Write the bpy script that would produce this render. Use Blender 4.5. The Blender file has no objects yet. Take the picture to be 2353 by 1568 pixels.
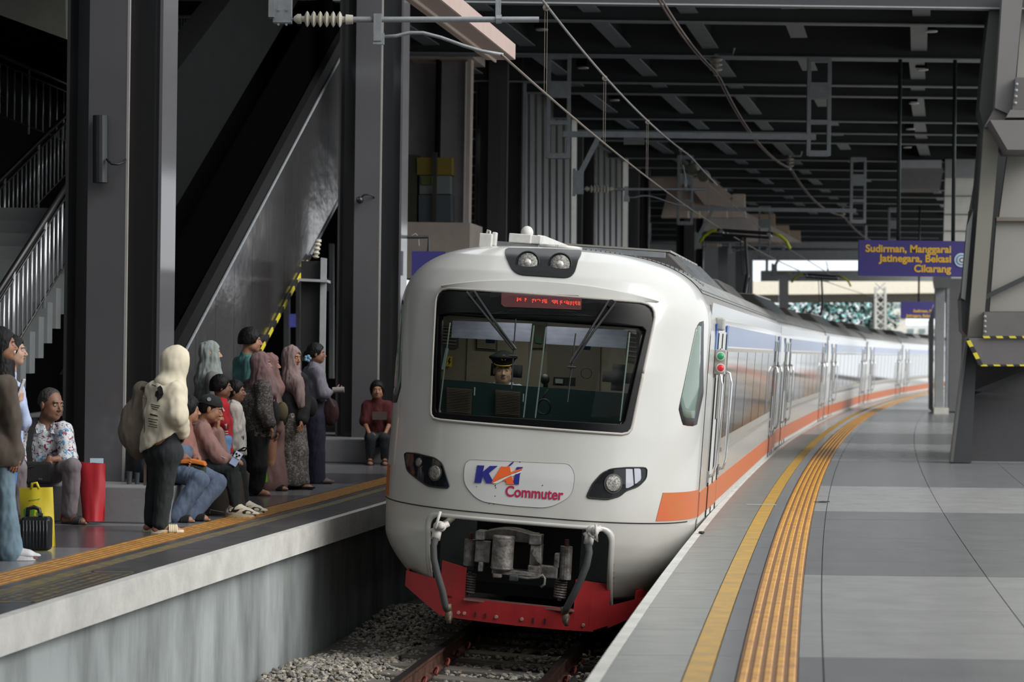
import bpy, bmesh, math, random
import numpy as np
from mathutils import Vector, Matrix, noise
random.seed(7); RNG = np.random.default_rng(7)
S = bpy.context.scene
COL = S.collection
# ------------------------------------------------------------ camera, world, exposure
F = 85/36*2353; ROLL = .012; PITCH = math.atan(24/F)
cam = bpy.data.objects.new('camera', bpy.data.cameras.new('camera')); COL.objects.link(cam)
cam.data.lens = 85; cam.data.sensor_width = 36
cam.data.clip_end = 2000
cr, sr, cp, sp = math.cos(ROLL), math.sin(ROLL), math.cos(PITCH), math.sin(PITCH)
fw = Vector((0, cp, sp)); upv = Vector((0, -sp, cp)); rx = Vector((1, 0, 0))
R_im = rx*cr + upv*sr; U_im = upv*cr - rx*sr
cam.matrix_world = Matrix(((R_im.x, U_im.x, -fw.x, 0), (R_im.y, U_im.y, -fw.y, 0), (R_im.z, U_im.z, -fw.z, 1.6), (0, 0, 0, 1)))
cam.data.dof.use_dof = True; cam.data.dof.focus_distance = 22.0; cam.data.dof.aperture_fstop = 3.0
S.camera = cam
S.view_settings.view_transform = 'Standard'; S.view_settings.look = 'None'
S.view_settings.exposure = 0.0; S.view_settings.gamma = 1; S.view_settings.use_curve_mapping = False
S.cycles.use_denoising = True
S.cycles.max_bounces = 8; S.cycles.diffuse_bounces = 4; S.cycles.transparent_max_bounces = 12
w = bpy.data.worlds.new('world'); S.world = w; w.use_nodes = True
nt = w.node_tree; nt.nodes.clear()
o_ = nt.nodes.new('ShaderNodeOutputWorld'); bg = nt.nodes.new('ShaderNodeBackground')
tc = nt.nodes.new('ShaderNodeTexCoord'); nz = nt.nodes.new('ShaderNodeTexNoise'); nz.inputs['Scale'].default_value = 2.2; nz.inputs['Detail'].default_value = 5
cr_ = nt.nodes.new('ShaderNodeValToRGB'); cr_.color_ramp.elements[0].position = .35; cr_.color_ramp.elements[1].position = .65
cr_.color_ramp.elements[0].color = (.80, .88, .95, 1); cr_.color_ramp.elements[1].color = (1, 1, 1, 1)
nt.links.new(tc.outputs['Generated'], nz.inputs['Vector']); nt.links.new(nz.outputs['Fac'], cr_.inputs['Fac'])
nt.links.new(cr_.outputs['Color'], bg.inputs['Color']); bg.inputs['Strength'].default_value = 1.35
nt.links.new(bg.outputs[0], o_.inputs[0])
sun = bpy.data.objects.new('sun', bpy.data.lights.new('sun', 'SUN')); COL.objects.link(sun)
sun.data.energy = 3.2; sun.data.angle = math.radians(40); sun.data.color = (1, .97, .93)
sun.rotation_euler = (math.radians(56), 0, math.radians(62))

# ------------------------------------------------------------ pixel <-> world helpers
def ray(px, py):
    a = (px-1176.5)/F; b = (784-py)/F
    u = a*cr - b*sr; v = a*sr + b*cr
    return Vector((u, cp-v*sp, sp+v*cp))
CAMP = Vector((0, 0, 1.6))
def W(px, py, Y):
    d = ray(px, py); return CAMP + d*(Y/d.y)
def G(px, py, z=0):
    d = ray(px, py); return CAMP + d*((z-1.6)/d.z)
def XR(Y): return -.97+.108*Y+.000625*Y*Y
def XC(Y): return XR(Y)-1.72
def XL(Y):
    t = min(1, max(0, (Y-14)/11)); return XR(Y)-(3.68-.22*t)

# ------------------------------------------------------------ materials
def lin(c):
    if isinstance(c, str):
        c = c.lstrip('#'); c = [int(c[i:i+2], 16)/255 for i in (0, 2, 4)]
    return tuple((x/12.92 if x <= .04045 else ((x+.055)/1.055)**2.4) for x in c)
MATS = {}
def mat(name, col, rough=.6, metal=0, var=.12, vscale=4, bump=0, bscale=60, col2=None, spec=.5, emit=0, coat=0, stretch=None, obj_coord=True, alpha=1, trans=0, ramp=(.35, .65), bdist=.01):
    if name in MATS: return MATS[name]
    m = bpy.data.materials.new(name); m.use_nodes = True; MATS[name] = m
    nt = m.node_tree; b = nt.nodes['Principled BSDF']
    c = lin(col); c2 = lin(col2) if col2 else tuple(x*(1-var) for x in c)
    b.inputs['Roughness'].default_value = rough; b.inputs['Metallic'].default_value = metal
    b.inputs['Specular IOR Level'].default_value = spec
    b.inputs['Coat Weight'].default_value = coat; b.inputs['Coat Roughness'].default_value = .08
    b.inputs['Alpha'].default_value = alpha
    b.inputs['Transmission Weight'].default_value = trans
    t = nt.nodes.new('ShaderNodeTexCoord'); mp = nt.nodes.new('ShaderNodeMapping')
    nt.links.new(t.outputs['Object'], mp.inputs['Vector'])
    if stretch: mp.inputs['Scale'].default_value = stretch
    n = nt.nodes.new('ShaderNodeTexNoise'); n.inputs['Scale'].default_value = vscale; n.inputs['Detail'].default_value = 6; n.inputs['Roughness'].default_value = .62
    nt.links.new(mp.outputs[0], n.inputs['Vector'])
    r = nt.nodes.new('ShaderNodeValToRGB'); r.color_ramp.elements[0].position = ramp[0]; r.color_ramp.elements[1].position = ramp[1]
    r.color_ramp.elements[0].color = (*c2, 1); r.color_ramp.elements[1].color = (*c, 1)
    nt.links.new(n.outputs['Fac'], r.inputs['Fac']); nt.links.new(r.outputs['Color'], b.inputs['Base Color'])
    if emit:
        nt.links.new(r.outputs['Color'], b.inputs['Emission Color']); b.inputs['Emission Strength'].default_value = emit
    if bump:
        n2 = nt.nodes.new('ShaderNodeTexNoise'); n2.inputs['Scale'].default_value = bscale; n2.inputs['Detail'].default_value = 4
        nt.links.new(mp.outputs[0], n2.inputs['Vector'])
        bp = nt.nodes.new('ShaderNodeBump'); bp.inputs['Strength'].default_value = bump; bp.inputs['Distance'].default_value = bdist
        nt.links.new(n2.outputs['Fac'], bp.inputs['Height']); nt.links.new(bp.outputs[0], b.inputs['Normal'])
    return m
def rampnode(nt, stops, interp='CONSTANT'):
    r = nt.nodes.new('ShaderNodeValToRGB'); r.color_ramp.interpolation = interp
    e = r.color_ramp.elements
    while len(e) < len(stops): e.new(.5)
    for k, (p, c) in enumerate(stops): e[k].position = p; e[k].color = (*lin(c), 1)
    return r
def glass(name, tint, rough=.02, transp=.75, gl=.25):
    m = bpy.data.materials.new(name); m.use_nodes = True; nt = m.node_tree; nt.nodes.clear()
    o = nt.nodes.new('ShaderNodeOutputMaterial'); mx = nt.nodes.new('ShaderNodeMixShader')
    tr = nt.nodes.new('ShaderNodeBsdfTransparent'); g = nt.nodes.new('ShaderNodeBsdfGlossy')
    tr.inputs['Color'].default_value = (*lin(tint), 1); g.inputs['Roughness'].default_value = rough
    lw = nt.nodes.new('ShaderNodeFresnel'); lw.inputs['IOR'].default_value = 1.16
    ad = nt.nodes.new('ShaderNodeMath'); ad.operation = 'ADD'; ad.inputs[1].default_value = gl
    nt.links.new(lw.outputs[0], ad.inputs[0]); nt.links.new(ad.outputs[0], mx.inputs[0])
    nt.links.new(tr.outputs[0], mx.inputs[1]); nt.links.new(g.outputs[0], mx.inputs[2]); nt.links.new(mx.outputs[0], o.inputs[0])
    return m

# ------------------------------------------------------------ objects
SPACE = {}
def thing(name, label, cat, loc=(0, 0, 0), group=None, M=None):
    o = bpy.data.objects.new(name, None); COL.objects.link(o); o.empty_display_size = .2
    m = M.copy() if M else Matrix.Translation(Vector(loc))
    o.matrix_world = m; SPACE[o.name] = m
    o['label'] = label; o['category'] = cat
    if group: o['group'] = group
    return o
def tag(o, label=None, cat=None, group=None, kind=None):
    if label: o['label'] = label
    if cat: o['category'] = cat
    if group: o['group'] = group
    if kind: o['kind'] = kind
    return o
class MB:
    def __init__(s): s.v = []; s.f = []; s.m = []; s.mi = 0
    def add(s, vs, fs):
        b = len(s.v); s.v.extend([tuple(v) for v in vs])
        for f in fs: s.f.append(tuple(b+i for i in f)); s.m.append(s.mi)
        return s
    def box(s, c, size, ax=None, rz=0):
        c = Vector(c); hx, hy, hz = size[0]/2, size[1]/2, size[2]/2
        if ax is None:
            ax = (Vector((math.cos(rz), math.sin(rz), 0)), Vector((-math.sin(rz), math.cos(rz), 0)), Vector((0, 0, 1)))
        P = [c+ax[0]*(i*hx)+ax[1]*(j*hy)+ax[2]*(k*hz) for k in (-1, 1) for j in (-1, 1) for i in (-1, 1)]
        return s.add(P, [(0, 2, 3, 1), (4, 5, 7, 6), (0, 1, 5, 4), (2, 6, 7, 3), (0, 4, 6, 2), (1, 3, 7, 5)])
    def bar(s, a, b, wd, ht, up=(0, 0, 1)):
        a = Vector(a); b = Vector(b); d = (b-a); L = d.length; d.normalize(); u = Vector(up)
        r = d.cross(u)
        if r.length < 1e-4: r = d.cross(Vector((1, 0, 0)))
        r.normalize(); u = r.cross(d)
        return s.box((a+b)/2, (wd, L, ht), (r, d, u))
    def tube(s, pts, r, n=8, caps=True, r2=None):
        pts = [Vector(p) for p in pts]; N = len(pts); vs = []; prev = None
        for i, p in enumerate(pts):
            d = (pts[min(i+1, N-1)]-pts[max(i-1, 0)]).normalized()
            if prev is None:
                a = d.cross(Vector((0, 0, 1)))
                if a.length < .01: a = d.cross(Vector((1, 0, 0)))
            else: a = prev-d*prev.dot(d)
            a.normalize(); prev = a; b = d.cross(a)
            rr = r if r2 is None else r+(r2-r)*i/max(1, N-1)
            if isinstance(r, (list, tuple)): rr = r[i]
            vs += [p+a*(rr*math.cos(2*math.pi*k/n))+b*(rr*math.sin(2*math.pi*k/n)) for k in range(n)]
        fs = [(i*n+k, i*n+(k+1) % n, (i+1)*n+(k+1) % n, (i+1)*n+k) for i in range(N-1) for k in range(n)]
        if caps: fs += [tuple(range(n))[::-1], tuple((N-1)*n+k for k in range(n))]
        return s.add(vs, fs)
    def lathe(s, o, axis, prof, n=16, caps=True):
        o = Vector(o); d = Vector(axis).normalized(); L = [(o+d*h, max(r, 1e-4)) for h, r in prof]
        a = d.cross(Vector((0, 0, 1)))
        if a.length < .01: a = d.cross(Vector((1, 0, 0)))
        a.normalize(); b = d.cross(a); vs = []
        for p, r in L: vs += [p+a*(r*math.cos(2*math.pi*k/n))+b*(r*math.sin(2*math.pi*k/n)) for k in range(n)]
        N = len(L); fs = [(i*n+k, i*n+(k+1) % n, (i+1)*n+(k+1) % n, (i+1)*n+k) for i in range(N-1) for k in range(n)]
        if caps: fs += [tuple(range(n))[::-1], tuple((N-1)*n+k for k in range(n))]
        return s.add(vs, fs)
    def ell(s, c, rad, n=12, m=8, ax=None):
        c = Vector(c); ax = ax or (Vector((1, 0, 0)), Vector((0, 1, 0)), Vector((0, 0, 1))); vs = []
        for j in range(m+1):
            t = math.pi*j/m
            for k in range(n):
                p = 2*math.pi*k/n
                vs.append(c+ax[0]*(rad[0]*math.sin(t)*math.cos(p))+ax[1]*(rad[1]*math.sin(t)*math.sin(p))+ax[2]*(rad[2]*math.cos(t)))
        return s.add(vs, [(j*n+k, (j+1)*n+k, (j+1)*n+(k+1) % n, j*n+(k+1) % n) for j in range(m) for k in range(n)])
    def prism(s, pts, d):
        """closed planar outline (3D points) swept by vector d"""
        pts = [Vector(p) for p in pts]; n = len(pts); d = Vector(d)
        return s.add(pts+[p+d for p in pts], [tuple(range(n)), tuple(range(n, 2*n))[::-1]]+[(i, i+n, (i+1) % n+n, (i+1) % n) for i in range(n)])
    def sweep(s, sec, path):
        """sec: [(x,z)] closed; path: function list of (origin, ax, az)"""
        n = len(sec); vs = []
        for o, ax, az in path:
            vs += [o+ax*x+az*z for x, z in sec]
        N = len(path)
        return s.add(vs, [(i*n+k, i*n+(k+1) % n, (i+1)*n+(k+1) % n, (i+1)*n+k) for i in range(N-1) for k in range(n)]+[tuple(range(n))[::-1], tuple((N-1)*n+k for k in range(n))])
def fixn(me):
    bm = bmesh.new(); bm.from_mesh(me); bmesh.ops.recalc_face_normals(bm, faces=bm.faces); bm.to_mesh(me); bm.free()
def obj(name, mb, m, parent=None, local=False, smooth=False, fix=True, bev=0):
    me = bpy.data.meshes.new(name)
    v = mb.v
    if parent is not None and not local:
        Mi = SPACE[parent.name].inverted(); v = [Mi @ Vector(p) for p in v]
    me.from_pydata([tuple(p) for p in v], [], mb.f)
    for x in (m if isinstance(m, (list, tuple)) else [m]): me.materials.append(x)
    me.polygons.foreach_set('material_index', mb.m)
    if fix: fixn(me)
    if smooth: me.polygons.foreach_set('use_smooth', [True]*len(me.polygons))
    o = bpy.data.objects.new(name, me); COL.objects.link(o)
    if parent is not None: o.parent = parent; SPACE[o.name] = SPACE[parent.name]
    else: SPACE[o.name] = Matrix.Identity(4)
    if bev:
        b = o.modifiers.new('b', 'BEVEL'); b.width = bev; b.segments = 2; b.limit_method = 'ANGLE'; b.angle_limit = math.radians(40)
    if smooth and not bev:
        try:
            me.shade_smooth() if False else None
        except Exception: pass
    return o
def autosmooth(o, ang=35):
    me = o.data; bm = bmesh.new(); bm.from_mesh(me); a = math.radians(ang)
    for e in bm.edges:
        if len(e.link_faces) == 2 and e.calc_face_angle(0) > a: e.smooth = False
    for f in bm.faces: f.smooth = True
    bm.to_mesh(me); bm.free(); return o
def copyof(o, parent, loc, rot=None, scale=None):
    c = o.copy(); COL.objects.link(c); c.parent = parent; c.location = loc
    if rot is not None: c.rotation_euler = rot
    if scale is not None: c.scale = scale
    return c
def textmesh(body, size, align='LEFT', bold=0):
    cu = bpy.data.curves.new('t', 'FONT'); cu.body = body; cu.size = size; cu.align_x = align; cu.offset = bold; cu.resolution_u = 4
    t = bpy.data.objects.new('t', cu); COL.objects.link(t)
    bpy.context.view_layer.update()
    me = bpy.data.meshes.new_from_object(t.evaluated_get(bpy.context.evaluated_depsgraph_get()))
    vs = [tuple(v.co) for v in me.vertices]; fs = [tuple(p.vertices) for p in me.polygons]
    bpy.data.objects.remove(t); bpy.data.curves.remove(cu); bpy.data.meshes.remove(me)
    return vs, fs
def smoothstep(a, b, x):
    t = min(1, max(0, (x-a)/(b-a))); return t*t*(3-2*t)
# ============================================================ SETTING
M_edge = mat('platform_edge_concrete', '#cbcac4', .75, var=.25, vscale=3, bump=.3, bscale=30)
M_wallc = mat('pit_wall_concrete', '#a3aaaa', .85, col2='#6f7473', vscale=1.3, stretch=(1.2, 1.2, .35), bump=.5, bscale=14)
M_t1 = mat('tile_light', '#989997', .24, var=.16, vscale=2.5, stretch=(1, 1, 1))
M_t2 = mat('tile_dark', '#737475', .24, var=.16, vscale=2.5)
M_t3 = mat('tile_edge', '#83847f', .36, var=.3, vscale=5, stretch=(.6, 2, 1))
M_grout = mat('grout', '#4c4c4a', .8)
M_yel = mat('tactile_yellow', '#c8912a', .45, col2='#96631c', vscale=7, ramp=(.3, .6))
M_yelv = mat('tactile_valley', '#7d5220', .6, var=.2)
M_yel2 = mat('yellow_line_paint', '#b98d2c', .5, col2='#8e7a45', vscale=5, ramp=(.3, .62))
M_yelworn = mat('worn_yellow_paint', '#7a6a3a', .5, col2='#54544e', vscale=9, ramp=(.42, .58))
M_steel = mat('dark_painted_steel', '#444446', .55, coat=.6, var=.12, vscale=.8, bump=.05, bscale=8)
M_steel2 = mat('column_face_steel', '#565558', .5, coat=.8, var=.1, vscale=.8)  # same grey paint as the dark steel, lighter for flanges turned to the light
M_black = mat('blackened_deck', '#0c0d0e', .9, var=.3, spec=.1)
M_flange = mat('beam_flange_steel', '#8a8d90', .5, var=.15)  # beam steel made paler, putting the light on the bottom flanges into colour
M_beam = mat('roof_beam_steel', '#2b2c2e', .6, var=.15, vscale=2)
M_beige = mat('beige_concrete', '#d6c5b7', .8, var=.14, vscale=2)
M_galv = mat('galvanised_steel', '#8f9396', .5, metal=.35, var=.2, vscale=12)
M_darkwall = mat('dark_cladding', '#1d1c1e', .8, var=.15)

def strip(mb, x0, x1, Y0, Y1, z, n=None, base=None, th=.02):
    base = base or XR
    n = n or max(2, int((Y1-Y0)/1.2)); path = []
    for i in range(n+1):
        Y = Y0+(Y1-Y0)*i/n; path.append((Vector((base(Y), Y, 0)), Vector((1, 0, 0)), Vector((0, 0, 1))))
    return mb.sweep([(x0, z), (x1, z), (x1, z-th), (x0, z-th)], path)
# ---- right platform
mb = MB(); strip(mb, 0, 16, 2, 135, -.012, 60, th=1.2)
floorR = tag(obj('floor', mb, M_grout), 'grey tiled right-hand platform that curves beside the train', kind='structure')
mb = MB(); strip(mb, -.01, .06, 2, 135, .0, 60, th=.22); e1 = obj('coping', mb, M_edge, floorR)
def tilebox(mb, base, a, b, Ya, Yb, z=0, g=.004):
    P = []
    for Y in (Ya+g, Yb-g):
        for x in (a+g, b-g): P.append((base(Y)+x, Y, z))
    v = [P[0], P[1], P[3], P[2]]
    mb.add(v+[(x, y, z-.02) for x, y, z in v], [(0, 1, 2, 3), (0, 4, 5, 1), (1, 5, 6, 2), (2, 6, 7, 3), (3, 7, 4, 0)])
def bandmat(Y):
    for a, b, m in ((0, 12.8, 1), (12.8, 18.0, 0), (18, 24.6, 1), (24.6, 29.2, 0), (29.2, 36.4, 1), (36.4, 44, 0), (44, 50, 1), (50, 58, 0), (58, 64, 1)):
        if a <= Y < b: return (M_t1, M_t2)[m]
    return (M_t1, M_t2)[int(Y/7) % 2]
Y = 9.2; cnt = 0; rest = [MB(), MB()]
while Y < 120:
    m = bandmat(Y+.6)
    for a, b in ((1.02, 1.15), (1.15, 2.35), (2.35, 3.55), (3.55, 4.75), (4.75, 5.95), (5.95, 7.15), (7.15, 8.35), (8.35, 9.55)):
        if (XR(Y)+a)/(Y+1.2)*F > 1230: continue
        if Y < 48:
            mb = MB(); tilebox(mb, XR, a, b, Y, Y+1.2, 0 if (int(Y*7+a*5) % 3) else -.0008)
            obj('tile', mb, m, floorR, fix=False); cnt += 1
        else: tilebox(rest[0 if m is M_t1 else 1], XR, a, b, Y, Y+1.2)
    for a, b in ((.06, .455), (.59, .715)):
        if Y < 48:
            mb = MB(); tilebox(mb, XR, a, b, Y, Y+1.2); obj('edge_tile', mb, M_t3 if a < .2 else M_t2, floorR, fix=False)
        else: tilebox(rest[0], XR, a, b, Y, Y+1.2)
    Y += 1.2
for k in (0, 1): tag(obj('far_tiles', rest[k], (M_t1, M_t2)[k], floorR, fix=False), kind='stuff')
mb = MB(); strip(mb, .458, .587, 6, 120, .001, 100, th=.015); obj('yellow_line', mb, M_yel2, floorR)
def tactile(parent, base, x0, Y0, Y1, split, M_yel=None):
    M_yel = M_yel or globals()['M_yel']
    Y = Y0
    sec = [(0, -.02), (0, .002)]
    for k in range(5):
        c = .03+.06*k
        sec += [(c-.019, .002), (c-.013, .0085), (c+.013, .0085), (c+.019, .002)]
    sec += [(.3, .002), (.3, -.02)]
    far = MB()
    while Y < Y1:
        if Y < split:
            mb = MB(); n = 1; Yb = Y+.3
        else:
            mb = far; Yb = Y+1.2; n = 1
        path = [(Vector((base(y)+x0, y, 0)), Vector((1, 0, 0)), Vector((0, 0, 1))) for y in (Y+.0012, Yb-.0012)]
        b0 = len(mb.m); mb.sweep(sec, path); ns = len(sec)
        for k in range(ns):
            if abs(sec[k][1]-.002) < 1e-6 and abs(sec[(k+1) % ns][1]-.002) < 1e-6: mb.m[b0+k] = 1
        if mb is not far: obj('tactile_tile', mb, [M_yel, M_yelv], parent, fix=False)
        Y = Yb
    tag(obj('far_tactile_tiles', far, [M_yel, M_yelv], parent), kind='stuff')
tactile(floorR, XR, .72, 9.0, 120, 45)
mb = MB(); mb.box((XR(25.7)+.45, 25.7, .004), (.32, .05, .003), rz=0); obj('white_tick_mark', mb, mat('white_paint', '#b9bab8', .6), floorR)
# little litter on the right platform
mb = MB(); c = G(1893, 1155); mb.tube([c+Vector((math.cos(a)*.06*(1+.4*math.sin(a*2)), math.sin(a)*.09, .006)) for a in [k*.5 for k in range(12)]]+[c+Vector((-.11, -.02, .006))], .004, 5)
tag(obj('plastic_strap', mb, mat('black_plastic', '#1c1c1e', .5), None), 'thin black looped strap lying on the grey tiles beside the yellow ridges', 'litter')
mb = MB(); c = G(1612, 1227); mb.ell(c+Vector((0, 0, .012)), (.03, .05, .012), 8, 5)
tag(obj('crumpled_wrapper', mb, MATS['black_plastic'], None), 'small dark crumpled scrap at the right platform edge near the train corner', 'litter')
# ---- left platform
mb = MB(); strip(mb, -14, 0, 2, 135, -.012, 60, base=XL, th=.2)
floorL = tag(obj('floor', mb, M_grout), 'grey left-hand platform floor where the passengers wait', kind='structure')
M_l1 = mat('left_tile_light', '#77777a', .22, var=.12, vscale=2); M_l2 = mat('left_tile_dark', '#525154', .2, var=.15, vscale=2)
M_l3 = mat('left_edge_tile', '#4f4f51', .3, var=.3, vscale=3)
Y = 12.0
restl = MB()
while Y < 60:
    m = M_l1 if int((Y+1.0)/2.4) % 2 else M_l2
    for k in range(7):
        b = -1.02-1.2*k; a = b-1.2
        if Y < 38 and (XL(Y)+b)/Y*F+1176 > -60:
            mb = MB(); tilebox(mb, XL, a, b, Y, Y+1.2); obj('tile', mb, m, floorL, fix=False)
        elif Y >= 38 and k < 3: tilebox(restl, XL, a, b, Y, Y+1.2)
    for a, b in ((-.455, -.06), (-.68, -.585)):
        if Y < 38: mb = MB(); tilebox(mb, XL, a, b, Y, Y+1.2); obj('edge_tile', mb, M_l3, floorL, fix=False)
        else: tilebox(restl, XL, a, b, Y, Y+1.2)
    Y += 1.2
tag(obj('far_tiles', restl, M_l2, floorL, fix=False), kind='stuff')
mb = MB(); strip(mb, -.58, -.455, 10, 60, .001, 80, base=XL, th=.015); obj('yellow_line', mb, M_yelworn, floorL)
def XL2(Y): return XL(Y)-.99
tactile(floorL, XL2, 0, 13.2, 60, 40, mat('tactile_worn', '#a9772a', .5, col2='#7d5524', vscale=7))
mb = MB(); strip(mb, -.06, .02, 2, 135, .001, 80, base=XL, th=.225); o = obj('coping', mb, M_edge, floorL)
# worn stencil (box outline + faint lines) on the edge strip
mb = MB()
def stencil(Ya, Yb, xa, xb):
    P = [Vector((XL(Ya)+xa, Ya, .0012)), Vector((XL(Ya)+xb, Ya, .0012)), Vector((XL(Yb)+xb, Yb, .0012)), Vector((XL(Yb)+xa, Yb, .0012))]
    mb.add(P, [(0, 1, 2, 3)])
for a, b in ((15.05, 15.1), (17.15, 17.2)): stencil(a, b, -.42, -.1)
for xa in (-.42, -.115): stencil(15.05, 17.2, xa, xa+.02)
for i in range(3):
    y = 15.2
    while y < 17.0:
        l = random.uniform(.05, .16); stencil(y, min(y+l, 17.05), -.36+.08*i, -.315+.08*i); y += l+random.uniform(.02, .05)
obj('floor_stencil', mb, M_yelworn, floorL)
# pit walls
mb = MB(); strip(mb, -.5, -.13, 2, 135, -.2, 80, base=XL, th=1.6)
wl = tag(obj('wall_left', mb, M_wallc), 'streaked grey concrete wall under the left platform edge', kind='structure')
mb = MB(); mb.add([(-30, 2, -1.45), (30, 2, -1.45), (60, 400, -1.45), (-30, 400, -1.45)], [(0, 1, 2, 3)])
tag(obj('floor', mb, mat('track_bed_dirt', '#3d3a36', .95, var=.4, vscale=6)), 'dark track bed between the platforms', kind='structure')

# ---- track
M_rail = mat('rusty_rail', '#6b4a3c', .7, col2='#3d2a24', vscale=9, metal=.2)
M_railtop = mat('worn_rail_head', '#4a4645', .35, metal=.8, var=.2)
M_sleeper = mat('concrete_sleeper', '#6f6a62', .9, var=.25, bump=.4, bscale=50)
M_clip = mat('red_rail_clip', '#8a3a35', .6, var=.3)
track = thing('railway_track', 'rusty two-rail track on concrete sleepers leading under the train', 'track', (XC(20), 20, -1.25))
for sx, dz in ((-.565, .03), (.565, -.03)):
    for nm, sec, m in (('rail', [(-.065, -.16), (.065, -.16), (.065, -.148), (.012, -.13), (.01, -.05), (.03, -.03), (.034, -.002), (-.034, -.002), (-.03, -.03), (-.01, -.05), (-.012, -.13), (-.065, -.148)], M_rail),):
        path = []
        for i in range(40):
            Y = 10+i*2.2; path.append((Vector((XC(Y)+sx, Y, -1.1+dz)), Vector((1, 0, 0)), Vector((0, 0, 1))))
        mb = MB(); mb.sweep(sec, path); r = obj(nm, mb, m, track)
        mb = MB(); mb.sweep([(-.033, -.003), (.033, -.003), (.033, .002), (-.033, .002)], path); obj('rail_head', mb, M_railtop, r)
clip_mb = None
for i in range(24):
    Y = 17.4+.6*i
    for_z = -1.1-.16
    mb = MB(); mb.box((XC(Y), Y, for_z-.085), (2.0, .22, .17), ax=(Vector((.99, -.13, -.055)).normalized(), Vector((.13, .99, 0)).normalized(), Vector((.05, 0, 1)).normalized()))
    sl = obj('sleeper', mb, M_sleeper, track, bev=.012)
    if Y < 25:
        for sx, dz in ((-.565, .03), (.565, -.03)):
            for sd in (-1, 1):
                c = Vector((XC(Y)+sx+sd*.085, Y, -1.255+dz)); pts = []
                for k in range(11):
                    a = math.pi*k/10; pts.append(c+Vector((sd*.02*math.sin(a*1.5), -.07*math.cos(a), .012+.06*math.sin(a))))
                mb = MB(); mb.tube(pts, .011, 6); obj('rail_clip', mb, M_clip, sl, smooth=True)
# ballast
M_st = [mat('stone_%d' % k, c, .9, var=.3, vscale=20, bump=.3) for k, c in enumerate(('#8c8983', '#a29c91', '#716e6b', '#b4ad9f', '#857b6c'))]
def stone_mesh(seed, m):
    r = random.Random(seed); bm = bmesh.new(); bmesh.ops.create_icosphere(bm, subdivisions=1, radius=1)
    for v in bm.verts:
        n = v.co.normalized(); q = .75+.5*r.random(); v.co = Vector((n.x*q, n.y*q*.8, n.z*q*.62))
    me = bpy.data.meshes.new('stone'); bm.to_mesh(me); bm.free(); me.materials.append(m); return me
SM = [stone_mesh(k, M_st[k % 5]) for k in range(15)]
def ballast_z(Y, off):
    z = -1.235
    if off < -.75: z += .05*smoothstep(-.75, -1.1, off)+.05*math.sin(Y*1.3)*smoothstep(-.9, -1.3, off)
    return z
mb = MB()
path = [(Vector((XC(y), y, 0)), Vector((1, 0, 0)), Vector((0, 0, 1))) for y in np.linspace(8, 60, 40)]
mb.sweep([(-1.83, -1.6), (1.6, -1.6), (1.6, -1.275), (.7, -1.29), (.5, -1.29), (-.5, -1.29), (-.7, -1.29), (-1.0, -1.245), (-1.83, -1.22)], path)
ballast = tag(obj('ballast', mb, mat('ballast_fines', '#4d4a45', .95, var=.4, vscale=30, bump=.8, bscale=60)), 'bed of grey crushed stones around the rails', 'ballast', kind='stuff')
ballast['kind'] = 'stuff'
cands = []
for i in range(9500):
    Y = random.uniform(16.5, 26.5)
    off = random.uniform(-1.8, -.64) if random.random() < .62 else random.uniform(-.5, .5) if random.random() < .75 else random.uniform(.63, 1.6)
    fy = ((Y-17.4) % .6); slp = min(fy, .6-fy) < .11
    if slp and abs(off) < 1.0 and random.random() < .93: continue
    z = ballast_z(Y, off)-random.random()*.022
    if abs(off) < .55: z -= .02
    s = random.uniform(.016, .034)
    cands.append((Y, off, z, s))
pxy = lambda c: (Y0 := c[0], 0)
vis = [c for c in cands if 18.4 < c[0] < 22.5 and -1.7 < c[1] < -.64]
vis.sort(key=lambda c: -c[3]/c[0]); chosen = set(id(c) for c in vis[:290])
smb = MB(); ico = [(v.co.copy() if False else tuple(v.co)) for v in SM[0].vertices]
meshes = [([tuple(v.co) for v in m.vertices], [tuple(p.vertices) for p in m.polygons]) for m in SM]
for c in cands:
    Y, off, z, s = c; p = Vector((XC(Y)+off, Y, z)); k = random.randrange(15)
    e = (random.uniform(-.6, .6), random.uniform(-.6, .6), random.uniform(0, 6.28))
    if id(c) in chosen:
        so = bpy.data.objects.new('stone', SM[k]); COL.objects.link(so); so.parent = ballast; so.location = p; so.rotation_euler = e; so.scale = (s,)*3
    else:
        Rm = Matrix.LocRotScale(p, __import__('mathutils').Euler(e), Vector((s,)*3)); smb.mi = k % 5
        smb.add([Rm @ Vector(v) for v in meshes[k][0]], meshes[k][1])
smb.mi = 0
tag(obj('loose_stones', smb, M_st, ballast, fix=False), kind='stuff')

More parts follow.
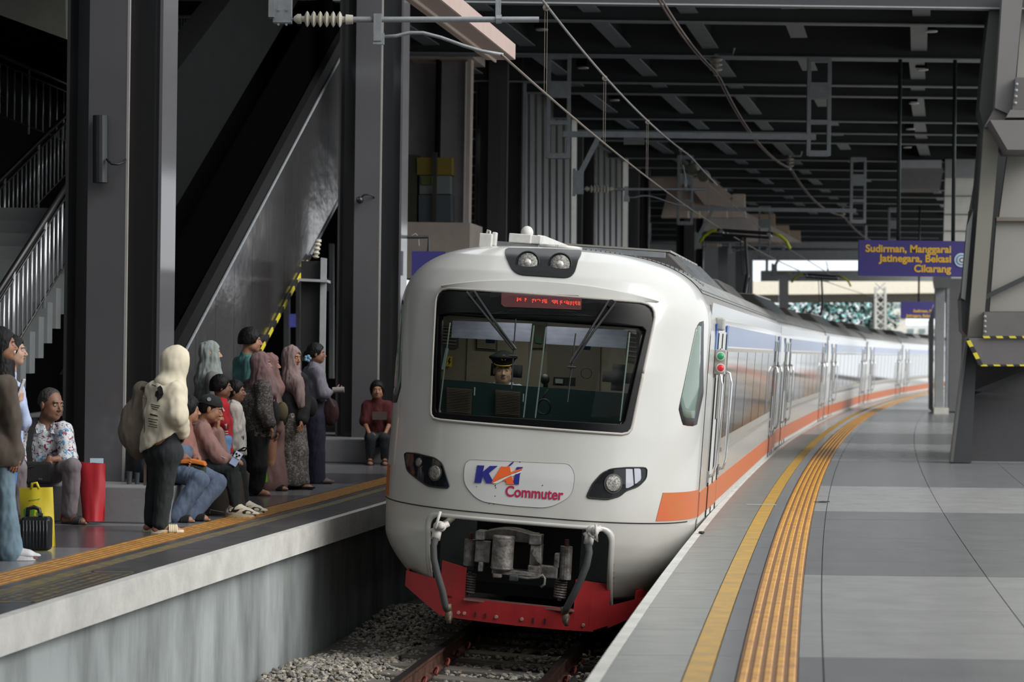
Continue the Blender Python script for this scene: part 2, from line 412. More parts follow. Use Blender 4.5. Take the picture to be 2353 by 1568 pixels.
# ---- roof with its beams
mb = MB(); mb.box((1, 49.5, 7.72), (24, 25.6, .24)); mb.box((3, 76.2, 7.72), (28, 27.8, .24)); mb.box((6, 112.4, 7.72), (34, 44.6, .24))
ceil = tag(obj('ceiling', mb, M_black), 'dark station roof deck carried on rows of steel beams', kind='structure')
def ibeam(mb, a, b, wdt, h, t=.02, up=Vector((0, 0, 1))):
    a = Vector(a); b = Vector(b)
    mb.mi = 1; mb.bar(a+up*(t/2), b+up*(t/2), wdt, t); mb.mi = 0; mb.bar(a+up*(h-t/2), b+up*(h-t/2), wdt, t); mb.bar(a+up*(h/2), b+up*(h/2), .015, h-2*t)
Ds = [36.7, 38.6, 43.0, 43.9, 47.4, 49.4, 54.7, 58.5, 60.3, 65.7, 69, 72.5, 77, 80.5, 84, 88, 93, 98, 103, 108, 114, 120, 130]
for D in Ds:
    mb = MB(); dz = .08 if D in (43.9, 58.5) else 0
    sl = .0
    ibeam(mb, (-7, D, 6.88+dz), (12.8 if D < 62 else 16.8 if D < 90 else 19, D-sl, 6.88+dz), .22, .62)
    obj('cross_beam', mb, [M_beam, M_flange], ceil)
for off in (-4.6, -2.9, -1.2, .35, 2.0, 4.05, 5.7, 7.4):
    for Ya, Yb in zip(Ds[:-1], Ds[1:]):
        if Yb-Ya < 1.2 or Ya > 90: continue
        mb = MB(); a = Vector((XC(Ya)+off, Ya+.12, 7.02)); b = Vector((XC(Yb)+off, Yb-.12, 7.02)); ibeam(mb, a, a.lerp(b, .62) if off in (2.0,) else b, .28, .45)
        obj('longitudinal_beam', mb, [M_beam, M_flange], ceil)
# building floor above the left platform and dark back wall
mb = MB(); mb.box((-12.2, 79, 7.9), (20, 120, .4)); 
tag(obj('ceiling', mb, M_black), 'dark concourse slab above the left platform', kind='structure')
mb = MB(); mb.box((-11.5, 70, 4), (.3, 136, 8))
tag(obj('wall_left', mb, M_darkwall), 'dark rear wall of the left platform hall', kind='structure')
mb = MB(); mb.box((-8.0, 62.0, 4), (9.0, .3, 8)); mb.box((-9.6,11.5,4),(4.5,.3,8))
tag(obj('wall_back', mb, M_darkwall), 'dark cross wall deep behind the escalator', kind='structure')

mb = MB(); mb.box((2, -7, 3.6), (44, .4, 7.6)); tag(obj('wall_front', mb, mat('rear_building_grey', '#6a6a68', .8)), 'station building behind the viewpoint', kind='structure')  # unseen wall added to keep level sky light off the platforms

mb = MB(); mb.box((-8, 3.8, 7.8), (28, 21.2, .3)); tag(obj('ceiling', mb, M_black), 'roof deck over the near platforms behind the viewpoint', kind='structure')  # slab added out of view so the windscreen mirrors something dark

# ============================================================ COLUMNS, BENCHES
def column(name_label, cx, cy, H=7.9, heading=-.13, z0=0, cat='column', grp=None):
    t = thing('steel_column', name_label, cat, (cx, cy, z0))
    a = heading; e = Vector((math.cos(a), math.sin(a), 0)); f = Vector((-math.sin(a), math.cos(a), 0)); u = Vector((0, 0, 1))
    def pl(nm, du, dv, su, sv, m=M_steel):
        mb = MB(); mb.box(Vector((cx, cy, z0+H/2))+e*du+f*dv, (su, sv, H), (e, f, u)); return obj(nm, mb, m, t)
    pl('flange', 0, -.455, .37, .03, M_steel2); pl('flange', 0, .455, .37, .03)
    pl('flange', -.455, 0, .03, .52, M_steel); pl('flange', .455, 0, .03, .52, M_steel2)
    pl('web', 0, 0, .88, .022); pl('web', 0, 0, .022, .88)
    mb = MB(); mb.box(Vector((cx, cy, z0))+e*.195+f*(-.455)+u*(H/2), (.022, .034, H), (e, f, u)); obj('weld_seam', mb, mat('pale_weld', '#9a9894', .5), t)  # pale strip paints the lit flange edge along its weld
    return t
colA = column('large dark steel cross column nearest the camera, rising from the concrete bench', -3.78, 23.27, H=7.36, z0=.332)
colB = column('dark steel cross column behind the waiting women with a small camera on it', -2.06, 35.4, H=7.36, z0=.332)
colC = column('dark steel cross column just left of the ribbed wall above the train roof', -.27, 47.7)
colD = column('dark steel cross column between the two ribbed glass walls', 1.55, 59.8)
colE = column('dark steel cross column right of the second ribbed wall', 3.55, 71.5)
column('farthest dark steel cross column behind the pantograph of the train', 6.15, 84)
M_bench = mat('bench_concrete', '#7b7b7d', .6, var=.12, vscale=2, bump=.15, bscale=20)
def bench(cx, cy, x0, x1, y0, y1, label):
    mb = MB(); a = -.13
    def q(x, y, z): 
        return Vector((cx+(x-cx)*math.cos(a)-(y-cy)*math.sin(a), cy+(x-cx)*math.sin(a)+(y-cy)*math.cos(a), z))
    P = [q(x0, y0, 0), q(x1, y0, 0), q(x1, y1, 0), q(x0, y1, 0)]
    mb.prism(P, (0, 0, .33)); return tag(obj('bench', mb, M_bench, bev=.012), label, 'bench')
bench(-3.78, 23.27, -5.2, -2.93, 21.98, 24.7, 'low grey concrete bench around the nearest steel column')
bench(-2.06, 35.4, -3.2, -1.2, 34.1, 36.8, 'low dark concrete bench around the column behind the red-shirted person')
# wall lamp + cable on column A, camera on column B
t = thing('wall_lamp', 'black half-round vertical wall lamp fixed to the nearest steel column', 'lamp', W(231, 340, 22.7))
mb = MB(); mb.tube([W(231, 420, 22.72), W(231, 266, 22.72)], .072, 16); obj('lamp_body', mb, mat('lamp_black', '#262a2c', .4), t, smooth=False)
mb = MB(); mb.tube([W(245, 366, 22.66), W(256, 377, 22.6), W(272, 378, 22.6), W(286, 372, 22.7), W(289, 366, 22.8)], .011, 6); obj('cable', mb, MATS['black_plastic'], t, smooth=True)
t = thing('security_camera', 'small black ball camera with a looped cable on the second column', 'camera', W(828, 460, 34.9))
mb = MB(); mb.ell(W(827, 460, 34.85), (.055, .07, .055)); obj('ball', mb, mat('camera_chrome', '#2a2a2c', .15, metal=.3), t, smooth=True)
mb = MB(); mb.tube([W(829, 455, 34.9), W(836, 448, 34.85), W(850, 447, 34.85), W(859, 452, 34.9), W(861, 458, 34.95)], .012, 6); obj('cable', mb, MATS['black_plastic'], t, smooth=True)
# pole bracket + blue hanging sign behind train on left
t = thing('bracket_sign', 'dark blue sign hung from a black pipe bracket on the second column', 'sign', W(960, 550, 36))
mb = MB(); mb.tube([W(928, 545, 35.6), W(985, 545, 35.6), W(985, 578, 35.6)], .025, 8); obj('bracket', mb, mat('black_pipe', '#26292c', .5), t)
mb = MB(); mb.tube([W(928, 530, 35.5), W(930, 562, 35.5)], .012, 6); mb.tube([W(940,545,35.6),W(955,537,35.6),W(962,545,35.6),W(963,565,35.6)],.006,5); obj('loose_wire', mb, mat('pale_wire','#a09c90',.6), t)
mb = MB(); c = W(985, 606, 35.6); mb.box(c, (.5, .06, .36)); obj('panel', mb, mat('sign_blue', '#2b2766', .45, var=.05), t)

# ============================================================ ESCALATOR with stainless cladding
M_ss = mat('brushed_stainless', '#8f8c8c', .2, metal=.9, var=.12, vscale=1.2, bump=.4, bscale=.8, stretch=(1, 1, 1.6), bdist=.06)
esc = thing('escalator', 'escalator with wavy stainless steel side cladding and a black truss edge', 'escalator', (-3.8, 28.6, 0))
def EP(Y, z, dx=0): return Vector((-3.83+.145*(Y-28.5)+dx, Y, z))
def ztop(Y): return 1.60+.545*(Y-28.5)
def zbot(Y): return max(0.02, 1.63+.49*(Y-32))
N = 7; Ys = [28.0+k*(38.5-28.0)/12 for k in range(13)]
for k in range(12):
    a, b = Ys[k], Ys[k+1]-.012
    if ztop(a) - zbot(a) < .2: continue
    mb = MB(); n = 5
    for j in range(n):
        pass
    P = [EP(a+.0, zbot(a)), EP(b, zbot(b)), EP(b, ztop(b)), EP(a, ztop(a))]
    mb.prism(P, (-.02, 0, 0)); obj('cladding_panel', mb, M_ss, esc)
mb = MB(); mb.prism([EP(27.9, ztop(27.9)), EP(38.5, ztop(38.5)), EP(38.5, ztop(38.5)+.28), EP(27.9, ztop(27.9)+.28)], (-.1, 0, 0))
obj('truss_edge', mb, mat('black_trim', '#111010', .6, spec=.2), esc)
mb = MB(); mb.tube([EP(27.6, ztop(27.6)+.03, .02), EP(38.6, ztop(38.6)+.03, .02)], .018, 6); obj('edge_bead', mb, M_galv, esc)
mb = MB(); mb.prism([EP(27.9, ztop(27.9)+.28, -.12), EP(38.5, ztop(38.5)+.28, -.12), EP(38.5, ztop(38.5)+1.25, -.12), EP(27.9, ztop(27.9)+1.25, -.12)], (-.03, 0, 0))
obj('balustrade', mb, mat('dark_glass_panel', '#050505', .9, spec=.0), esc)
mb = MB(); mb.prism([EP(28.5, .02, -.1), EP(38.5, zbot(38.5)+.03, -.1), EP(38.5, ztop(38.5), -.1), EP(27.9, ztop(27.9), -.1)], (-1.2, 0, 0)); obj('truss', mb, M_black, esc)
mb = MB()
mb.tube([EP(32.2, zbot(32.2)-.03, .01), EP(38.5, zbot(38.5)-.03, .01)], .02, 6); obj('lower_bead', mb, M_galv, esc)
my = mat('warning_yellow', '#c9bb2c', .55); mk_ = mat('warning_black', '#1b1b1c', .55)
for k in range(17):
    Y = 31.3+k*.2; mb = MB(); zb = 1.63+.49*(Y-32)
    mb.bar(EP(Y, zb-.01, .03), EP(Y+.2, zb+.098-.01, .03), .02, .05); obj('warning_tape', mb, my if k % 2 else mk_, esc)
# dark upper flight above the escalator (seen only as a black mass with faint tread lines)
t = thing('upper_stair_flight', 'black underside of an upper stair flight above the escalator', 'stairs', (-5, 30, 3))
mb = MB()
mb.prism([(-4.2, 28.0, ztop(28)+1.4), (-2.8, 38.0, ztop(38)+1.4), (-2.8, 38.0, ztop(38)+2.6), (-4.2, 28.0, ztop(28)+3.1)], (-.35, 0, 0))
obj('soffit', mb, M_black, t)

# ============================================================ STAIRS at far left with bright balusters
M_step = mat('stair_concrete', '#6b6f70', .8, var=.15, vscale=3)
M_bal = mat('polished_baluster', '#c9ccd0', .25, metal=.6, var=.05)
M_railblk = mat('black_handrail', '#1c1c1d', .4)
st = thing('staircase', 'concrete staircase at far left rising away behind the seated man', 'stairs', (-5.6, 24, 0))
def SP(Y, z, dx=0): return Vector((-5.42+.13*(Y-27)+dx, Y, z))
def sz(Y): return 1.74+.57*(Y-27.0)
k = 0; Y = 24.05
while Y < 29.9:
    z = sz(Y)
    mb = MB(); p = SP(Y+.15, 0); mb.box((p.x-.8, Y+.15, z-.17/2-.16), (1.6, .3, .17+.3)); obj('step', mb, M_step, st); Y += .3
def railing(parent, P, zf, Ya, Yb, step=.12, hgt=.98, post=8, r=.013):
    Y = Ya; k = 0
    while Y < Yb:
        big = k % post == 0
        mb = MB(); a = P(Y, zf(Y)+(0 if big else .12)); b = P(Y, zf(Y)+hgt-(0 if big else .1)); mb.tube([a, b], r*1.7 if big else r, 6)
        obj('post' if big else 'baluster', mb, M_bal, parent, smooth=True); Y += step; k += 1
    mb = MB(); mb.tube([P(Ya, zf(Ya)+hgt+.02), P(Yb, zf(Yb)+hgt+.02)], .035, 8); mb.tube([P(Ya, zf(Ya)+hgt-.1), P(Yb, zf(Yb)+hgt-.1)], .015, 6); mb.tube([P(Ya, zf(Ya)+.12), P(Yb, zf(Yb)+.12)], .015, 6); obj('handrail', mb, M_railblk, parent, smooth=True)
rl = thing('stair_railing', 'bright metal balusters on the near side of the far-left staircase', 'railing', SP(25, 0.6))
railing(rl, lambda Y, z: SP(Y, z, .03), lambda Y: sz(Y)+.0, 25.4, 31.5, .15, 1.0, 7, .014)
rl = thing('stair_railing', 'dimmer metal balusters on the upper flight behind the nearer stair railing', 'railing', (-6.8, 34, 3))
railing(rl, lambda Y, z: Vector((-7.0+.15*(Y-35), Y, z)), lambda Y: 3.42+.44*(Y-35), 32.6, 44, .17, 1.0, 8, .014)
rl = thing('landing_railing', 'faint dark railing of the landing in the upper left corner', 'railing', (-7.5, 36, 5.5))
railing(rl, lambda Y, z: Vector((-7.9+.35*(Y-36), Y, z)), lambda Y: 5.0-.12*(Y-36), 36, 40.5, .2, 1.0, 6, .012)
mb = MB(); mb.prism([W(-40, -20, 30), W(150, -20, 30), W(152, 90, 30), W(-40, 20, 30)], (.4, 6, .4))
tag(obj('ceiling', mb, mat('soffit_grey', '#55564f', .8)), 'pale sloping stair soffit in the top left corner', kind='structure')

# ============================================================ OVERHEAD LINE
M_ins = mat('insulator_porcelain', '#b9b4a6', .35, var=.1)
M_wire = mat('contact_wire', '#7b7268', .5, metal=.5)
def zc(Y): return 4.2
def wirepath(f, Ya, Yb, n=40): return [f(Ya+(Yb-Ya)*k/n) for k in range(n+1)]
def xw(Y): return XC(Y)
mb = MB(); mb.tube(wirepath(lambda Y: Vector((xw(Y), Y, 4.2)), 21.2, 110), .012, 6)
cw = tag(obj('contact_wire', mb, M_wire, smooth=True), 'lower overhead contact wire running down to the pantograph', 'wire')
def zm(Y): 
    k = ((Y-21.3) % 21.7)/21.7; return 5.0+.12*(2*k-1)**2
mb = MB(); mb.tube(wirepath(lambda Y: Vector((xw(Y)+.02, Y, zm(Y))), 12, 49), .014, 6)
tag(obj('messenger_wire', mb, mat('steel_cable', '#8d8c8a', .45, metal=.5), smooth=True), 'upper messenger cable crossing above the contact wire', 'wire')
for i in range(6):
    Y = 24.3+5.7*i
    mb = MB()
    for s in (-.012, .012): mb.tube([Vector((xw(Y)+s, Y, zm(Y))), Vector((xw(Y)+s, Y, 4.2))], .003, 4)
    mb.tube([Vector((xw(Y), Y-.03, zm(Y))), Vector((xw(Y), Y+.03, zm(Y)))], .035, 8)
    tag(obj('dropper', mb, M_wire), ['thin double dropper', 'second thin double dropper', 'third thin double dropper', 'fourth thin double dropper', 'fifth thin double dropper', 'sixth thin double dropper'][i]+' hanging between the two overhead wires, counted away from the camera', 'wire')
mb = MB(); fz = lambda Y: 6.6-.9*(((Y-43) % 21.7)/21.7)*(1-((Y-43) % 21.7)/21.7)*1.2
for dx in (0, .05): mb.tube(wirepath(lambda Y: Vector((XC(Y)+.45+dx, Y, fz(Y))), 21.3, 108, 70), .016, 5)
tag(obj('feeder_cable', mb, mat('feeder_brown', '#6f625b', .6), smooth=True), 'sagging brown feeder cable slung under the roof on stacked insulators', 'cable')
def insul(a, b, n, r, nm='insulator', parent=None):
    a = Vector(a); b = Vector(b); L = (b-a).length; prof = [(0, .02), (L*.06, .045), (L*.12, .045), (L*.13, .025)]
    for k in range(n):
        c = L*(.17+.66*(k+.5)/n); w_ = L*.66/n
        prof += [(c-w_*.42, .028), (c-w_*.22, r*.8), (c, r), (c+w_*.22, r*.8), (c+w_*.42, .028)]
    prof += [(L*.87, .025), (L*.88, .045), (L, .04)]
    mb = MB(); mb.lathe(a, b-a, prof, 16); o = obj(nm, mb, M_ins, parent, smooth=True); autosmooth(o, 50); return o
def ladder(mb, x, Y, z0, z1, wdt=.36):
    for s in (-1, 1): mb.box((x+s*wdt/2, Y, (z0+z1)/2), (.07, .09, z1-z0))
    n = 3
    for k in range(n+1): mb.box((x, Y, z0+.04+(z1-z0-.08)*k/n), (wdt, .1, .1 if k in (0, 3) else .3 if k == 2 else .08))
for i, Y in enumerate((21.3, 43.0, 64.7, 86.4)):
    lab = ('overhead line support arm at the top of the picture', 'second overhead line portal with its galvanised cross beam and ladder-like posts', 'third overhead line portal above the pantograph', 'farthest overhead line portal near the blue sign')[i]
    t = thing('catenary_support', lab, 'line support', (XC(Y), Y, 6.9)); xc = XC(Y)
    mb = MB(); ladder(mb, xc-2.33, Y, 5.05 if i else 5.6, 6.9); obj('hanger_post', mb, M_galv, t, bev=.004)
    mb = MB(); ladder(mb, xc+2.3, Y, 5.15 if i else 5.6, 6.9); obj('hanger_post', mb, M_galv, t, bev=.004)
    mb = MB(); mb.box((xc, Y, 5.48 if i else 5.75), (4.5, .1, .1)); o = obj('cross_beam', mb, M_galv, t)
    xa = xc-1.95
    mb = MB(); mb.bar((xc-1.6, Y, 5.45), (xa, Y, 4.75), .09, .09) if i else mb.tube([(xa+.25, Y, 5.7), (xa+.2, Y, 5.0), (xa+.02, Y, 4.78)], .05, 8)
    obj('drop_strut', mb, M_galv, t)
    mb = MB(); mb.box((xa-.0, Y, 4.62 if i else 4.68), (.16, .12, .42)); mb.box((xa-.09, Y-.03, 4.62 if i else 4.75), (.05, .16, .48)); 
    for k in range(4): mb.tube([(xa-.03+.07*(k%2), Y-.075, 4.45+.13*(k//2)), (xa-.03+.07*(k%2), Y-.055, 4.45+.13*(k//2))], .011, 6)
    obj('bracket', mb, M_galv, t)
    insul((xa+.1, Y, 4.51), (xa+.62, Y, 4.51), 6, .072, 'insulator', t)
    mb = MB(); mb.tube([(xa, Y, 4.5), (xa+.14, Y, 4.51)], .012, 6); mb.tube([(xa+.6, Y, 4.51), (xa+2.26, Y, 4.53)], .026, 10); o = obj('arm_tube', mb, M_galv, t, smooth=True); autosmooth(o, 50)
    mb = MB(); mb.box((xa+.84, Y-.02, 4.44), (.07, .05, .24)); mb.box((xa+.85, Y-.02, 4.34), (.1, .03, .1)); obj('clamp', mb, M_galv, t); mb = MB(); mb.box((xa+1.9, Y, 4.6), (.05, .03, .2)); mb.tube([(xa+1.88, Y, 4.53), (xa+1.93, Y, 4.53)], .04, 8); mb.tube([(xa+1.9, Y, 4.6),(xa+1.88, Y, 4.8),(xa+1.84,Y,4.95)], .016, 6)
    obj('clamp', mb, M_galv, t)
    mb = MB(); pts = [(xa+.86, Y, 4.36), (xa+1.0, Y, 4.37), (xa+1.12, Y, 4.40), (xa+1.24, Y, 4.40), (xa+1.4, Y, 4.36), (xa+1.6, Y, 4.29), (xa+1.76, Y, 4.245), (xc, Y, 4.215)]
    mb.tube(pts, .016, 8); obj('steady_arm', mb, M_galv, t, smooth=True)
    if i:
        for k in range(3):
            pass
        insul((xc+.46, Y, 6.95), (xc+.46, Y, 6.55), 3, .12, 'feeder_insulator', t)
        mb = MB(); mb.tube([(xc+.46, Y, 6.93), (xc+.75, Y, 6.93), (xc+.78, Y, 7.05)], .03, 6); obj('insulator_bracket', mb, M_galv, t)
mb = MB(); mb.box(W(1457, 323, 43), (.37, .05, .15)); tag(obj('plate', mb, mat('grey_plate', '#6f7270', .7)), 'small blank grey plate hanging under the second portal beam', 'plate')
tt = thing('strain_insulator', 'tilted pair of porcelain discs ending the messenger cable', 'insulator', (xw(49), 49, 5.0))
a = Vector((xw(48.6), 48.6, 5.05)); b = W(1568, 375, 50.5); insul(a, b, 2, .13, 'discs', tt)
mb = MB(); mb.tube([b, Vector((XC(64)+.2, 64, 4.6)), Vector((XC(86)+.2, 86, 4.4))], .012, 5); obj('stay_wire', mb, M_wire, tt)
# small roof lamps (thin lit discs under the roof)
for i, (px, py, D) in enumerate(((2140, 74, 40), (2120, 162, 45), (2100, 239, 50.5), (2092, 298, 56), (2085, 340, 61), (1245, 70, 40), (1340, 158, 45), (1412, 232, 50.5))):
    c = W(px, py, D); t = thing('roof_spotlight', ('nearest', 'second', 'third', 'fourth', 'fifth')[i if i < 5 else i-5]+' small roof spotlight in the '+('right' if i < 5 else 'left')+' row, counted away from the camera', 'light', c)
    mb = MB(); mb.lathe(c, (0, 0, 1), [(0, .1), (.02, .105), (.03, .04)], 14); obj('lens', mb, mat('lamp_lens', '#b9b9ae', .3), t)
    mb = MB(); mb.box(c+Vector((-.03, 0, .2)), (.2, .1, .3)); mb.tube([c+Vector((-.1,0,.3)),c+Vector((-.1,0,1.0))],.03,6); obj('housing', mb, M_black, t)

# lit concrete-faced beam at upper centre
M_pink = mat('pinkish_beam_paint', '#b09a92', .6, var=.08)
tb = thing('light_tray', 'pale pinkish trough beam running from the top edge to the arm tip', 'beam', (-1, 26, 5.3))
a = W(1150, 135, 29.0); b0 = W(968, -6, 23.6); dd = (a-b0).normalized(); a0 = a-dd*9
mb = MB(); mb.bar(a0, a, .34, .03); obj('bottom_plate', mb, M_pink, tb)
sd = dd.cross(Vector((0, 0, 1))).normalized()
for s in (-1, 1): mb = MB(); mb.bar(a0+sd*.17*s+Vector((0, 0, .08)), a+sd*.17*s+Vector((0, 0, .08)), .02, .18); obj('side_plate', mb, M_pink, tb)
mb = MB(); mb.bar(a0-sd*.06+Vector((0,0,-.03)), a-sd*.06+Vector((0,0,-.03)), .02, .03); obj('seam_rib', mb, M_beige, tb)

# ============================================================ LIFT SHAFT BOX / RIBBED WALLS / BEIGE STAIR behind the train on the left
rm = thing('plant_room', 'dim beige plant room with dark glazing between the columns', 'building', W(1010, 300, 44))
def slab(nm, pts, Y, d, m, parent=None, dx=.14):
    mb = MB(); mb.prism([W(x, y, Y) for x, y in pts], (dx*d, d, 0)); return obj(nm, mb, m, parent)
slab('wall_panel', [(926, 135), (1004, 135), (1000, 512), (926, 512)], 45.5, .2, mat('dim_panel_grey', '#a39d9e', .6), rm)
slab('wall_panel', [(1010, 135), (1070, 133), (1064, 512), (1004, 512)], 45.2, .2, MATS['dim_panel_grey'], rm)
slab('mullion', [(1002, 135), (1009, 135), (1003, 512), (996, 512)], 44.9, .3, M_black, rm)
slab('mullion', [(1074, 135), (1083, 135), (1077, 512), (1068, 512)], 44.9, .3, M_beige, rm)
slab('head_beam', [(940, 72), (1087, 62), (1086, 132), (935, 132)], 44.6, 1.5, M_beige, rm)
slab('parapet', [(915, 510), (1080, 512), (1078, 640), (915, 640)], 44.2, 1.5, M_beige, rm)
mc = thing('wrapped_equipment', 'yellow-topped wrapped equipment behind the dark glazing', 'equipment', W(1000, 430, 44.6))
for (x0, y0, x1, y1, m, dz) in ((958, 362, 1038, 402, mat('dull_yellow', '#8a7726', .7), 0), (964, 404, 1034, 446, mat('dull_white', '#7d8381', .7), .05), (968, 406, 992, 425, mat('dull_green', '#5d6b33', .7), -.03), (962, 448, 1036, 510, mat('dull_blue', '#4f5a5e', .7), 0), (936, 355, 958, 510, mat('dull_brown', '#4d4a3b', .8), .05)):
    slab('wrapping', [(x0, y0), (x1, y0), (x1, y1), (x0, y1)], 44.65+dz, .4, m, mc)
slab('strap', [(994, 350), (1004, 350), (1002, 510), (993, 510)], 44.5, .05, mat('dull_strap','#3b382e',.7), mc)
def ribwall(x0, x1, ytop0, ytop1, Y0, Y1, n, label, edge):
    t = thing('ribbed_glass_wall', label, 'wall', W((x0+x1)/2, 560, (Y0+Y1)/2))
    for k in range(n):
        f0 = (k+.12)/n; f1 = (k+.78)/n
        for a, b, m, nm, off in ((f0, f1, mat('ribbed_grey_glass', '#717573', .35, col2='#5d5552', vscale=3, stretch=(3, 3, .4)), 'glass_fin', 0),):
            Ya, Yb = Y0+(Y1-Y0)*a, Y0+(Y1-Y0)*b; xa, xb = x0+(x1-x0)*a, x0+(x1-x0)*b
            ya = ytop0+(ytop1-ytop0)*a; yb = ytop0+(ytop1-ytop0)*b
            P = [W(xa, 640, Ya), W(xb, 640, Yb), W(xb, yb, Yb), W(xa, ya, Ya)]
            mb = MB(); mb.prism(P, (-.12, 0, 0)); obj(nm, mb, m, t)
    mb = MB(); mb.prism([W(x0-2, 640, Y0-.1)+Vector((-.3, 0, 0)), W(x1+10, 640, Y1)+Vector((-.3, 0, 0)), W(x1+10, ytop1-12, Y1)+Vector((-.3, 0, 0)), W(x0-2, ytop0-14, Y0-.1)+Vector((-.3, 0, 0))], (-.1, 0, 0)); obj('backing', mb, mat('dark_backing','#2b2c2b',.7), t)
    mb = MB(); mb.prism([W(x1, 640, Y1), W(x1+12, 640, Y1+.2), W(x1+14, ytop1-2, Y1+.2), W(x1+2, ytop1, Y1)], (-.1, .1, 0)); obj('end_post', mb, mat('bright_end_post', '#f6f4ea', .5), t)
ribwall(1200, 1312, 178, 258, 49.5, 57.6, 7, 'ribbed grey glass wall rising behind the train lamp, the nearer of two', 1)
ribwall(1362, 1430, 320, 352, 62.5, 68.5, 5, 'ribbed grey glass wall with a bright end post, the farther of two', 1)
sb = thing('pink_wall', 'narrow pinkish wall strip behind the drop post of the second portal', 'wall', W(1480, 500, 75))
slab('face', [(1474, 400), (1492, 400), (1486, 600), (1470, 600)], 76, .5, M_pink, sb)
# beige stepped stair undersides
bs = thing('beige_staircase', 'beige concrete stair with a saw-tooth edge and plain soffit under the roof', 'stairs', W(1600, 450, 74))
slab('soffit', [(1474, 372), (1545, 378), (1618, 470), (1700, 480), (1700, 476), (1560, 373), (1476, 358)], 73, .3, M_beige, bs)
slab('soffit_face', [(1473, 372), (1536, 374), (1700, 476), (1702, 482), (1560, 482), (1560, 436), (1473, 436)], 73.5, .3, mat('beige_soffit', '#cdb8a9', .8, var=.1), bs)
prevx = 1578
for k, (xa, ya) in enumerate(((1579, 362), (1605, 382), (1627, 392), (1668, 426), (1711, 446))):
    xn = (1605, 1627, 1668, 1711, 1736)[k]
    slab('step', [(xa-26, ya), (xa+0, ya), (xa+2, 500), (xa-60, 500)], 75+k*.7, .5, M_beige, bs)
slab('side_face', [(1536, 366), (1579, 362), (1706, 470), (1712, 478), (1700, 480)], 74, .3, M_beige, bs)
bs2 = thing('beige_staircase', 'lower beige stair flight with a pale triangular side wall beside the pantograph', 'stairs', W(1750, 520, 90))
slab('side_wall', [(1612, 486), (1710, 486), (1840, 556), (1712, 556), (1712, 540), (1612, 530)], 88, .4, mat('pale_beige', '#e0d5cd', .8, var=.08), bs2)
for k, (xa, ya) in enumerate(((1780, 492), (1812, 518), (1838, 530))):
    slab('step', [(xa-75, ya), (xa, ya), (xa+2, 560), (xa-75, 560)], 89+k, .5, mat('tan_step', '#b9a48c', .8), bs2)
# grey portals and beams in the distance
for i, (y0, y1, Y, x0, x1) in enumerate(((556, 566, 100, 1480, 2000), (575, 598, 116, 1620, 2240), (622, 646, 126, 1750, 2260))):
    mb = MB(); mb.prism([W(x0, y0, Y), W(x1, y0, Y), W(x1, y1, Y), W(x0, y1, Y)], (0, .5, 0)); t = thing('far_girder', ('upper', 'middle', 'lowest')[i]+' grey girder crossing above the far end of the train', 'beam', W(x0, y1, Y)); obj('beam', mb, mat('far_girder_grey', '#a2a5a6', .7), t)
    for xx in (x0+12, x1-12):
        a = W(xx, y0+2, Y+.25); mb = MB(); mb.tube([a, (a.x, a.y, 7.6)], .08, 6); obj('hanger', mb, MATS['far_girder_grey'], t)
for i, (x0, x1, y0, Y) in enumerate(((1650, 1672, 560, 92), (1690, 1712, 560, 98), (1790, 1812, 640, 112))):
    mb = MB(); mb.prism([W(x0, y0, Y), W(x1, y0, Y), W(x1, 810, Y), W(x0, 810, Y)], (.05, .6, 0)); tag(obj('far_pillar', mb, M_steel2), ('dark pillar just right of the first pantograph', 'grey pillar left of the second pantograph', 'pale pillar right of the second pantograph under the grey girder')[i], 'column')
# left far enclosure wall behind the train
mb = MB(); mb.prism([W(1490, 560, 96), W(1730, 575, 110), W(1730, 800, 110), W(1490, 800, 96)], (0, .3, 0)); tag(obj('wall_back', mb, mat('far_wall_grey', '#5b5a5a', .8)), 'far grey wall left of the track', kind='structure')

# ============================================================ SIGNS
def signboard(cx, cy, x0, x1, y0, y1, Y, lines, lab, rods, logo=None, tsize=.165):
    t = thing('platform_sign', lab, 'sign', W((x0+x1)/2, y1, Y))
    a = W(x0, y0, Y); b = W(x1, y1, Y); c = (a+b)/2
    mb = MB(); mb.box(c, (b.x-a.x, .1, a.z-b.z)); obj('panel', mb, mat('sign_purple', '#463d86', .45, var=.04), t)
    mt = mat('sign_lettering', '#edbd3c', .5, var=.03)
    for txt, px, py in lines:
        vs, fs = textmesh(txt, tsize, 'RIGHT', .006); p = W(px, py, Y-.056)
        mb = MB(); mb.add([Vector((p.x+v[0]*1.02, Y-.056, p.z+v[1])) for v in vs], fs); obj('lettering', mb, mt, t, fix=False)
    for rxp in rods:
        p = W(rxp, y0, Y); mb = MB(); mb.tube([Vector((p.x, Y, a.z-.05)), Vector((p.x, Y, 6.9 if Y < 60 else 7.6))], .035, 8); obj('hanging_rod', mb, mat('rod_dark_green', '#1d2b28', .5), t, smooth=True)
    if logo:
        p = W(logo[0], logo[1], Y-.06)
        for r_, m, dy in ((.125, mat('logo_white', '#e3e8ec', .5), 0), (.098, mat('logo_blue', '#64a6dd', .5), -.004), (.072, MATS['logo_white'], -.008)):
            mb = MB(); mb.lathe(p+Vector((0, dy, 0)), (0, -1, 0), [(0, r_), (.003, r_)], 24); obj('line_badge', mb, m, t)
        vs, fs = textmesh('C', .12, 'CENTER', .003); mb = MB(); mb.add([Vector((p.x+v[0], Y-.075, p.z-.042+v[1])) for v in vs], fs); obj('badge_letter', mb, mat('ink_dark', '#3a3f46', .6), t, fix=False)
    return t
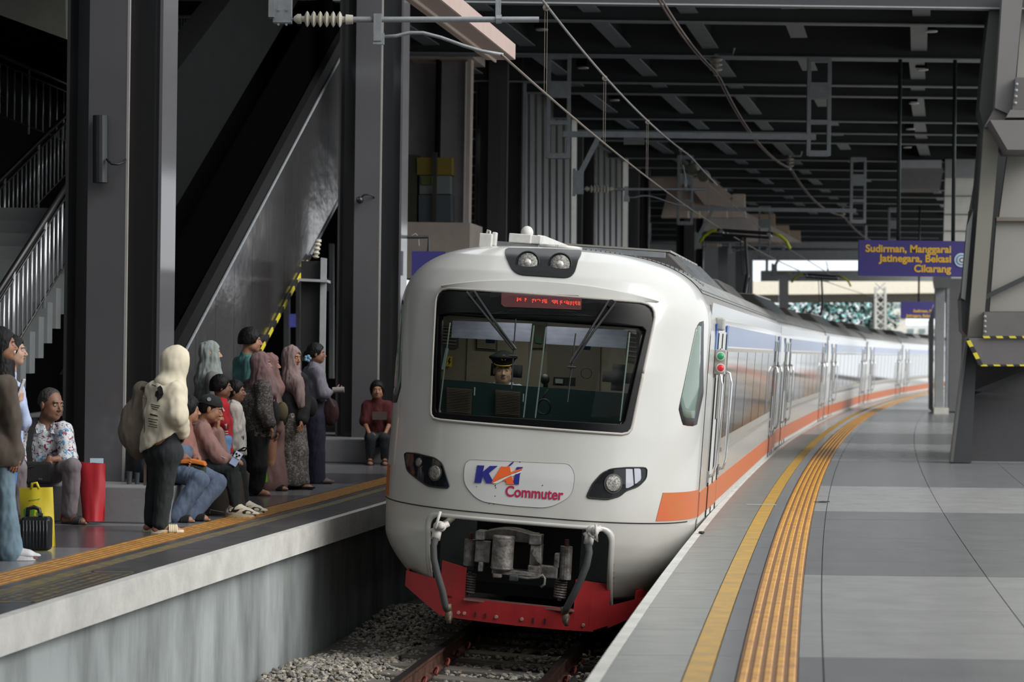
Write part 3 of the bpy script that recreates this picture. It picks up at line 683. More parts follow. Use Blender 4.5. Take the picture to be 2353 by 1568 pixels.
signboard(0, 0, 1973, 2232, 552, 637, 43, [('Sudirman, Manggarai', 2186, 581), ('Jatinegara, Bekasi', 2186, 603), ('Cikarang', 2185, 626)], 'purple hanging sign with yellow place names and a blue ring badge', (2064, 2190), (2209, 598), .18)
signboard(0, 0, 2070, 2150, 693, 733, 86, [('Sudirman, M', 2142, 718), ('Jatinegara, Bekasi', 2142, 729)], 'small far purple sign with illegible yellow lettering', (2111,), None, .13)

# ============================================================ RIGHT: escalator structure
rs = thing('escalator_structure', 'dark leaning escalator frame with pale soffit panels at right', 'escalator', W(2270, 1063, 36.5))
M_soff = mat('pale_soffit', '#86847e', .6, var=.06, vscale=1); M_soff2 = mat('beige_frame', '#6e6c63', .55, var=.08, vscale=1); M_fr = mat('frame_grey', '#636160', .5, var=.06)
M_dk = mat('charcoal_cladding', '#2f3032', .5, var=.1); M_dk2 = mat('charcoal_wall', '#38373a', .55, var=.1)
def rp(nm, pts, Y, d, m, dx=.12): return slab(nm, pts, Y, d, m, rs, dx)
rp('backing_wall', [(2206, 700), (2222, 520), (2262, 292), (2300, -20), (2420, -20), (2420, 770), (2224, 770)], 38.2, .2, M_dk)
rp('base_wall', [(2232, 1064), (2420, 1067), (2420, 760), (2240, 760)], 37.1, 3, M_dk2)
rp('base_post', [(2186, 1063), (2232, 1064), (2246, 775), (2222, 775)], 36.3, .6, M_dk)
rp('post_edge', [(2184, 1061), (2190, 1063), (2226, 776), (2220, 776)], 36.2, .3, mat('edge_galv', '#505252', .5))
rp('lower_frame', [(2224, 775), (2258, 775), (2296, 320), (2278, 292), (2262, 292)], 36.4, .35, M_soff2)
rp('lower_frame_side', [(2211, 760), (2224, 775), (2262, 292), (2255, 300), (2240, 480), (2233, 480), (2222, 640), (2208, 690)], 36.6, .8, M_dk)
rp('glass_strip', [(2209, 685), (2218, 690), (2236, 485), (2230, 500), (2222, 520)], 36.5, .1, mat('strip_grey','#6f726f',.4))
rp('upper_frame', [(2286, 248), (2318, 262), (2328, 240), (2352, -20), (2304, -20)], 36.2, .35, M_fr)
rp('frame_knee', [(2262, 292), (2278, 292), (2318, 272), (2328, 240), (2286, 248)], 36.3, .35, M_fr)
rp('upper_frame_side', [(2262, 300), (2286, 250), (2304, -20), (2278, -20), (2262, 120), (2250, 250)], 36.7, .8, mat('dark_green_clad', '#2b2e2c', .5))
rp('soffit_panel', [(2316, 348), (2420, 348), (2420, 500), (2296, 500)], 36.9, .2, M_soff)
rp('soffit_panel', [(2290, 508), (2420, 508), (2420, 716), (2274, 716)], 36.9, .2, M_soff)
rp('soffit_panel', [(2352, -20), (2420, -20), (2420, 178), (2336, 178)], 36.9, .2, M_soff)
rp('soffit_joint', [(2290, 499), (2420, 501), (2420, 508), (2290, 508)], 36.8, .3, mat('joint_brown', '#6b6259', .6))
rp('bolt_plate', [(2334, 178), (2420, 178), (2420, 252), (2326, 252)], 36.0, .4, mat('plate_dark', '#504e4c', .5))
rp('bracket_flange', [(2322, 252), (2420, 254), (2420, 270), (2312, 270)], 35.9, .9, M_fr)
rp('bracket_box', [(2275, 276), (2420, 276), (2420, 345), (2315, 344)], 35.6, 1.2, M_fr)
rp('bolt_plate', [(2262, 717), (2420, 717), (2420, 774), (2258, 774)], 36.2, .4, mat('plate_dark2', '#5c5957', .5))
rp('tray', [(2226, 777), (2420, 779), (2420, 842), (2250, 840)], 35.9, 1.1, mat('tray_grey', '#5a5658', .55))
for i, (x, y) in enumerate([(2336, 194), (2335, 208), (2334, 222), (2333, 237), (2263, 728), (2263, 739), (2263, 751), (2263, 763)]):
    p = W(x, y, 35.98 if y < 300 else 36.18); mb = MB(); mb.lathe(p, (0, -1, 0), [(0, .022), (.02, .022), (.025, .01)], 8); obj('bolt', mb, M_galv, rs)
for i in range(10):
    x = 2258+i*15; m = my if i % 2 == 0 else mk_
    for yy, h in ((775, 5), (840, 4)):
        mb = MB(); p = [W(x+(0 if yy < 800 else -6), yy-h/2, 35.85), W(x+15+(0 if yy < 800 else -6), yy-h/2, 35.85), W(x+18+(0 if yy < 800 else -6), yy+h/2, 35.85), W(x+3+(0 if yy < 800 else -6), yy+h/2, 35.85)]
        mb.prism(p, (0, .03, 0)); obj('warning_tape', mb, m, rs)
for i in range(4):
    f0, f1 = i/4, (i+1)/4; a = (2221+29*f0, 784+56*f0); b = (2221+29*f1, 784+56*f1)
    mb = MB(); mb.prism([W(a[0], a[1], 35.84), W(a[0]+9, a[1]-2, 35.84), W(b[0]+9, b[1]-2, 35.84), W(b[0], b[1], 35.84)], (0, .03, 0)); obj('warning_tape', mb, my if i % 2 == 0 else mk_, rs)
for a, b, wd in (((2262, 684), (2425, 606), .07), ((2238, 902), (2425, 828), .07), ((2238, 903), (2425, 914), .05)):
    mb = MB(); mb.bar(W(a[0], a[1], 36.8), W(b[0], b[1], 36.8), .06, wd*1.0, (0, 0, 1)); obj('brace', mb, M_dk, rs)

# far right column and white soffits
fc = thing('far_column', 'grey steel column with a pale foot at the far right of the platform', 'column', W(2165, 948, 68))
slab('shaft', [(2150, 660), (2172, 660), (2168, 938), (2148, 938)], 68, .5, mat('far_col_face', '#8f9294', .5), fc)
slab('side_flange', [(2176, 660), (2182, 660), (2178, 945), (2172, 945)], 67.6, .1, M_galv, fc)
slab('foot', [(2146, 938), (2180, 938), (2180, 952), (2146, 952)], 67.4, .7, mat('pale_foot', '#c2c1ba', .6), fc)
slab('cap', [(2144, 636), (2186, 636), (2182, 662), (2148, 662)], 67.5, .8, M_steel, fc)
slab('side_panel', [(2182, 640), (2215, 640), (2208, 946), (2180, 946)], 69, 3, mat('far_side_panel', '#5c5b5d', .6), fc)
slab('rear_post', [(2134, 740), (2146, 700), (2144, 948), (2134, 940)], 70, .5, M_steel, fc)
ws = thing('white_soffit', 'pale boxed stair soffit hanging at right behind the big sign', 'soffit', W(2180, 480, 66))
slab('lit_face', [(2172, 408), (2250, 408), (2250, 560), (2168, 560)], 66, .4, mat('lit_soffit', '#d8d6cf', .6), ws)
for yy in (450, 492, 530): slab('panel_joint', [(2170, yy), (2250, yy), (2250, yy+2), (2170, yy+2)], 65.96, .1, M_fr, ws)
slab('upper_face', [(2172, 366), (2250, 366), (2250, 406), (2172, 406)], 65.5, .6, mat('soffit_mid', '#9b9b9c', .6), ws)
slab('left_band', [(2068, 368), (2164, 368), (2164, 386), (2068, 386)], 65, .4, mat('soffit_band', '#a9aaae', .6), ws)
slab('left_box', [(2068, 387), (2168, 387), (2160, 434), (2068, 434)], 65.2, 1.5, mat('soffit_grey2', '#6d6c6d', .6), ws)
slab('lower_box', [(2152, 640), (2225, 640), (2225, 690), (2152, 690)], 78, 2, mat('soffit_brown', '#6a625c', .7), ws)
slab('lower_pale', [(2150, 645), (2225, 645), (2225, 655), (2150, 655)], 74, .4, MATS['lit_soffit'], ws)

# ============================================================ FAR BACKGROUND
ov = thing('overpass', 'sunlit cream concrete overpass beyond the station end', 'bridge', W(1950, 680, 160))
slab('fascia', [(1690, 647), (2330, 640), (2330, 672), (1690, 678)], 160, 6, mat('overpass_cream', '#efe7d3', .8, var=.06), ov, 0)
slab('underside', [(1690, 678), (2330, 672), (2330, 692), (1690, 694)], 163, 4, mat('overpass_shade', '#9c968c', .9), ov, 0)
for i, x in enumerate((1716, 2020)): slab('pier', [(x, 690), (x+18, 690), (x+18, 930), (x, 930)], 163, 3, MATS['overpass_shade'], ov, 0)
M_leaf = mat('far_leaves', '#3f5a4c', .7, col2='#20332c', vscale=1.5)
M_leaf2 = mat('far_leaves_bright', '#b5f0ee', .6, col2='#5fa7a2', vscale=2)  # cyan sky glimpsed through the foliage, put in as pale flecks
def tree(cx, cy, Y, r, h, label, n=520):
    c = W(cx, cy, Y); t = thing('tree', label, 'tree', (c.x, Y, -2))
    mb = MB(); mb.tube([(c.x, Y, -2), (c.x+.2, Y, c.z)], .35, 8, r2=.18); obj('trunk', mb, mat('bark', '#3a342e', .9), t)
    for nm, m, k, sc in (('foliage', M_leaf, n, 1), ('bright_leaves', M_leaf2, int(n*.45), 1.05)):
        mb = MB()
        for i in range(k):
            d = Vector((random.gauss(0, 1), random.gauss(0, 1), random.gauss(0, 1))).normalized()*(random.random()**.4)
            p = c+Vector((d.x*r*sc, d.y*r*.7*sc, d.z*h*sc)); a = Vector((random.gauss(0, 1), random.gauss(0, 1), random.gauss(0, 1))).normalized(); b = a.cross(Vector((.3, .2, 1))).normalized(); s = random.uniform(.1, .27)
            mb.add([p-a*s-b*s*.6, p+a*s-b*s*.3, p+a*s*.8+b*s*.6, p-a*s*.7+b*s*.5], [(0, 1, 2, 3)])
        tag(obj(nm, mb, m, t, fix=False), kind='stuff')
tree(1842, 718, 178, 3.2, 2.2, 'dark leafy tree beyond the train, leftmost of the three')
tree(1925, 722, 182, 3.6, 2.6, 'teal leafy tree in the middle beyond the train roofs')
tree(1990, 735, 186, 2.6, 2.2, 'rightmost teal tree beside the pale lattice mast')
ms = thing('lattice_mast', 'pale lattice mast beyond the train next to the trees', 'mast', W(2025, 790, 150))
mb = MB()
for x in (2012, 2034): mb.tube([W(x, 932, 150), W(x, 660, 150)], .09, 5)
for k in range(8): mb.tube([W(2012, 810-k*20, 150), W(2034, 790-k*20, 150)], .05, 4); mb.tube([W(2034, 810-k*20, 150), W(2012, 790-k*20, 150)], .05, 4)
obj('frame', mb, mat('pale_mast', '#c9c9c2', .6), ms)
for i, (x0, y0, x1, y1, Y, c, lab) in enumerate(((2040, 715, 2082, 800, 190, '#e9e5d8', 'white building block beyond the pale mast'), (2080, 748, 2160, 830, 200, '#d6d9d6', 'pale low building at the right end of the view'), (2052, 690, 2075, 716, 192, '#cfd6d2', 'white rooftop box on the far building'))):
    b = thing('far_building', lab, 'building', W((x0+x1)/2, y1, Y)); slab('walls', [(x0, y0), (x1, y0), (x1, 905), (x0, 905)], Y, 8, mat('far_bld%d' % i, c, .8), b, 0)
    for k in range(3): slab('window', [(x0+6+(x1-x0)*k/3, y0+8), (x0+6+(x1-x0)*k/3+(x1-x0)/6, y0+8), (x0+6+(x1-x0)*k/3+(x1-x0)/6, y0+18), (x0+6+(x1-x0)*k/3, y0+18)], Y-.1, .1, mat('far_window', '#7d8b8c', .4), b, 0)

# things glimpsed between the columns at left
t = thing('steel_post', 'dark steel post with a pale side and an insulator on top beside the second column', 'post', (-2.9, 33, 0))
slab('shaft', [(692, 600), (737, 600), (734, 830), (690, 830)], 33.0, .4, M_darkwall, t, 0)
slab('pale_flange', [(737, 592), (750, 594), (746, 860), (733, 860)], 32.9, .1, mat('pale_post_side', '#9a9c9e', .5), t, 0)
slab('cap_plate', [(686, 640), (752, 643), (752, 649), (686, 646)], 32.8, .6, MATS['pale_post_side'], t, 0)
insul(W(725, 594, 33), W(732, 550, 33), 3, .05, 'insulator', t)
for i, (x0, x1) in enumerate(((652, 664), (680, 690), (756, 766))):
    mb = MB(); mb.prism([W(x0, 640 if i < 2 else 560, 52), W(x1, 640 if i < 2 else 560, 52), W(x1, 870, 52), W(x0, 870, 52)], (0, .3, 0)); tag(obj('pale_post', mb, mat('pale_post', '#c2c3c4', .5)), ('pale post seen under the escalator tape, left of the pair', 'pale post right beside the small blue screen', 'pale post showing between the steel post and the second column')[i], 'post', 'pale posts deep behind the columns')
t = thing('blue_screen', 'small glowing blue screen deep between the pale posts', 'screen', W(671, 735, 52)); slab('panel', [(664, 722), (680, 722), (680, 752), (664, 752)], 52, .1, mat('blue_glow', '#5a5fae', .5, emit=.35), t, 0)
mb = MB(); mb.prism([W(645, 640, 54), W(766, 640, 54), W(766, 668, 54), W(645, 668, 54)], (0, .3, 0)); tag(obj('pale_lintel', mb, MATS['pale_post']), 'pale beam across the posts under the escalator', 'beam')
# ============================================================ TRAIN
TA = math.atan(.149); TC = .062; TY0 = 21.3
ct, st_ = math.cos(TA), math.sin(TA)
def trainM(O, a, c=TC):
    t = Vector((math.sin(a), math.cos(a), 0))
    e = Vector((math.cos(a)*math.cos(c), -math.sin(a)*math.cos(c), -math.sin(c)))
    u = e.cross(t)
    u = Vector((math.cos(a)*math.sin(c), -math.sin(a)*math.sin(c), math.cos(c)))
    return Matrix(((e.x, t.x, u.x, O[0]), (e.y, t.y, u.y, O[1]), (e.z, t.z, u.z, O[2]), (0, 0, 0, 1)))
TM = trainM((XR(TY0)-1.66+.05, TY0, -1.1), TA); TMi = TM.inverted()
def TP(px, py, yl):
    o = TMi @ CAMP; d = TMi.to_3x3() @ ray(px, py); s = (yl-o.y)/d.y; return o+d*s
M_white = mat('train_white_paint', '#bfbfbb', .28, var=.05, vscale=1.5, coat=.5)
def _dirt(m):
    nt = m.node_tree; b = nt.nodes['Principled BSDF']; 
    t = nt.nodes.new('ShaderNodeTexCoord'); sx = nt.nodes.new('ShaderNodeSeparateXYZ'); nt.links.new(t.outputs['Object'], sx.inputs[0])
    n = nt.nodes.new('ShaderNodeTexNoise'); n.inputs['Scale'].default_value = 3; n.inputs['Detail'].default_value = 8
    nt.links.new(t.outputs['Object'], n.inputs['Vector'])
    mr = nt.nodes.new('ShaderNodeMapRange'); mr.inputs[1].default_value = 1.6; mr.inputs[2].default_value = .7; mr.inputs[3].default_value = 0; mr.inputs[4].default_value = .8
    nt.links.new(sx.outputs['Z'], mr.inputs[0]); mu = nt.nodes.new('ShaderNodeMath'); mu.operation = 'MULTIPLY'; nt.links.new(mr.outputs[0], mu.inputs[0]); nt.links.new(n.outputs['Fac'], mu.inputs[1])
    old = b.inputs['Base Color'].links[0].from_socket; mx = nt.nodes.new('ShaderNodeMix'); mx.data_type = 'RGBA'
    nt.links.new(mu.outputs[0], mx.inputs[0]); nt.links.new(old, mx.inputs[6]); mx.inputs[7].default_value = (*lin('#8b8272'), 1); nt.links.new(mx.outputs[2], b.inputs['Base Color'])
_dirt(M_white)
M_frit = mat('black_glass_border', '#08090a', .35, var=.0, spec=.2)
M_rub = mat('black_rubber', '#19191b', .7)
M_gask = mat('grey_gasket', '#8a8782', .5)
M_orange = mat('orange_livery', '#b85a30', .5, col2='#ad6432', vscale=3)
M_blue = mat('blue_livery', '#24529b', .35, coat=.3)
M_red = mat('red_plow_paint', '#a31d22', .5, var=.25, vscale=4)
M_coup = mat('greasy_cast_iron', '#8a8784', .55, metal=.3, col2='#504c48', vscale=14, bump=.5, bscale=40)
M_chrome = mat('chrome', '#d8d8d8', .12, metal=1)
M_under = mat('underframe_dark', '#343b3e', .7, var=.3)
M_hose = mat('air_hose_rubber', '#3e3f40', .75)
M_wcock = mat('white_air_cock', '#c8c5bf', .5, var=.25, vscale=30)
M_inner = mat('cab_panel_beige', '#857b6c', .7)
M_teal = mat('cab_desk_teal', '#203c3c', .6)

YB = 1.5
def halfw(z):
    if z <= 1.25:
        return 1.455-.03*max(0, (1.25-z)/.6)-(.28*max(0, (.95-z)/.42)**1.6 if z < .95 else 0)
    if z < 2.95: return 1.46
    t = min(1, (z-2.95)/.725); return 1.46*max(0, 1-t**2.6)**(1/3.2)
def y0f(z):
    pts = [(.5, .16), (.8, .05), (1.05, .0), (1.25, .0), (1.6, .01), (2.03, .06), (2.6, .16), (3.2, .32), (3.4, .42), (3.55, .56), (3.64, .8), (3.675, 1.2)]
    if z <= pts[0][0]: return pts[0][1]
    for (a, ya), (b, yb) in zip(pts[:-1], pts[1:]):
        if z <= b: return ya+(yb-ya)*(z-a)/(b-a)
    return pts[-1][1]
def SF(x, z, off=0):
    w_ = halfw(z); q = min(.999, abs(x)/max(w_, 1e-3)); y0 = y0f(z); d = YB-y0
    return y0+d*(1-(1-q**2.9)**(1/2.0))-off
def SP3(x, z, off=0):
    """surface point moved outwards by off"""
    y = SF(x, z); e = .01
    nx = (SF(x+e, z)-SF(x-e, z))/(2*e); nz_ = (SF(x, z+e)-SF(x, z-e))/(2*e)
    n = Vector((nx, -1, nz_)); n.normalize()
    n = Vector((n.x, n.y, n.z)); return Vector((x, y, z))+n*off
def PS(px, py, off=0):
    y = .3
    for _ in range(30):
        p = TP(px, py, y); ny = SF(max(-1.455, min(1.455, p.x)), p.z); y = y*.5+ny*.5
    return p.x, p.z
def inpoly(x, z, P):
    c = False; n = len(P)
    for i in range(n):
        x1, z1 = P[i]; x2, z2 = P[(i+1) % n]
        if (z1 > z) != (z2 > z) and x < (x2-x1)*(z-z1)/(z2-z1)+x1: c = not c
    return c
def rounded(P, r, n=5):
    out = []; N = len(P)
    if not isinstance(r, (list, tuple)): r = [r]*N
    for i in range(N):
        p = Vector((*P[i], 0)); a = Vector((*P[i-1], 0)); b = Vector((*P[(i+1) % N], 0)); da = (a-p).normalized(); db = (b-p).normalized()
        rr = min(r[i], (a-p).length*.48, (b-p).length*.48); s = p+da*rr; e = p+db*rr
        for k in range(n+1):
            t = k/n; q = s*(1-t)**2+p*2*t*(1-t)+e*t*t; out.append((q.x, q.y))
    return out
def resample(P, n):
    L = [0]; N = len(P)
    for i in range(N): L.append(L[-1]+math.dist(P[i], P[(i+1) % N]))
    out = []; j = 0
    for k in range(n):
        t = L[-1]*k/n
        while L[j+1] < t: j += 1
        f = (t-L[j])/max(1e-9, L[j+1]-L[j]); a = P[j]; b = P[(j+1) % N]; out.append((a[0]+(b[0]-a[0])*f, a[1]+(b[1]-a[1])*f))
    return out
def patch(mb, P, off=.004, depth=.012, rings=5, n=64, surf=SP3, sub=None):
    P = resample(P, n) if n else P; n = len(P); c = (sum(p[0] for p in P)/n, sum(p[1] for p in P)/n)
    vs = [surf(p[0], p[1], off-depth) for p in P]
    for k in range(rings+1):
        t = 1-k/(rings+1); vs += [surf(c[0]+(p[0]-c[0])*t, c[1]+(p[1]-c[1])*t, off) for p in P]
    vs.append(surf(c[0], c[1], off)); fs = []
    for k in range(rings+1): fs += [(k*n+i, k*n+(i+1) % n, (k+1)*n+(i+1) % n, (k+1)*n+i) for i in range(n)]
    fs += [((rings+1)*n+i, (rings+1)*n+(i+1) % n, len(vs)-1) for i in range(n)]
    mb.add(vs, fs)
def ring(mb, P, Q, offP=.004, offQ=.004, depth=.015, rows=3, surf=SP3):
    n = len(P); vs = []
    vs += [surf(*p, offP-depth) for p in P]
    for k in range(rows+1):
        t = k/rows; vs += [surf(p[0]+(q[0]-p[0])*t, p[1]+(q[1]-p[1])*t, offP+(offQ-offP)*t) for p, q in zip(P, Q)]
    vs += [surf(*q, offQ-depth*2.5) for q in Q]
    mb.add(vs, [(k*n+i, k*n+(i+1) % n, (k+1)*n+(i+1) % n, (k+1)*n+i) for k in range(rows+2) for i in range(n)])
def rimtube(mb, P, r, off=0, surf=SP3, closed=True):
    pts = [surf(*p, off) for p in P]
    if closed: pts.append(pts[0])
    mb.tube(pts, r, 6)

train = thing('commuter_train', 'white electric commuter train with orange stripe and wide black windscreen at the platform', 'train', M=TM)
# --- nose shell
outer = [(-.98, 3.215), (1.03, 3.215), (.90, 2.035), (-.895, 2.035)]; outerR = rounded(outer, [.13, .16, .07, .07], 8)
clear = [(-.93, 2.985), (.955, 2.995), (.84, 2.125), (-.855, 2.10)]; clearR = rounded(clear, .012, 2)
opening = [(-.845, 1.195), (.825, 1.195), (.815, .45), (-.81, .45)]; openR = rounded(opening, [.11, .13, .01, .01], 6)
NZ, NT = 150, 150
zs = [.55+(3.0-.55)*k/100 for k in range(100)]+[2.99+.685*math.sin(math.pi/2*k/56) for k in range(1, 57)]
zs[-1] = 3.6745
vs = []; fs = []
for z in zs:
    w_ = max(halfw(z), .004); y0 = y0f(z); d = YB-y0
    for k in range(NT+1):
        th = -1+2*k/NT
        # distribute: x param eased so sides are well sampled
        a = math.sin(th*math.pi/2); x = w_*a
        q = abs(a); y = y0+d*(1-max(0, 1-q**2.9)**.5); vs.append((x, y, z))
n1 = NT+1
outer_in = [(.015+(x-.015)*.978, 2.62+(z-2.62)*.97) for x, z in outerR]
sideL = None
def sidepoly(pts):  # pixel outline on right corner -> (x,z)
    return [PS(*p) for p in pts]
for j in range(len(zs)-1):
    for k in range(NT):
        idx = (j*n1+k, j*n1+k+1, (j+1)*n1+k+1, (j+1)*n1+k)
        cx = sum(vs[i][0] for i in idx)/4; cz = sum(vs[i][2] for i in idx)/4; cy = sum(vs[i][1] for i in idx)/4
        if abs(cx) < 1.08 and inpoly(cx, cz, outer_in): continue
        if cz < 1.25 and abs(cx) < 1.0 and inpoly(cx, cz, openR): continue
        fs.append(idx)
mb = MB(); mb.add(vs, fs)
nose = obj('cab_shell', mb, M_white, train, local=True); autosmooth(nose, 40)
sl = nose.modifiers.new('s', 'SOLIDIFY'); sl.thickness = .03; sl.offset = -1
# rim lip of lower opening, seams
oO = resample(openR, 120); cO = (0.03, .8); oI = [(cO[0]+(x-cO[0])*.97, z-(.015 if z > 1.1 else 0)) for x, z in oO]; oX = [(x+(.02 if x > cO[0] else -.02)*min(1, abs(x-cO[0])/.5), z+(.02 if z > 1.0 else 0)) for x, z in oO]
mb = MB(); ring(mb, oX, oI, .004, .004, .006, 2); obj('opening_lip', mb, M_white, train, local=True, smooth=True)
mb = MB(); pts = [SP3(1.44*math.sin(a), 1.255, .0005) for a in np.linspace(-1.35, 1.35, 60)]; mb.tube(pts, .0055, 5); obj('bumper_seam', mb, M_rub, nose, local=True)
# windscreen
N_ = 120; oR = resample(outerR, N_); cR = resample(clearR, N_)
def rot_to(P):  # start both outlines at the same bearing
    c = (0, 2.6); k = min(range(len(P)), key=lambda i: abs(math.atan2(P[i][1]-c[1], P[i][0]-c[0])-math.pi*.75)); return P[k:]+P[:k]
def byangle(P, n):
    # outline point along each bearing
    out = []; c = (0.015, 2.58); m = len(P)
    for k in range(n):
        a = 2*math.pi*k/n; dx, dz = math.cos(a), math.sin(a); best = None
        for i in range(m):
            x1, z1 = P[i][0]-c[0], P[i][1]-c[1]; x2, z2 = P[(i+1) % m][0]-c[0], P[(i+1) % m][1]-c[1]
            den = dx*(z2-z1)-dz*(x2-x1)
            if abs(den) < 1e-12: continue
            t = (x1*(z2-z1)-z1*(x2-x1))/den; u = (x1*dz-z1*dx)/den
            if t > 0 and -1e-6 <= u <= 1+1e-6 and (best is None or t > best): best = t
        out.append((c[0]+dx*best, c[1]+dz*best))
    return out
oR = byangle(outerR, 160); cR = byangle(clearR, 160)
mb = MB(); ring(mb, oR, cR, .006, .005, .03, 8); obj('windscreen_border', mb, M_frit, train, local=True, smooth=True)
mb = MB(); rimtube(mb, oR, .014, .004); obj('windscreen_gasket', mb, mat('pale_gasket', '#a8a49d', .5), train, local=True, smooth=True)
M_wg = glass('windscreen_glass', '#b9c4c2', .02, gl=.0)
mb = MB(); patch(mb, cR, .002, .001, 8, None); obj('windscreen', mb, M_wg, train, local=True, smooth=True)
# recessed hood above windscreen
hood = [(-.90, 3.235), (-.45, 3.29), (.1, 3.31), (.6, 3.285), (1.02, 3.235)]
mb = MB(); n_ = 40; vs1 = []
for k in range(n_+1):
    x = -.93+1.96*k/n_; zt = 3.225+.10*(1-abs((x-.05)/.98)**2.2); zb = 3.222
    vs1 += [SP3(x, zt+.03, -.012), SP3(x, zt, .022), SP3(x, zb, .004)]
mb.add(vs1, [(3*k+i, 3*k+3+i, 3*k+4+i, 3*k+1+i) for k in range(n_) for i in (0, 1)]); o = obj('hood_crease', mb, M_white, train, local=True); autosmooth(o, 40)
# destination display
ds = [TP(1153, 672, .27), TP(1337, 680, .27), TP(1337, 712, .27), TP(1153, 706, .27)]
def XZ(px, py): return PS(px, py)
mb = MB(); P = [XZ(1128, 667), XZ(1380, 685), XZ(1376, 728), XZ(1122, 722)]; patch(mb, P, .009, .01, 2, 32); db = obj('display_housing', mb, M_frit, train, local=True)
mb = MB(); P = [XZ(1153, 673), XZ(1337, 681), XZ(1336, 713), XZ(1152, 706)]; patch(mb, P, .013, .004, 2, 32); obj('display_panel', mb, mat('led_matrix_off', '#4a2224', .4, emit=.25), db, local=True)
M_led = mat('led_red', '#ff3b22', .5, emit=2.2)
mb = MB()
segs = [(1189, 4), (1190.5, 3), (1194, 2), (1197, 3), (1207, 3), (1209, 2), (1224, 4), (1227, 2), (1231, 3), (1235, 1.5), (1238, 1.5), (1241, 2), (1247, 4), (1250, 2), (1253, 4), (1256, 4), (1269, 2), (1272, 3), (1275, 4), (1278, 3), (1281, 4), (1288, 4), (1291, 3), (1297, 2), (1301, 3), (1304, 4), (1307, 4), (1311, 4), (1314, 3), (1318, 4), (1322, 3), (1325, 4), (1329, 4), (1332, 4)]
rr = random.Random(3)
for x, h in segs:
    for q in range(int(h)):
        yb = 686.5+(x-1189)*.062+q*2.2+rr.choice((0, 0, 1)); a = SP3(*XZ(x, yb), .015); mb.ell(a, (.0042, .0022, .0038), 5, 3)
tag(obj('display_dots', mb, M_led, db, local=True, fix=False), kind='stuff')
# roof headlamp housing
P = rounded([XZ(1159, 572), XZ(1343, 578), XZ(1318, 641), XZ(1181, 632)], [.05, .05, .09, .1], 6)
mb = MB(); patch(mb, P, .012, .03, 4, 60); lh = obj('headlamp_housing', mb, mat('gloss_black', '#0a0c0e', .3, spec=.3), train, local=True, smooth=True); autosmooth(lh, 40)
M_lens = mat('lamp_reflector', '#a8a7a2', .25, metal=.6, col2='#5a5753', vscale=60, bump=.6, bscale=200)
def lampunit(px, py, r, parent, nm='headlamp', off=.014):
    x, z = XZ(px, py); c = SP3(x, z, off); t = Vector((0, -1, .18))
    mb = MB(); mb.lathe(c, t, [(-.02, r), (.012, r), (.016, r*.92), (.004, r*.86)], 24, caps=True); h = obj(nm, mb, M_rub, parent, local=True); autosmooth(h)
    mb = MB(); mb.lathe(c+t.normalized()*.008, t, [(0, r*.84), (.006, r*.8), (.014, r*.45), (.017, .001)], 24); obj('lens', mb, M_lens, h if parent.type == 'EMPTY' else parent, local=True, smooth=True)
    if r > .05: 
        mb = MB(); mb.lathe(c+t.normalized()*.016, t, [(0, r*.34), (.008, r*.3), (.01, .001)], 16); obj('bulb_cap', mb, mat('bulb_cap', '#c9c7c0', .3, metal=.5), h if parent.type == 'EMPTY' else parent, local=True, smooth=True)
lampunit(1213, 607, .11, lh); lampunit(1287, 611, .11, lh)
# corner headlights (cat-eye outlines traced on the nose surface)
def outline(pts, r): return rounded([XZ(*p) for p in pts], r, 5)
hlL = outline([(930, 1041), (958, 1043), (1000, 1053), (1017, 1066), (1034, 1122), (1012, 1121), (985, 1118), (965, 1105), (936, 1081)], .03)
hlR = outline([(1404, 1078), (1440, 1075), (1486, 1075), (1484, 1100), (1466, 1118), (1437, 1128), (1425, 1140), (1396, 1148), (1347, 1144), (1362, 1112), (1383, 1088)], .03)
for P, nm, lamps in ((hlL, 'left', ((1001, 1087, .075), (964, 1063, .045))), (hlR, 'right', ((1408, 1112, .088),))):
    mb = MB(); patch(mb, P, .006, .02, 4, 60); h = obj('headlight', mb, mat('headlight_glass', '#15181b', .08, var=.0), train, local=True, smooth=True); autosmooth(h, 40)
    mb = MB(); rimtube(mb, resample(P, 60), .007, .006); obj('headlight_seal', mb, M_rub, h, local=True, smooth=True)
    for px, py, r in lamps:
        x, z = XZ(px, py); c = SP3(x, z, .008); dn = (SP3(x, z, .1)-SP3(x, z, 0)).normalized()
        mb = MB(); mb.lathe(c, dn, [(0, r), (.004, r*.98), (.005, r*.9)], 24); obj('lens_rim', mb, mat('lens_rim_grey', '#4b4d4e', .3, metal=.4), h, local=True)
        mb = MB(); mb.lathe(c+dn*.0045, dn, [(0, r*.88), (.005, r*.7), (.009, .001)], 24); obj('lens', mb, M_lens, h, local=True, smooth=True)
for k, (a, b) in enumerate((((1437, 1078), (1451, 1122)), ((1456, 1077), (1470, 1112)))):
    P = [XZ(a[0], a[1]), XZ(a[0]+15, a[1]), XZ(b[0]+4 - k*2, b[1]-6-4*k), XZ(b[0]-14+k*2, b[1]+2)]
    mb = MB(); patch(mb, P, .009, .003, 1, 16); obj('indicator_lens', mb, mat('clear_indicator', '#b9bbc4', .15, metal=.2), train, local=True)
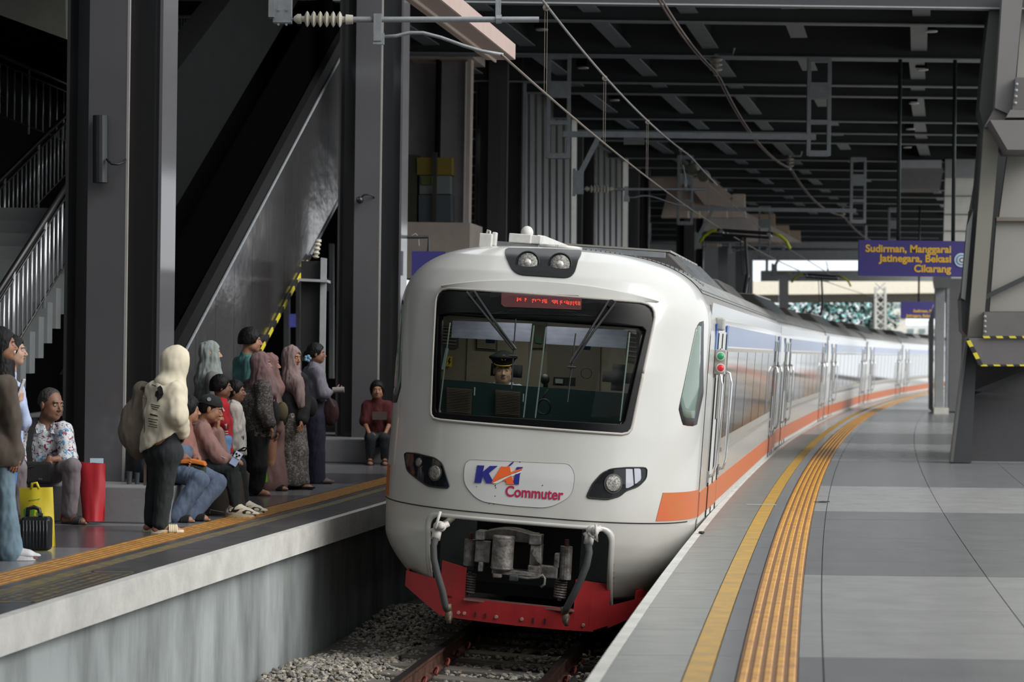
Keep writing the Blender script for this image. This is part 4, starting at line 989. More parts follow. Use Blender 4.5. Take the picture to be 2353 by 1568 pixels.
# badge panel + logo
P = outline([(1076, 1056), (1310, 1066), (1322, 1090), (1316, 1140), (1262, 1168), (1180, 1163), (1100, 1152), (1066, 1112), (1068, 1072)], .09)
mb = MB(); patch(mb, P, .004, .008, 4, 72); bp = obj('nameplate', mb, mat('nameplate_white', '#cbcbca', .3, var=.02), train, local=True); autosmooth(bp, 30)
mb = MB(); rimtube(mb, resample(P, 90), .0022, .0045); obj('nameplate_edge', mb, mat('nameplate_edge', '#9a9b98', .5), bp, local=True, smooth=True)
Mnv = mat('logo_navy', '#2d2f86', .4, var=.02); Mor = mat('logo_orange', '#e8662f', .4, var=.02); Mpk = mat('logo_crimson', '#b0264f', .4, var=.02)
def glyph(pts, m, off=.0065, nm='logo_letter'):
    Q = [XZ(860+x/2.7607, 1000+y/2.7607) for x, y in pts]; off += .005; vs = [SP3(*q, off) for q in Q]+[SP3(*q, off-.004) for q in Q]; n = len(Q)
    mb = MB(); mb.add(vs, [tuple(range(n))]+[(i, (i+1) % n, (i+1) % n+n, i+n) for i in range(n)]); return obj(nm, mb, m, bp, local=True)
glyph([(655, 193), (700, 195), (690, 235), (735, 197), (785, 197), (728, 243), (762, 306), (712, 306), (690, 258), (680, 304), (638, 302)], Mnv)
glyph([(806, 200), (838, 202), (856, 196), (862, 240), (792, 275), (743, 306), (760, 278)], Mor)
glyph([(846, 197), (862, 204), (888, 312), (842, 312), (836, 290), (792, 290), (870, 250)], Mor, .0066)
glyph([(905, 204), (944, 204), (925, 250), (918, 314), (878, 312), (892, 262)], Mnv, .0064)
glyph([(750, 306), (830, 268), (938, 226), (936, 236), (850, 274), (775, 308)], mat('logo_white_gap', '#e4e4e2', .4), .0078, 'logo_swoosh')
glyph([(745, 300), (800, 262), (880, 232), (938, 212), (938, 224), (880, 244), (806, 276), (760, 304)], Mor, .0074, 'logo_swoosh')
glyph([(852, 196), (872, 176), (888, 168), (880, 182), (862, 198)], Mnv, .0072, 'logo_swoosh')
vs_, fs_ = textmesh('Commuter', 1.0, 'LEFT', .022)
mx_ = max(v[0] for v in vs_); mn = min(v[0] for v in vs_)
base0 = XZ(860+832/2.7607, 1000+387/2.7607); base1 = XZ(860+1198/2.7607, 1000+412/2.7607); ts = (base1[0]-base0[0])/(mx_-mn)
up_ = ts*1.16
mb = MB(); mb.add([SP3(base0[0]+(v[0]-mn)*ts, base0[1]+(base1[1]-base0[1])*(v[0]-mn)/(mx_-mn)+v[1]*up_, .0085) for v in vs_], fs_); obj('lettering', mb, Mpk, bp, local=True, fix=False)
# small chips on the badge
mb = MB()
for x, y, l in ((769, 322, 12), (772, 335, 8), (1068, 320, 8), (768, 388, 6), (730, 437, 6), (760, 440, 6), (925, 172, 8), (650, 327, 4)):
    q = XZ(860+x/2.7607, 1000+y/2.7607); c = SP3(*q, .006); mb.ell(c, (.004, .001, l*.0008), 6, 4)
tag(obj('paint_chips', mb, M_rub, bp, local=True), kind='stuff')
# orange corner livery: traced on shell
def cornerband(nm, x0b, x0t, z0, z1, side, m, n=26):
    mb = MB(); vs = []
    for k in range(n+1):
        for z, x0 in ((z0, x0b), (z0, x0b), ((z0+z1)/2, (x0b+x0t)/2), (z1, x0t), (z1, x0t)):
            w_ = halfw(z); a0 = math.asin(x0/w_); a = a0+(math.pi/2*.985-a0)*k/n; vs.append((side*w_*math.sin(a), z))
    P3 = []
    for i, (x, z) in enumerate(vs):
        r_ = i % 5; o_ = -.004 if r_ in (0, 4) else .004; w_ = halfw(z); q = abs(x)/w_; y0 = y0f(z); y = y0+(YB-y0)*(1-max(0, 1-q**2.9)**.5)
        P3.append(Vector((x+side*o_*min(1, q), y-o_*.8, z)))
    mb.add(P3, [(5*k+i, 5*k+5+i, 5*k+6+i, 5*k+1+i) for k in range(n) for i in range(4)]+[(0, 1, 2, 3, 4)]); o = obj(nm, mb, m, train, local=True); autosmooth(o, 35); return o
cornerband('orange_flash', 1.165, 1.205, 1.275, 1.53, 1, M_orange); cornerband('orange_flash', 1.33, 1.34, 1.275, 1.56, -1, M_orange)
# corner side windows
for s in (1, -1):
    if s == 1: Q = [XZ(1603, 745), XZ(1612, 736), XZ(1617, 738), XZ(1616, 905), XZ(1600, 980), XZ(1569, 978), XZ(1559, 940)]
    Qs = [(s*abs(x), z) for x, z in Q]
    c = (sum(x for x, z in Qs)/7, sum(z for x, z in Qs)/7)
    mb = MB(); patch(mb, rounded(Qs, .015, 3), .004, .01, 4, 56); fr = obj('side_window_frame', mb, mat('window_frame_dark', '#2c2a2e', .35), train, local=True, smooth=True)
    mb = MB(); patch(mb, [(c[0]+(x-c[0])*.80-s*.012, c[1]+(z-c[1])*.88+.015) for x, z in Qs], .0065, .004, 4, 56); obj('side_window_glass', mb, mat('side_glass_green', '#71837a', .05, var=.1, vscale=1.5), fr, local=True, smooth=True)
# wipers
M_wip = mat('wiper_black', '#2b2b2d', .4, metal=.2)
def wip(pts, r): return [Vector(TP(px, py, y)) for px, py, y in pts]
for nm, A, B, C, bl in (('L', (1077, 675), (1093, 673), (1181, 806), ((1186, 735), (1180, 820), (1176, 895))), ('R', (1397, 695), (1413, 697), (1310, 838), ((1323, 768), (1313, 845), (1304, 925)))):
    w_ = None
    q = XZ(*A); mb = MB(); mb.lathe(SP3(*XZ((A[0]+B[0])/2, A[1]+4), .005), (0, -1, .1), [(0, .04), (.03, .035)], 14); w_ = obj('windscreen_wiper', mb, M_wip, train, local=True)
    mb = MB()
    for S0 in (A, B): mb.tube([SP3(*XZ(*S0), .045), SP3(*XZ(S0[0]*.5+C[0]*.5, S0[1]*.5+C[1]*.5), .06), SP3(*XZ(C[0]+(S0[0]-A[0])*.35, C[1]), .045)], .012, 6)
    obj('wiper_arm', mb, M_wip, w_, local=True)
    mb = MB(); mb.tube([SP3(*XZ(*p), .02) for p in bl], .0065, 6); mb.tube([SP3(*XZ(bl[1][0]-8, bl[1][1]), .035), SP3(*XZ(bl[1][0]+10, bl[1][1]+1), .035)], .011, 6)
    obj('wiper_blade', mb, M_wip, w_, local=True)
# thin pale demister bars just behind the windscreen
M_bar = mat('aluminium_bar', '#dfe8e2', .4, metal=.2)
for a, b in (((1034, 742), (1009, 948)), ((1227, 748), (1203, 960)), ((1255, 752), (1230, 961)), ((1447, 764), (1425, 968)), ((1007, 727), (1000, 948))):
    mb = MB(); mb.tube([TP(*a, SF(*XZ(*a))+.05), TP(*b, SF(*XZ(*b))+.05)], .0065, 6); obj('demister_bar', mb, M_bar, train, local=True)
# --- cab interior
YI = 2.35
mb = MB(); mb.box((0, YI, 2.15), (2.6, .05, 2.4)); obj('cab_rear_wall', mb, M_inner, train, local=True)
mb = MB(); mb.box((0, 1.75, 3.22), (2.3, 1.2, .04)); obj('cab_ceiling', mb, mat('cab_ceiling', '#2a3030', .7), train, local=True)
def cabpanel(nm, pts, y, d, m):
    mb = MB(); mb.prism([TP(px, py, y) for px, py in pts], (0, d, 0)); return obj(nm, mb, m, train, local=True)
cabpanel('door_panel', [(1075, 770), (1215, 776), (1212, 960), (1068, 950)], YI-.05, .03, mat('cab_panel2', '#8d8374', .7))
cabpanel('rear_door', [(1260, 790), (1380, 796), (1376, 960), (1256, 955)], YI-.06, .03, mat('cab_door_brown', '#5f574d', .6))
for x0, y0, x1, y1 in ((1010, 748, 1052, 798), (1094, 776, 1142, 804), (1438, 760, 1466, 830)):
    v = cabpanel('wall_vent', [(x0, y0), (x1, y0+3), (x1, y1+3), (x0, y1)], YI-.08, .03, mat('vent_dark', '#4b4a44', .7))
    for k in range(6):
        f = y0+4+(y1-y0-6)*k/6; mb = MB(); mb.bar(TP(x0+3, f, YI-.1), TP(x1-3, f+3, YI-.1), .02, .012); obj('louvre', mb, M_inner, v, local=True)
cabpanel('warning_sticker', [(1025, 819), (1039, 820), (1038, 843), (1025, 842)], YI-.09, .01, mat('sticker_yellow', '#c9a92c', .5, var=.03))
cabpanel('bolt_symbol', [(1033, 822), (1035, 823), (1033, 830), (1036, 831), (1030, 840), (1032, 833), (1029, 832)], YI-.095, .004, M_rub)
# desk
desk = cabpanel('driver_desk', [(985, 870), (1100, 878), (1160, 884), (1300, 894), (1460, 906), (1460, 1010), (985, 990)], 1.0, .1, M_teal)
for x0, y0, x1, y1 in ((1026, 890, 1084, 950), (1138, 896, 1196, 955)):
    P = [(x0, y0), (x1, y0+5), (x1-3, y1+4), (x0-1, y1)]
    v = cabpanel('desk_vent', P, .97, .03, mat('grille_brown', '#5d5148', .5))
    for k in range(15):
        f = y0+3+(y1-y0-5)*k/15; mb = MB(); mb.bar(TP(x0+2, f, .955), TP(x1-2, f+4, .955), .012, .004); obj('grille_slat', mb, mat('grille_slat', '#8b7a6d', .4), v, local=True)
for x, y in ((1091, 890), (1203, 905)):
    mb = MB(); mb.tube([TP(x, y, .94), TP(x-1, y+19, .94)], .007, 6); obj('desk_latch', mb, M_chrome, train, local=True)
cabpanel('radio_unit', [(1272, 866), (1318, 868), (1318, 888), (1270, 886)], 1.05, .15, mat('radio_black', '#1b1c1d', .5))
cabpanel('radio_face', [(1276, 871), (1293, 872), (1293, 882), (1276, 881)], 1.03, .02, mat('radio_grey', '#8b8f90', .4))
mb = MB(); mb.ell(TP(1252, 872, 1.05), (.045, .04, .05), 10, 8); mb.box(TP(1254, 884, 1.05), (.04, .03, .07)); obj('handset', mb, MATS['radio_black'], train, local=True, smooth=True)
mb = MB(); c = TP(1252, 935, .93); mb.tube([TP(1260, 895, .93), TP(1248, 912, .93)]+[c+Vector((.06*math.cos(a), -.003*k, .07*math.sin(a))) for k, a in enumerate(np.linspace(2, 17, 40))], .006, 5); obj('coiled_cable', mb, M_rub, train, local=True, smooth=True)
mb = MB(); c = TP(1347, 858, 1.3); mb.tube([c+Vector((.05*math.cos(a), 0, .05*math.sin(a))) for a in np.linspace(0, 6.3, 20)], .004, 5); obj('cable_loop', mb, M_rub, train, local=True, smooth=True)
# blinds
M_blind0 = mat('sun_blind_fabric', '#e6e6f2', .8, var=.12, vscale=5, stretch=(1, 1, .4), bump=.4, bscale=8)
M_blind = bpy.data.materials.new('blind_translucent'); M_blind.use_nodes = True; _n = M_blind.node_tree; _n.nodes.clear()
_o = _n.nodes.new('ShaderNodeOutputMaterial'); _m = _n.nodes.new('ShaderNodeMixShader'); _d = _n.nodes.new('ShaderNodeBsdfDiffuse'); _t = _n.nodes.new('ShaderNodeBsdfTranslucent'); _z = _n.nodes.new('ShaderNodeTexNoise'); _z.inputs['Scale'].default_value = 6
_r = rampnode(_n, [(.3, '#d9d9ea'), (.7, '#f0f0fa')], 'LINEAR'); _n.links.new(_z.outputs['Fac'], _r.inputs[0]); _n.links.new(_r.outputs[0], _d.inputs[0]); _n.links.new(_r.outputs[0], _t.inputs[0]); _n.links.new(_d.outputs[0], _m.inputs[1]); _n.links.new(_t.outputs[0], _m.inputs[2]); _n.links.new(_m.outputs[0], _o.inputs[0])
for P in ([(1040, 737), (1222, 744), (1217, 786), (1037, 776)], [(1257, 750), (1443, 759), (1438, 801), (1254, 791)]):
    bl = cabpanel('sun_blind', P, .55, .012, M_blind)
    xm = (P[2][0]+P[3][0])/2; ym = (P[2][1]+P[3][1])/2
    mb = MB(); mb.box(TP(xm, ym+4, .54), (.085, .02, .035)); obj('blind_pull', mb, mat('blind_pull', '#22304a', .5), bl, local=True)
# green pictogram between the windows, seat headrests
cabpanel('centre_pillar', [(1226, 738), (1256, 739), (1252, 800), (1222, 800)], YI-.09, .03, mat('pillar_olive', '#5d5a4b', .7))
cabpanel('exit_pictogram', [(1228, 772), (1246, 773), (1244, 790), (1230, 788)], YI-.12, .01, mat('dull_green_sign', '#2f5d45', .6))
M_seat = mat('seat_black', '#202225', .8)
def seat(px, py, yl, w_, h_):
    c = TP(px, py, yl); mb = MB()
    bm = bmesh.new(); bmesh.ops.create_cube(bm, size=1)
    bmesh.ops.bevel(bm, geom=bm.edges[:], offset=.3, segments=4, affect='EDGES'); mb.add([c+Vector((v.co.x*w_, v.co.y*.1, v.co.z*h_)) for v in bm.verts], [tuple(v.index for v in f.verts) for f in bm.faces]); bm.free()
    o = obj('seat_headrest', mb, M_seat, train, local=True, smooth=True)
    mb = MB(); mb.box(c+Vector((0, 0, -.55)), (.44, .12, .75)); obj('seat_back', mb, M_seat, train, local=True, bev=.04)
seat(1164, 852, 1.80, .30, .30); seat(1420, 868, 1.6, .29, .25)
# side fire-extinguisher-like document holder at left
cabpanel('document_holder', [(1005, 795), (1030, 796), (1020, 850), (1007, 856)], 1.6, .06, mat('holder_green', '#1f3330', .5))
cabpanel('paper_strip', [(1024, 800), (1031, 801), (1020, 850), (1014, 849)], 1.5, .01, mat('paper_grey', '#9fb0ac', .6))

# --- lower front: coupler pocket, coupler, hoses, plow
mb = MB(); mb.box((0, 1.0, .95), (1.9, .05, .8)); mb.box((0, .8, 1.215), (1.6, .5, .03)); obj('pocket_back', mb, M_under, train, local=True)
for x in (-.62, .66): 
    mb = MB(); mb.box((x, .62, .93), (.32, .08, .5)); obj('pocket_plate', mb, mat('pocket_plate', '#4d585c', .6, var=.2), train, local=True)
cy = .15
def cbox(nm, px0, py0, px1, py1, y, d, m=M_coup, bev=.01, sk=.075):
    P = [(px0, py0), (px1, py0+(px1-px0)*sk), (px1-(py1-py0)*sk, py1+(px1-px0)*sk), (px0-(py1-py0)*sk, py1)]
    mb = MB(); mb.prism([TP(x, y_, y) for x, y_ in P], (0, d, 0)); return obj(nm, mb, m, train, local=True, bev=bev)
# coupler head: central knuckle drum and jaws
c0 = TP(1158, 1233, .12); c1 = TP(1153, 1308, .12)
mb = MB(); mb.tube([c0, c1], .098, 20); o = obj('coupler_knuckle', mb, M_coup, train, local=True); autosmooth(o)
for k in (0, 1):
    mb = MB(); cc = c0.lerp(c1, .03 if k == 0 else .97); mb.lathe(cc, (c1-c0), [(-.015, .09), (.0, .105), (.015, .09)], 20); obj('knuckle_collar', mb, M_coup, train, local=True, smooth=True)
mb = MB(); ar = []
for k in range(13):
    f = k/12; px = 1112+f*118; py = 1222-9*math.sin(math.pi*min(1, f*1.1))+f*8; ar.append((px, py))
P = ar+[(1232, 1250), (1112, 1240)]; mb.prism([TP(x, y, .2) for x, y in P], (0, .3, 0)); obj('coupler_arch', mb, M_coup, train, local=True, bev=.006)
cbox('coupler_ear', 1093, 1220, 1114, 1241, .1, .2); cbox('coupler_ear', 1216, 1229, 1244, 1252, .1, .2)
cbox('coupler_jaw', 1093, 1242, 1128, 1292, .14, .25); cbox('coupler_jaw', 1219, 1252, 1243, 1300, .12, .22)
mb = MB(); mb.prism([TP(x, y, .08) for x, y in ((1225, 1262), (1243, 1254), (1242, 1298), (1232, 1290), (1222, 1275))], (0, .12, 0)); obj('jaw_facet', mb, M_coup, train, local=True, bev=.006)
cbox('jaw_foot', 1099, 1292, 1110, 1314, .1, .1); cbox('jaw_foot', 1213, 1299, 1242, 1317, .1, .2)
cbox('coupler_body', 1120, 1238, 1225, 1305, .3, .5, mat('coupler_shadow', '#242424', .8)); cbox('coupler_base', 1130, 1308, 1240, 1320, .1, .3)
cbox('coupler_latch', 1132, 1318, 1152, 1328, .05, .1); cbox('latch_pin', 1170, 1322, 1190, 1336, .05, .06, M_under)
mb = MB(); mb.tube([TP(*p, .03) for p in ((1192, 1327), (1215, 1330), (1237, 1328), (1247, 1322), (1252, 1330), (1251, 1343), (1243, 1350))], .011, 8); obj('release_hook', mb, M_coup, train, local=True, smooth=True)
cbox('cross_arm', 1240, 1300, 1282, 1328, .2, .1); cbox('cross_arm_riser', 1274, 1272, 1286, 1306, .2, .1)
for x, y0, y1 in ((1082, 1240, 1300), (1302, 1256, 1332)):
    a, b = TP(x, y0, .25), TP(x-4, y1, .25); mb = MB(); mb.tube([a, b], .055, 14); obj('guide_cylinder', mb, M_coup, train, local=True); 
    mb = MB(); mb.tube([a+Vector((0, 0, .06)), a], .02, 8); obj('cylinder_pin', mb, mat('rust_pin', '#5a3a30', .8), train, local=True)
    c = TP(x-3 if x < 1200 else x-14, 1338 if x < 1200 else 1350, .3); mb = MB(); mb.tube([c+Vector((.05*math.cos(q), .05*math.sin(q), .07-.16*q/44)) for q in np.linspace(0, 44, 110)], .010, 6); obj('coil_spring', mb, M_coup, train, local=True, smooth=True)
    mb = MB(); mb.tube([c+Vector((0, 0, .09)), c-Vector((0, 0, .12))], .02, 8); obj('spring_rod', mb, M_coup, train, local=True)
# hoses with white cocks
for pts, h0, hd, gl in (([(1001, 1238), (996, 1255), (997, 1285), (1005, 1320), (1017, 1360), (1023, 1392), (1027, 1402)], (1001, 1236), ((1001, 1212), (1012, 1176)), (1030, 1405)), ([(1352, 1252), (1354, 1270), (1348, 1300), (1336, 1330), (1318, 1368), (1302, 1398), (1296, 1408)], (1352, 1246), ((1372, 1244), (1369, 1206)), (1292, 1412))):
    L = [Vector(TP(x, y, -.02-.05*math.sin(math.pi*k/6))) for k, (x, y) in enumerate(pts)]
    mb = MB(); mb.tube(L, .031, 12); hs = obj('air_hose', mb, M_hose, train, local=True, smooth=True)
    c = Vector(TP(*h0, 0)); mb = MB(); mb.tube([c+Vector((0, 0, -.02)), c+Vector((.01, 0, .07))], .042, 12); mb.ell(c+Vector((.03, 0, .1)), (.06, .05, .05), 12, 8); mb.tube([c+Vector((-.04, 0, .05)), c+Vector((.1, .05, .13))], .026, 10); mb.tube([c+Vector((.05, -.04, .1)), c+Vector((.05, -.07, .12))], .03, 10)
    mb.tube([c+Vector((.06, .1, .12)), c+Vector((.05, .5, .14))], .03, 8)
    obj('air_cock', mb, M_wcock, hs, local=True, smooth=True)
    a, b = TP(*hd[0], -.08), TP(*hd[1], -.08); mb = MB(); mb.tube([c+Vector((0, -.05, .08)), a, b], .013, 8); obj('cock_lever', mb, M_wcock, hs, local=True, smooth=True)
    mb = MB(); g = Vector(L[-1]); mb.tube([g+Vector((0, 0, .05)), g+Vector((.01, 0, -.01))], .036, 10); mb.ell(g+Vector((.02, 0, -.05)), (.035, .04, .06), 10, 8); mb.box(g+Vector((.03, -.01, -.08)), (.03, .05, .07)); obj('hose_coupling', mb, mat('brass_coupling', '#5f5648', .6, metal=.3), hs, local=True, smooth=True)
# plow: faceted red skirt
def PL(x, z, y): return Vector((x, y, z))
yv = lambda x: .12+.42*(abs(x)/1.15)**2.2
def plate(nm, pts, d=.02, m=M_red):
    mb = MB(); mb.prism([PL(x, z, yv(x)) for x, z in pts], (0, d, 0)); return obj(nm, mb, m, train, local=True)
def colplate(nm, x0, x1, za0, za1, zb0, zb1, n=1, m=M_red):
    mb = MB(); vs = []; 
    for k in range(n+1):
        x = x0+(x1-x0)*k/n; vs += [PL(x, zb0+(zb1-zb0)*k/n, yv(x)), PL(x, za0+(za1-za0)*k/n, yv(x))]
    m_ = len(vs); vs += [v+Vector((0, .02, 0)) for v in vs]; fs = []
    for k in range(n): a = 2*k; fs += [(a, a+2, a+3, a+1), (a+m_, a+1+m_, a+3+m_, a+2+m_), (a+1, a+3, a+3+m_, a+1+m_), (a, a+m_, a+2+m_, a+2)]
    fs += [(0, 1, 1+m_, m_), (m_-2, 2*m_-2, 2*m_-1, m_-1)]
    mb.add(vs, fs); return obj(nm, mb, m, train, local=True)
colplate('plow_blade', -.66, .70, .475, .455, .285, .265, 8)
colplate('plow_horn', -.70, -.46, .78, .74, .44, .47, 2); colplate('plow_horn', .52, .82, .72, .69, .44, .44, 2)
colplate('plow_flank', -.70, -.58, .475, .475, .30, .28, 1); colplate('plow_flank', .66, .84, .47, .47, .262, .33, 1)
colplate('plow_wing', -1.06, -.68, .64, .60, .50, .285, 3); colplate('plow_wing', .82, 1.22, .50, .62, .30, .50, 3)
for s in (-1, 1):
    mb = MB(); y1, y2 = yv(1.05), 2.4
    mb.prism([(s*1.05, y1, .5), (s*1.05, y1, .64), (s*1.35, y2, .66), (s*1.35, y2, .46)], (-s*.02, 0, 0)); obj('plow_side', mb, M_red, train, local=True)
mb = MB(); mb.prism([PL(-.46, .47, .14), PL(-.44, .47, .3), PL(.54, .45, .3), PL(.52, .45, .14)], (0, 0, -.015)); obj('plow_ledge', mb, mat('plow_ledge_grey', '#6f5a57', .7), train, local=True)
for k, px in enumerate((1052, 1066, 1092, 1116, 1142, 1201, 1227, 1254, 1340)):
    x = TP(px, 1410, .15).x; mb = MB()
    if k in (2, 3, 6, 7): mb.box((x, yv(x)-.003, .335), (.012, .01, .045)); obj('plow_slot', mb, M_rub, train, local=True)
    else: mb.lathe((x, yv(x), .335-.015*(x > .3)), (0, -1, 0), [(0, .018), (.012, .014)], 8); obj('plow_bolt', mb, mat('chipped_bolt', '#9a7a72', .6), train, local=True)

# --- car bodies
def section(inset=0):
    pts = []
    for z in (.62, .7, .85, 1.0, 1.25, 1.6, 2.0, 2.5, 2.95): pts.append((halfw(z)+.005-inset, z))
    for k in range(1, 16):
        z = 2.95+.722*math.sin(math.pi/2*k/16); pts.append((halfw(z)-inset, z))
    pts.append((0, 3.674))
    return pts
M_side = mat('stainless_side', '#c6c7c6', .17, metal=.55, var=.06, vscale=1.2, stretch=(1, .15, 1), bump=.12, bscale=1.0, bdist=.05)
M_roof = mat('train_roof_grey', '#8c8c89', .55, var=.35, vscale=3)
M_win = mat('mirror_window', '#45413b', .06, metal=.25, var=.25, vscale=1.5, stretch=(1, .6, 1))
M_bband = mat('blue_grey_band', '#5f78a8', .2, metal=.3, var=.25, vscale=6, stretch=(1, 1, .1))
M_ac = mat('aircon_grey', '#4f4d4b', .55, var=.3, vscale=6)
M_bell = mat('gangway_bellows', '#3a3b3d', .8)
def band(parent, nm, ya, yb, za, zb, m, side=1, off=.006, th=.01, c=None):
    x = halfw((za+zb)/2)+.005+off; mb = MB(); mb.box((side*(x-th/2), (ya+yb)/2, (za+zb)/2), (th, yb-ya, zb-za)); return obj(nm, mb, m, parent, local=True)
def body(parent, ya, yb, first=False):
    sec = section(); full = sec+[(-x, z) for x, z in sec[::-1][1:]]
    mb = MB(); n = len(full); vs = [(x, y, z) for y in (ya, yb) for x, z in full]
    mb.add(vs, [(k, k+1, k+1+n, k+n) for k in range(n-1)]+([tuple(range(n))[::-1]] if not first else [])+[tuple(range(n, 2*n))]+[(n-1, 0, n, 2*n-1)]); b = obj('car_body', mb, M_white, parent, local=True); autosmooth(b, 30)
    # roof skin
    rs_ = [(x, z+.006) for x, z in full if z > 3.3]; m = len(rs_); mb = MB(); vs = [(x*1.004, y, z) for y in (ya+.0, yb) for x, z in rs_]; mb.add(vs, [(k, k+1, k+1+m, k+m) for k in range(m-1)]); r = obj('roof_skin', mb, M_roof, parent, local=True, smooth=True)
    sd = [1]
    d1 = (ya+1.05, ya+2.35) if first else (ya+1.6, ya+2.9); d2 = (yb-2.6, yb-1.3)
    if first: band(parent, 'orange_stripe', ya+.02, d1[0]-.02, 1.27, 1.5, M_orange)
    else: band(parent, 'orange_stripe', ya+.02, d1[0]-.05, 1.27, 1.5, M_orange)
    band(parent, 'orange_stripe', d1[1]+.1, d2[0]-.1, 1.27, 1.5, M_orange); band(parent, 'orange_stripe', d2[1]+.1, yb-.02, 1.27, 1.5, M_orange)
    band(parent, 'side_sill', ya+.02, yb-.02, 1.2, 1.265, mat('sill_white', '#b9b8b3', .5, var=.2, vscale=5))
    w0, w1 = d1[1]+.35, d2[0]-.35
    band(parent, 'upper_skin', ya+.3, yb-.02, 3.1, 3.28, M_side, off=.004)
    for a, b_ in ((d1[0]-.35, d1[0]-.02), (d1[1]+.02, d1[1]+.32), (d2[0]-.3, d2[0]-.02), (d2[1]+.02, yb-.3)):
        if b_-a > .05: band(parent, 'blue_block', a, b_, 2.84, 3.09, M_blue, off=.007)
    band(parent, 'blue_band', w0, w1, 2.88, 3.09, M_bband)
    # windows
    wf = band(parent, 'window_band', w0, w1, 1.80, 2.86, mat('window_surround', '#a9a294', .3, metal=.4, var=.1), off=.005)
    n = 7 if not first else 6; L = (w1-w0)/n
    for k in range(n):
        band(wf, 'window_pane', w0+L*k+.05, w0+L*(k+1)-.05, 1.92, 2.82, M_win, off=.010)
    band(wf, 'window_sill', w0-.02, w1+.02, 1.78, 1.82, M_gask, off=.02, th=.03)
    for dd in (d1, d2):
        fr = band(parent, 'side_door', dd[0], dd[1], 1.2, 3.02, mat('door_panel_white', '#c4c5c2', .3, var=.04), off=.003)
        x = halfw(2)+.012
        for yy in (dd[0], (dd[0]+dd[1])/2, dd[1]):
            mb = MB(); mb.box((x, yy, 2.1), (.012, .03 if yy != (dd[0]+dd[1])/2 else .015, 1.8)); obj('door_seal', mb, M_rub, fr, local=True)
        mb = MB(); mb.box((x+.002, (dd[0]+dd[1])/2, 2.5), (.01, .5, .7)); obj('door_window', mb, M_win, fr, local=True)
        mb = MB(); mb.box((x, (dd[0]+dd[1])/2, 1.385), (.016, dd[1]-dd[0]-.1, .23)); obj('door_stripe', mb, M_orange, fr, local=True)
        for yy, s in ((dd[0]-.14, 1), (dd[1]+.14, 1)):
            xx = halfw(2)+.01; mb = MB(); mb.tube([(xx, yy, 2.62), (xx+.05, yy, 2.60), (xx+.075, yy, 2.5), (xx+.075, yy, 1.72), (xx+.05, yy, 1.62), (xx, yy, 1.6)], .017, 8); g = obj('grab_rail', mb, M_chrome, parent, local=True, smooth=True)
            for zz in (2.62, 1.6): mb = MB(); mb.box((xx, yy, zz), (.03, .06, .11)); obj('rail_foot', mb, mat('rail_foot_grey','#8b8b88',.5), g, local=True)
    # roof equipment
    ac0, ac1 = (ya+3.3, ya+7.3) if first else (ya+3.0, ya+7.5)
    P = [(-1.2, 3.42), (-.72, 3.84), (.72, 3.84), (1.2, 3.42)]
    mb = MB(); mb.prism([(x, ac0, z) for x, z in P], (0, ac1-ac0, 0)); a = obj('aircon_unit', mb, M_ac, parent, local=True, bev=.02)
    mb = MB(); mb.box((0, (ac0+ac1)/2, 3.848), (1.5, ac1-ac0+.02, .02)); obj('aircon_lid', mb, mat('aircon_edge', '#a19e98', .4, metal=.4), a, local=True)
    for k in range(8):
        yy = ac0+.3+(ac1-ac0-.6)*k/7; mb = MB(); mb.box((.98, yy, 3.65), (.03, .06, .5), ax=(Vector((.66, 0, .75)), Vector((0, 1, 0)), Vector((-.75, 0, .66)))); obj('aircon_rib', mb, M_galv, a, local=True)
    P = [(-1.15, 3.44), (-.75, 3.8), (.75, 3.8), (1.15, 3.44)]
    mb = MB(); mb.prism([(x, yb-6.5, z) for x, z in P], (0, 3.6, 0)); obj('aircon_unit', mb, M_ac, parent, local=True, bev=.02)
    # gutter line with clips
    mb = MB(); mb.tube([(1.33, ya+.1, 3.39), (1.33, yb, 3.39)], .014, 5); obj('rain_gutter', mb, M_galv, parent, local=True)
    mb = MB(); mb.box((0, (ya+yb)/2, .55), (2.5, yb-ya-1.5, .5)); obj('underframe', mb, M_under, parent, local=True)
    mb = MB(); mb.box((0, yb+.35, 2.3), (2.3, .7, 2.3)); obj('gangway', mb, M_bell, parent, local=True)
def band_side_all(): pass
body(train, YB, 19.3, True)
# first-car extras: door indicator panel, lamp, roof corrugation clips, horn and antenna
pc = TP(1655, 832, 2.3); mb = MB(); mb.box(pc, (.105, .12, .235)); ip = obj('indicator_panel', mb, mat('indicator_plate', '#a5a49f', .5), train, local=True, bev=.008)
for py, m in ((819, mat('green_lamp', '#1e8f5c', .3, emit=.12)), (846, mat('red_lamp', '#c8242c', .3, emit=.12))):
    c = TP(1656, py, 2.235); mb = MB(); mb.lathe(c, (0, -1, 0), [(0, .044), (.012, .044), (.014, .036)], 20); obj('lamp_ring', mb, mat('lamp_ring', '#cfcdc8', .4), ip, local=True)
    mb = MB(); mb.lathe(c+Vector((0, -.008, 0)), (0, -1, 0), [(0, .034), (.014, .031), (.024, .018), (.027, .001)], 20); obj('indicator_lamp', mb, m, ip, local=True, smooth=True)
mb = MB(); mb.box(TP(1655, 745, 2.4), (.09, .12, .13)); obj('marker_lamp', mb, mat('marker_lamp_grey', '#a9aaa4', .4), train, local=True, bev=.02)
for k in range(16):
    y = .9+.02*k*k*.3+.12*k; 
mb = MB(); c = TP(1117, 553, 1.3); mb.box(c, (.12, .1, .13)); mb.box(c+Vector((.07, .06, .02)), (.04, .1, .13)); a1 = obj('antenna_box', mb, mat('antenna_white', '#c9c8c4', .5, var=.15, vscale=20), train, local=True, bev=.008)
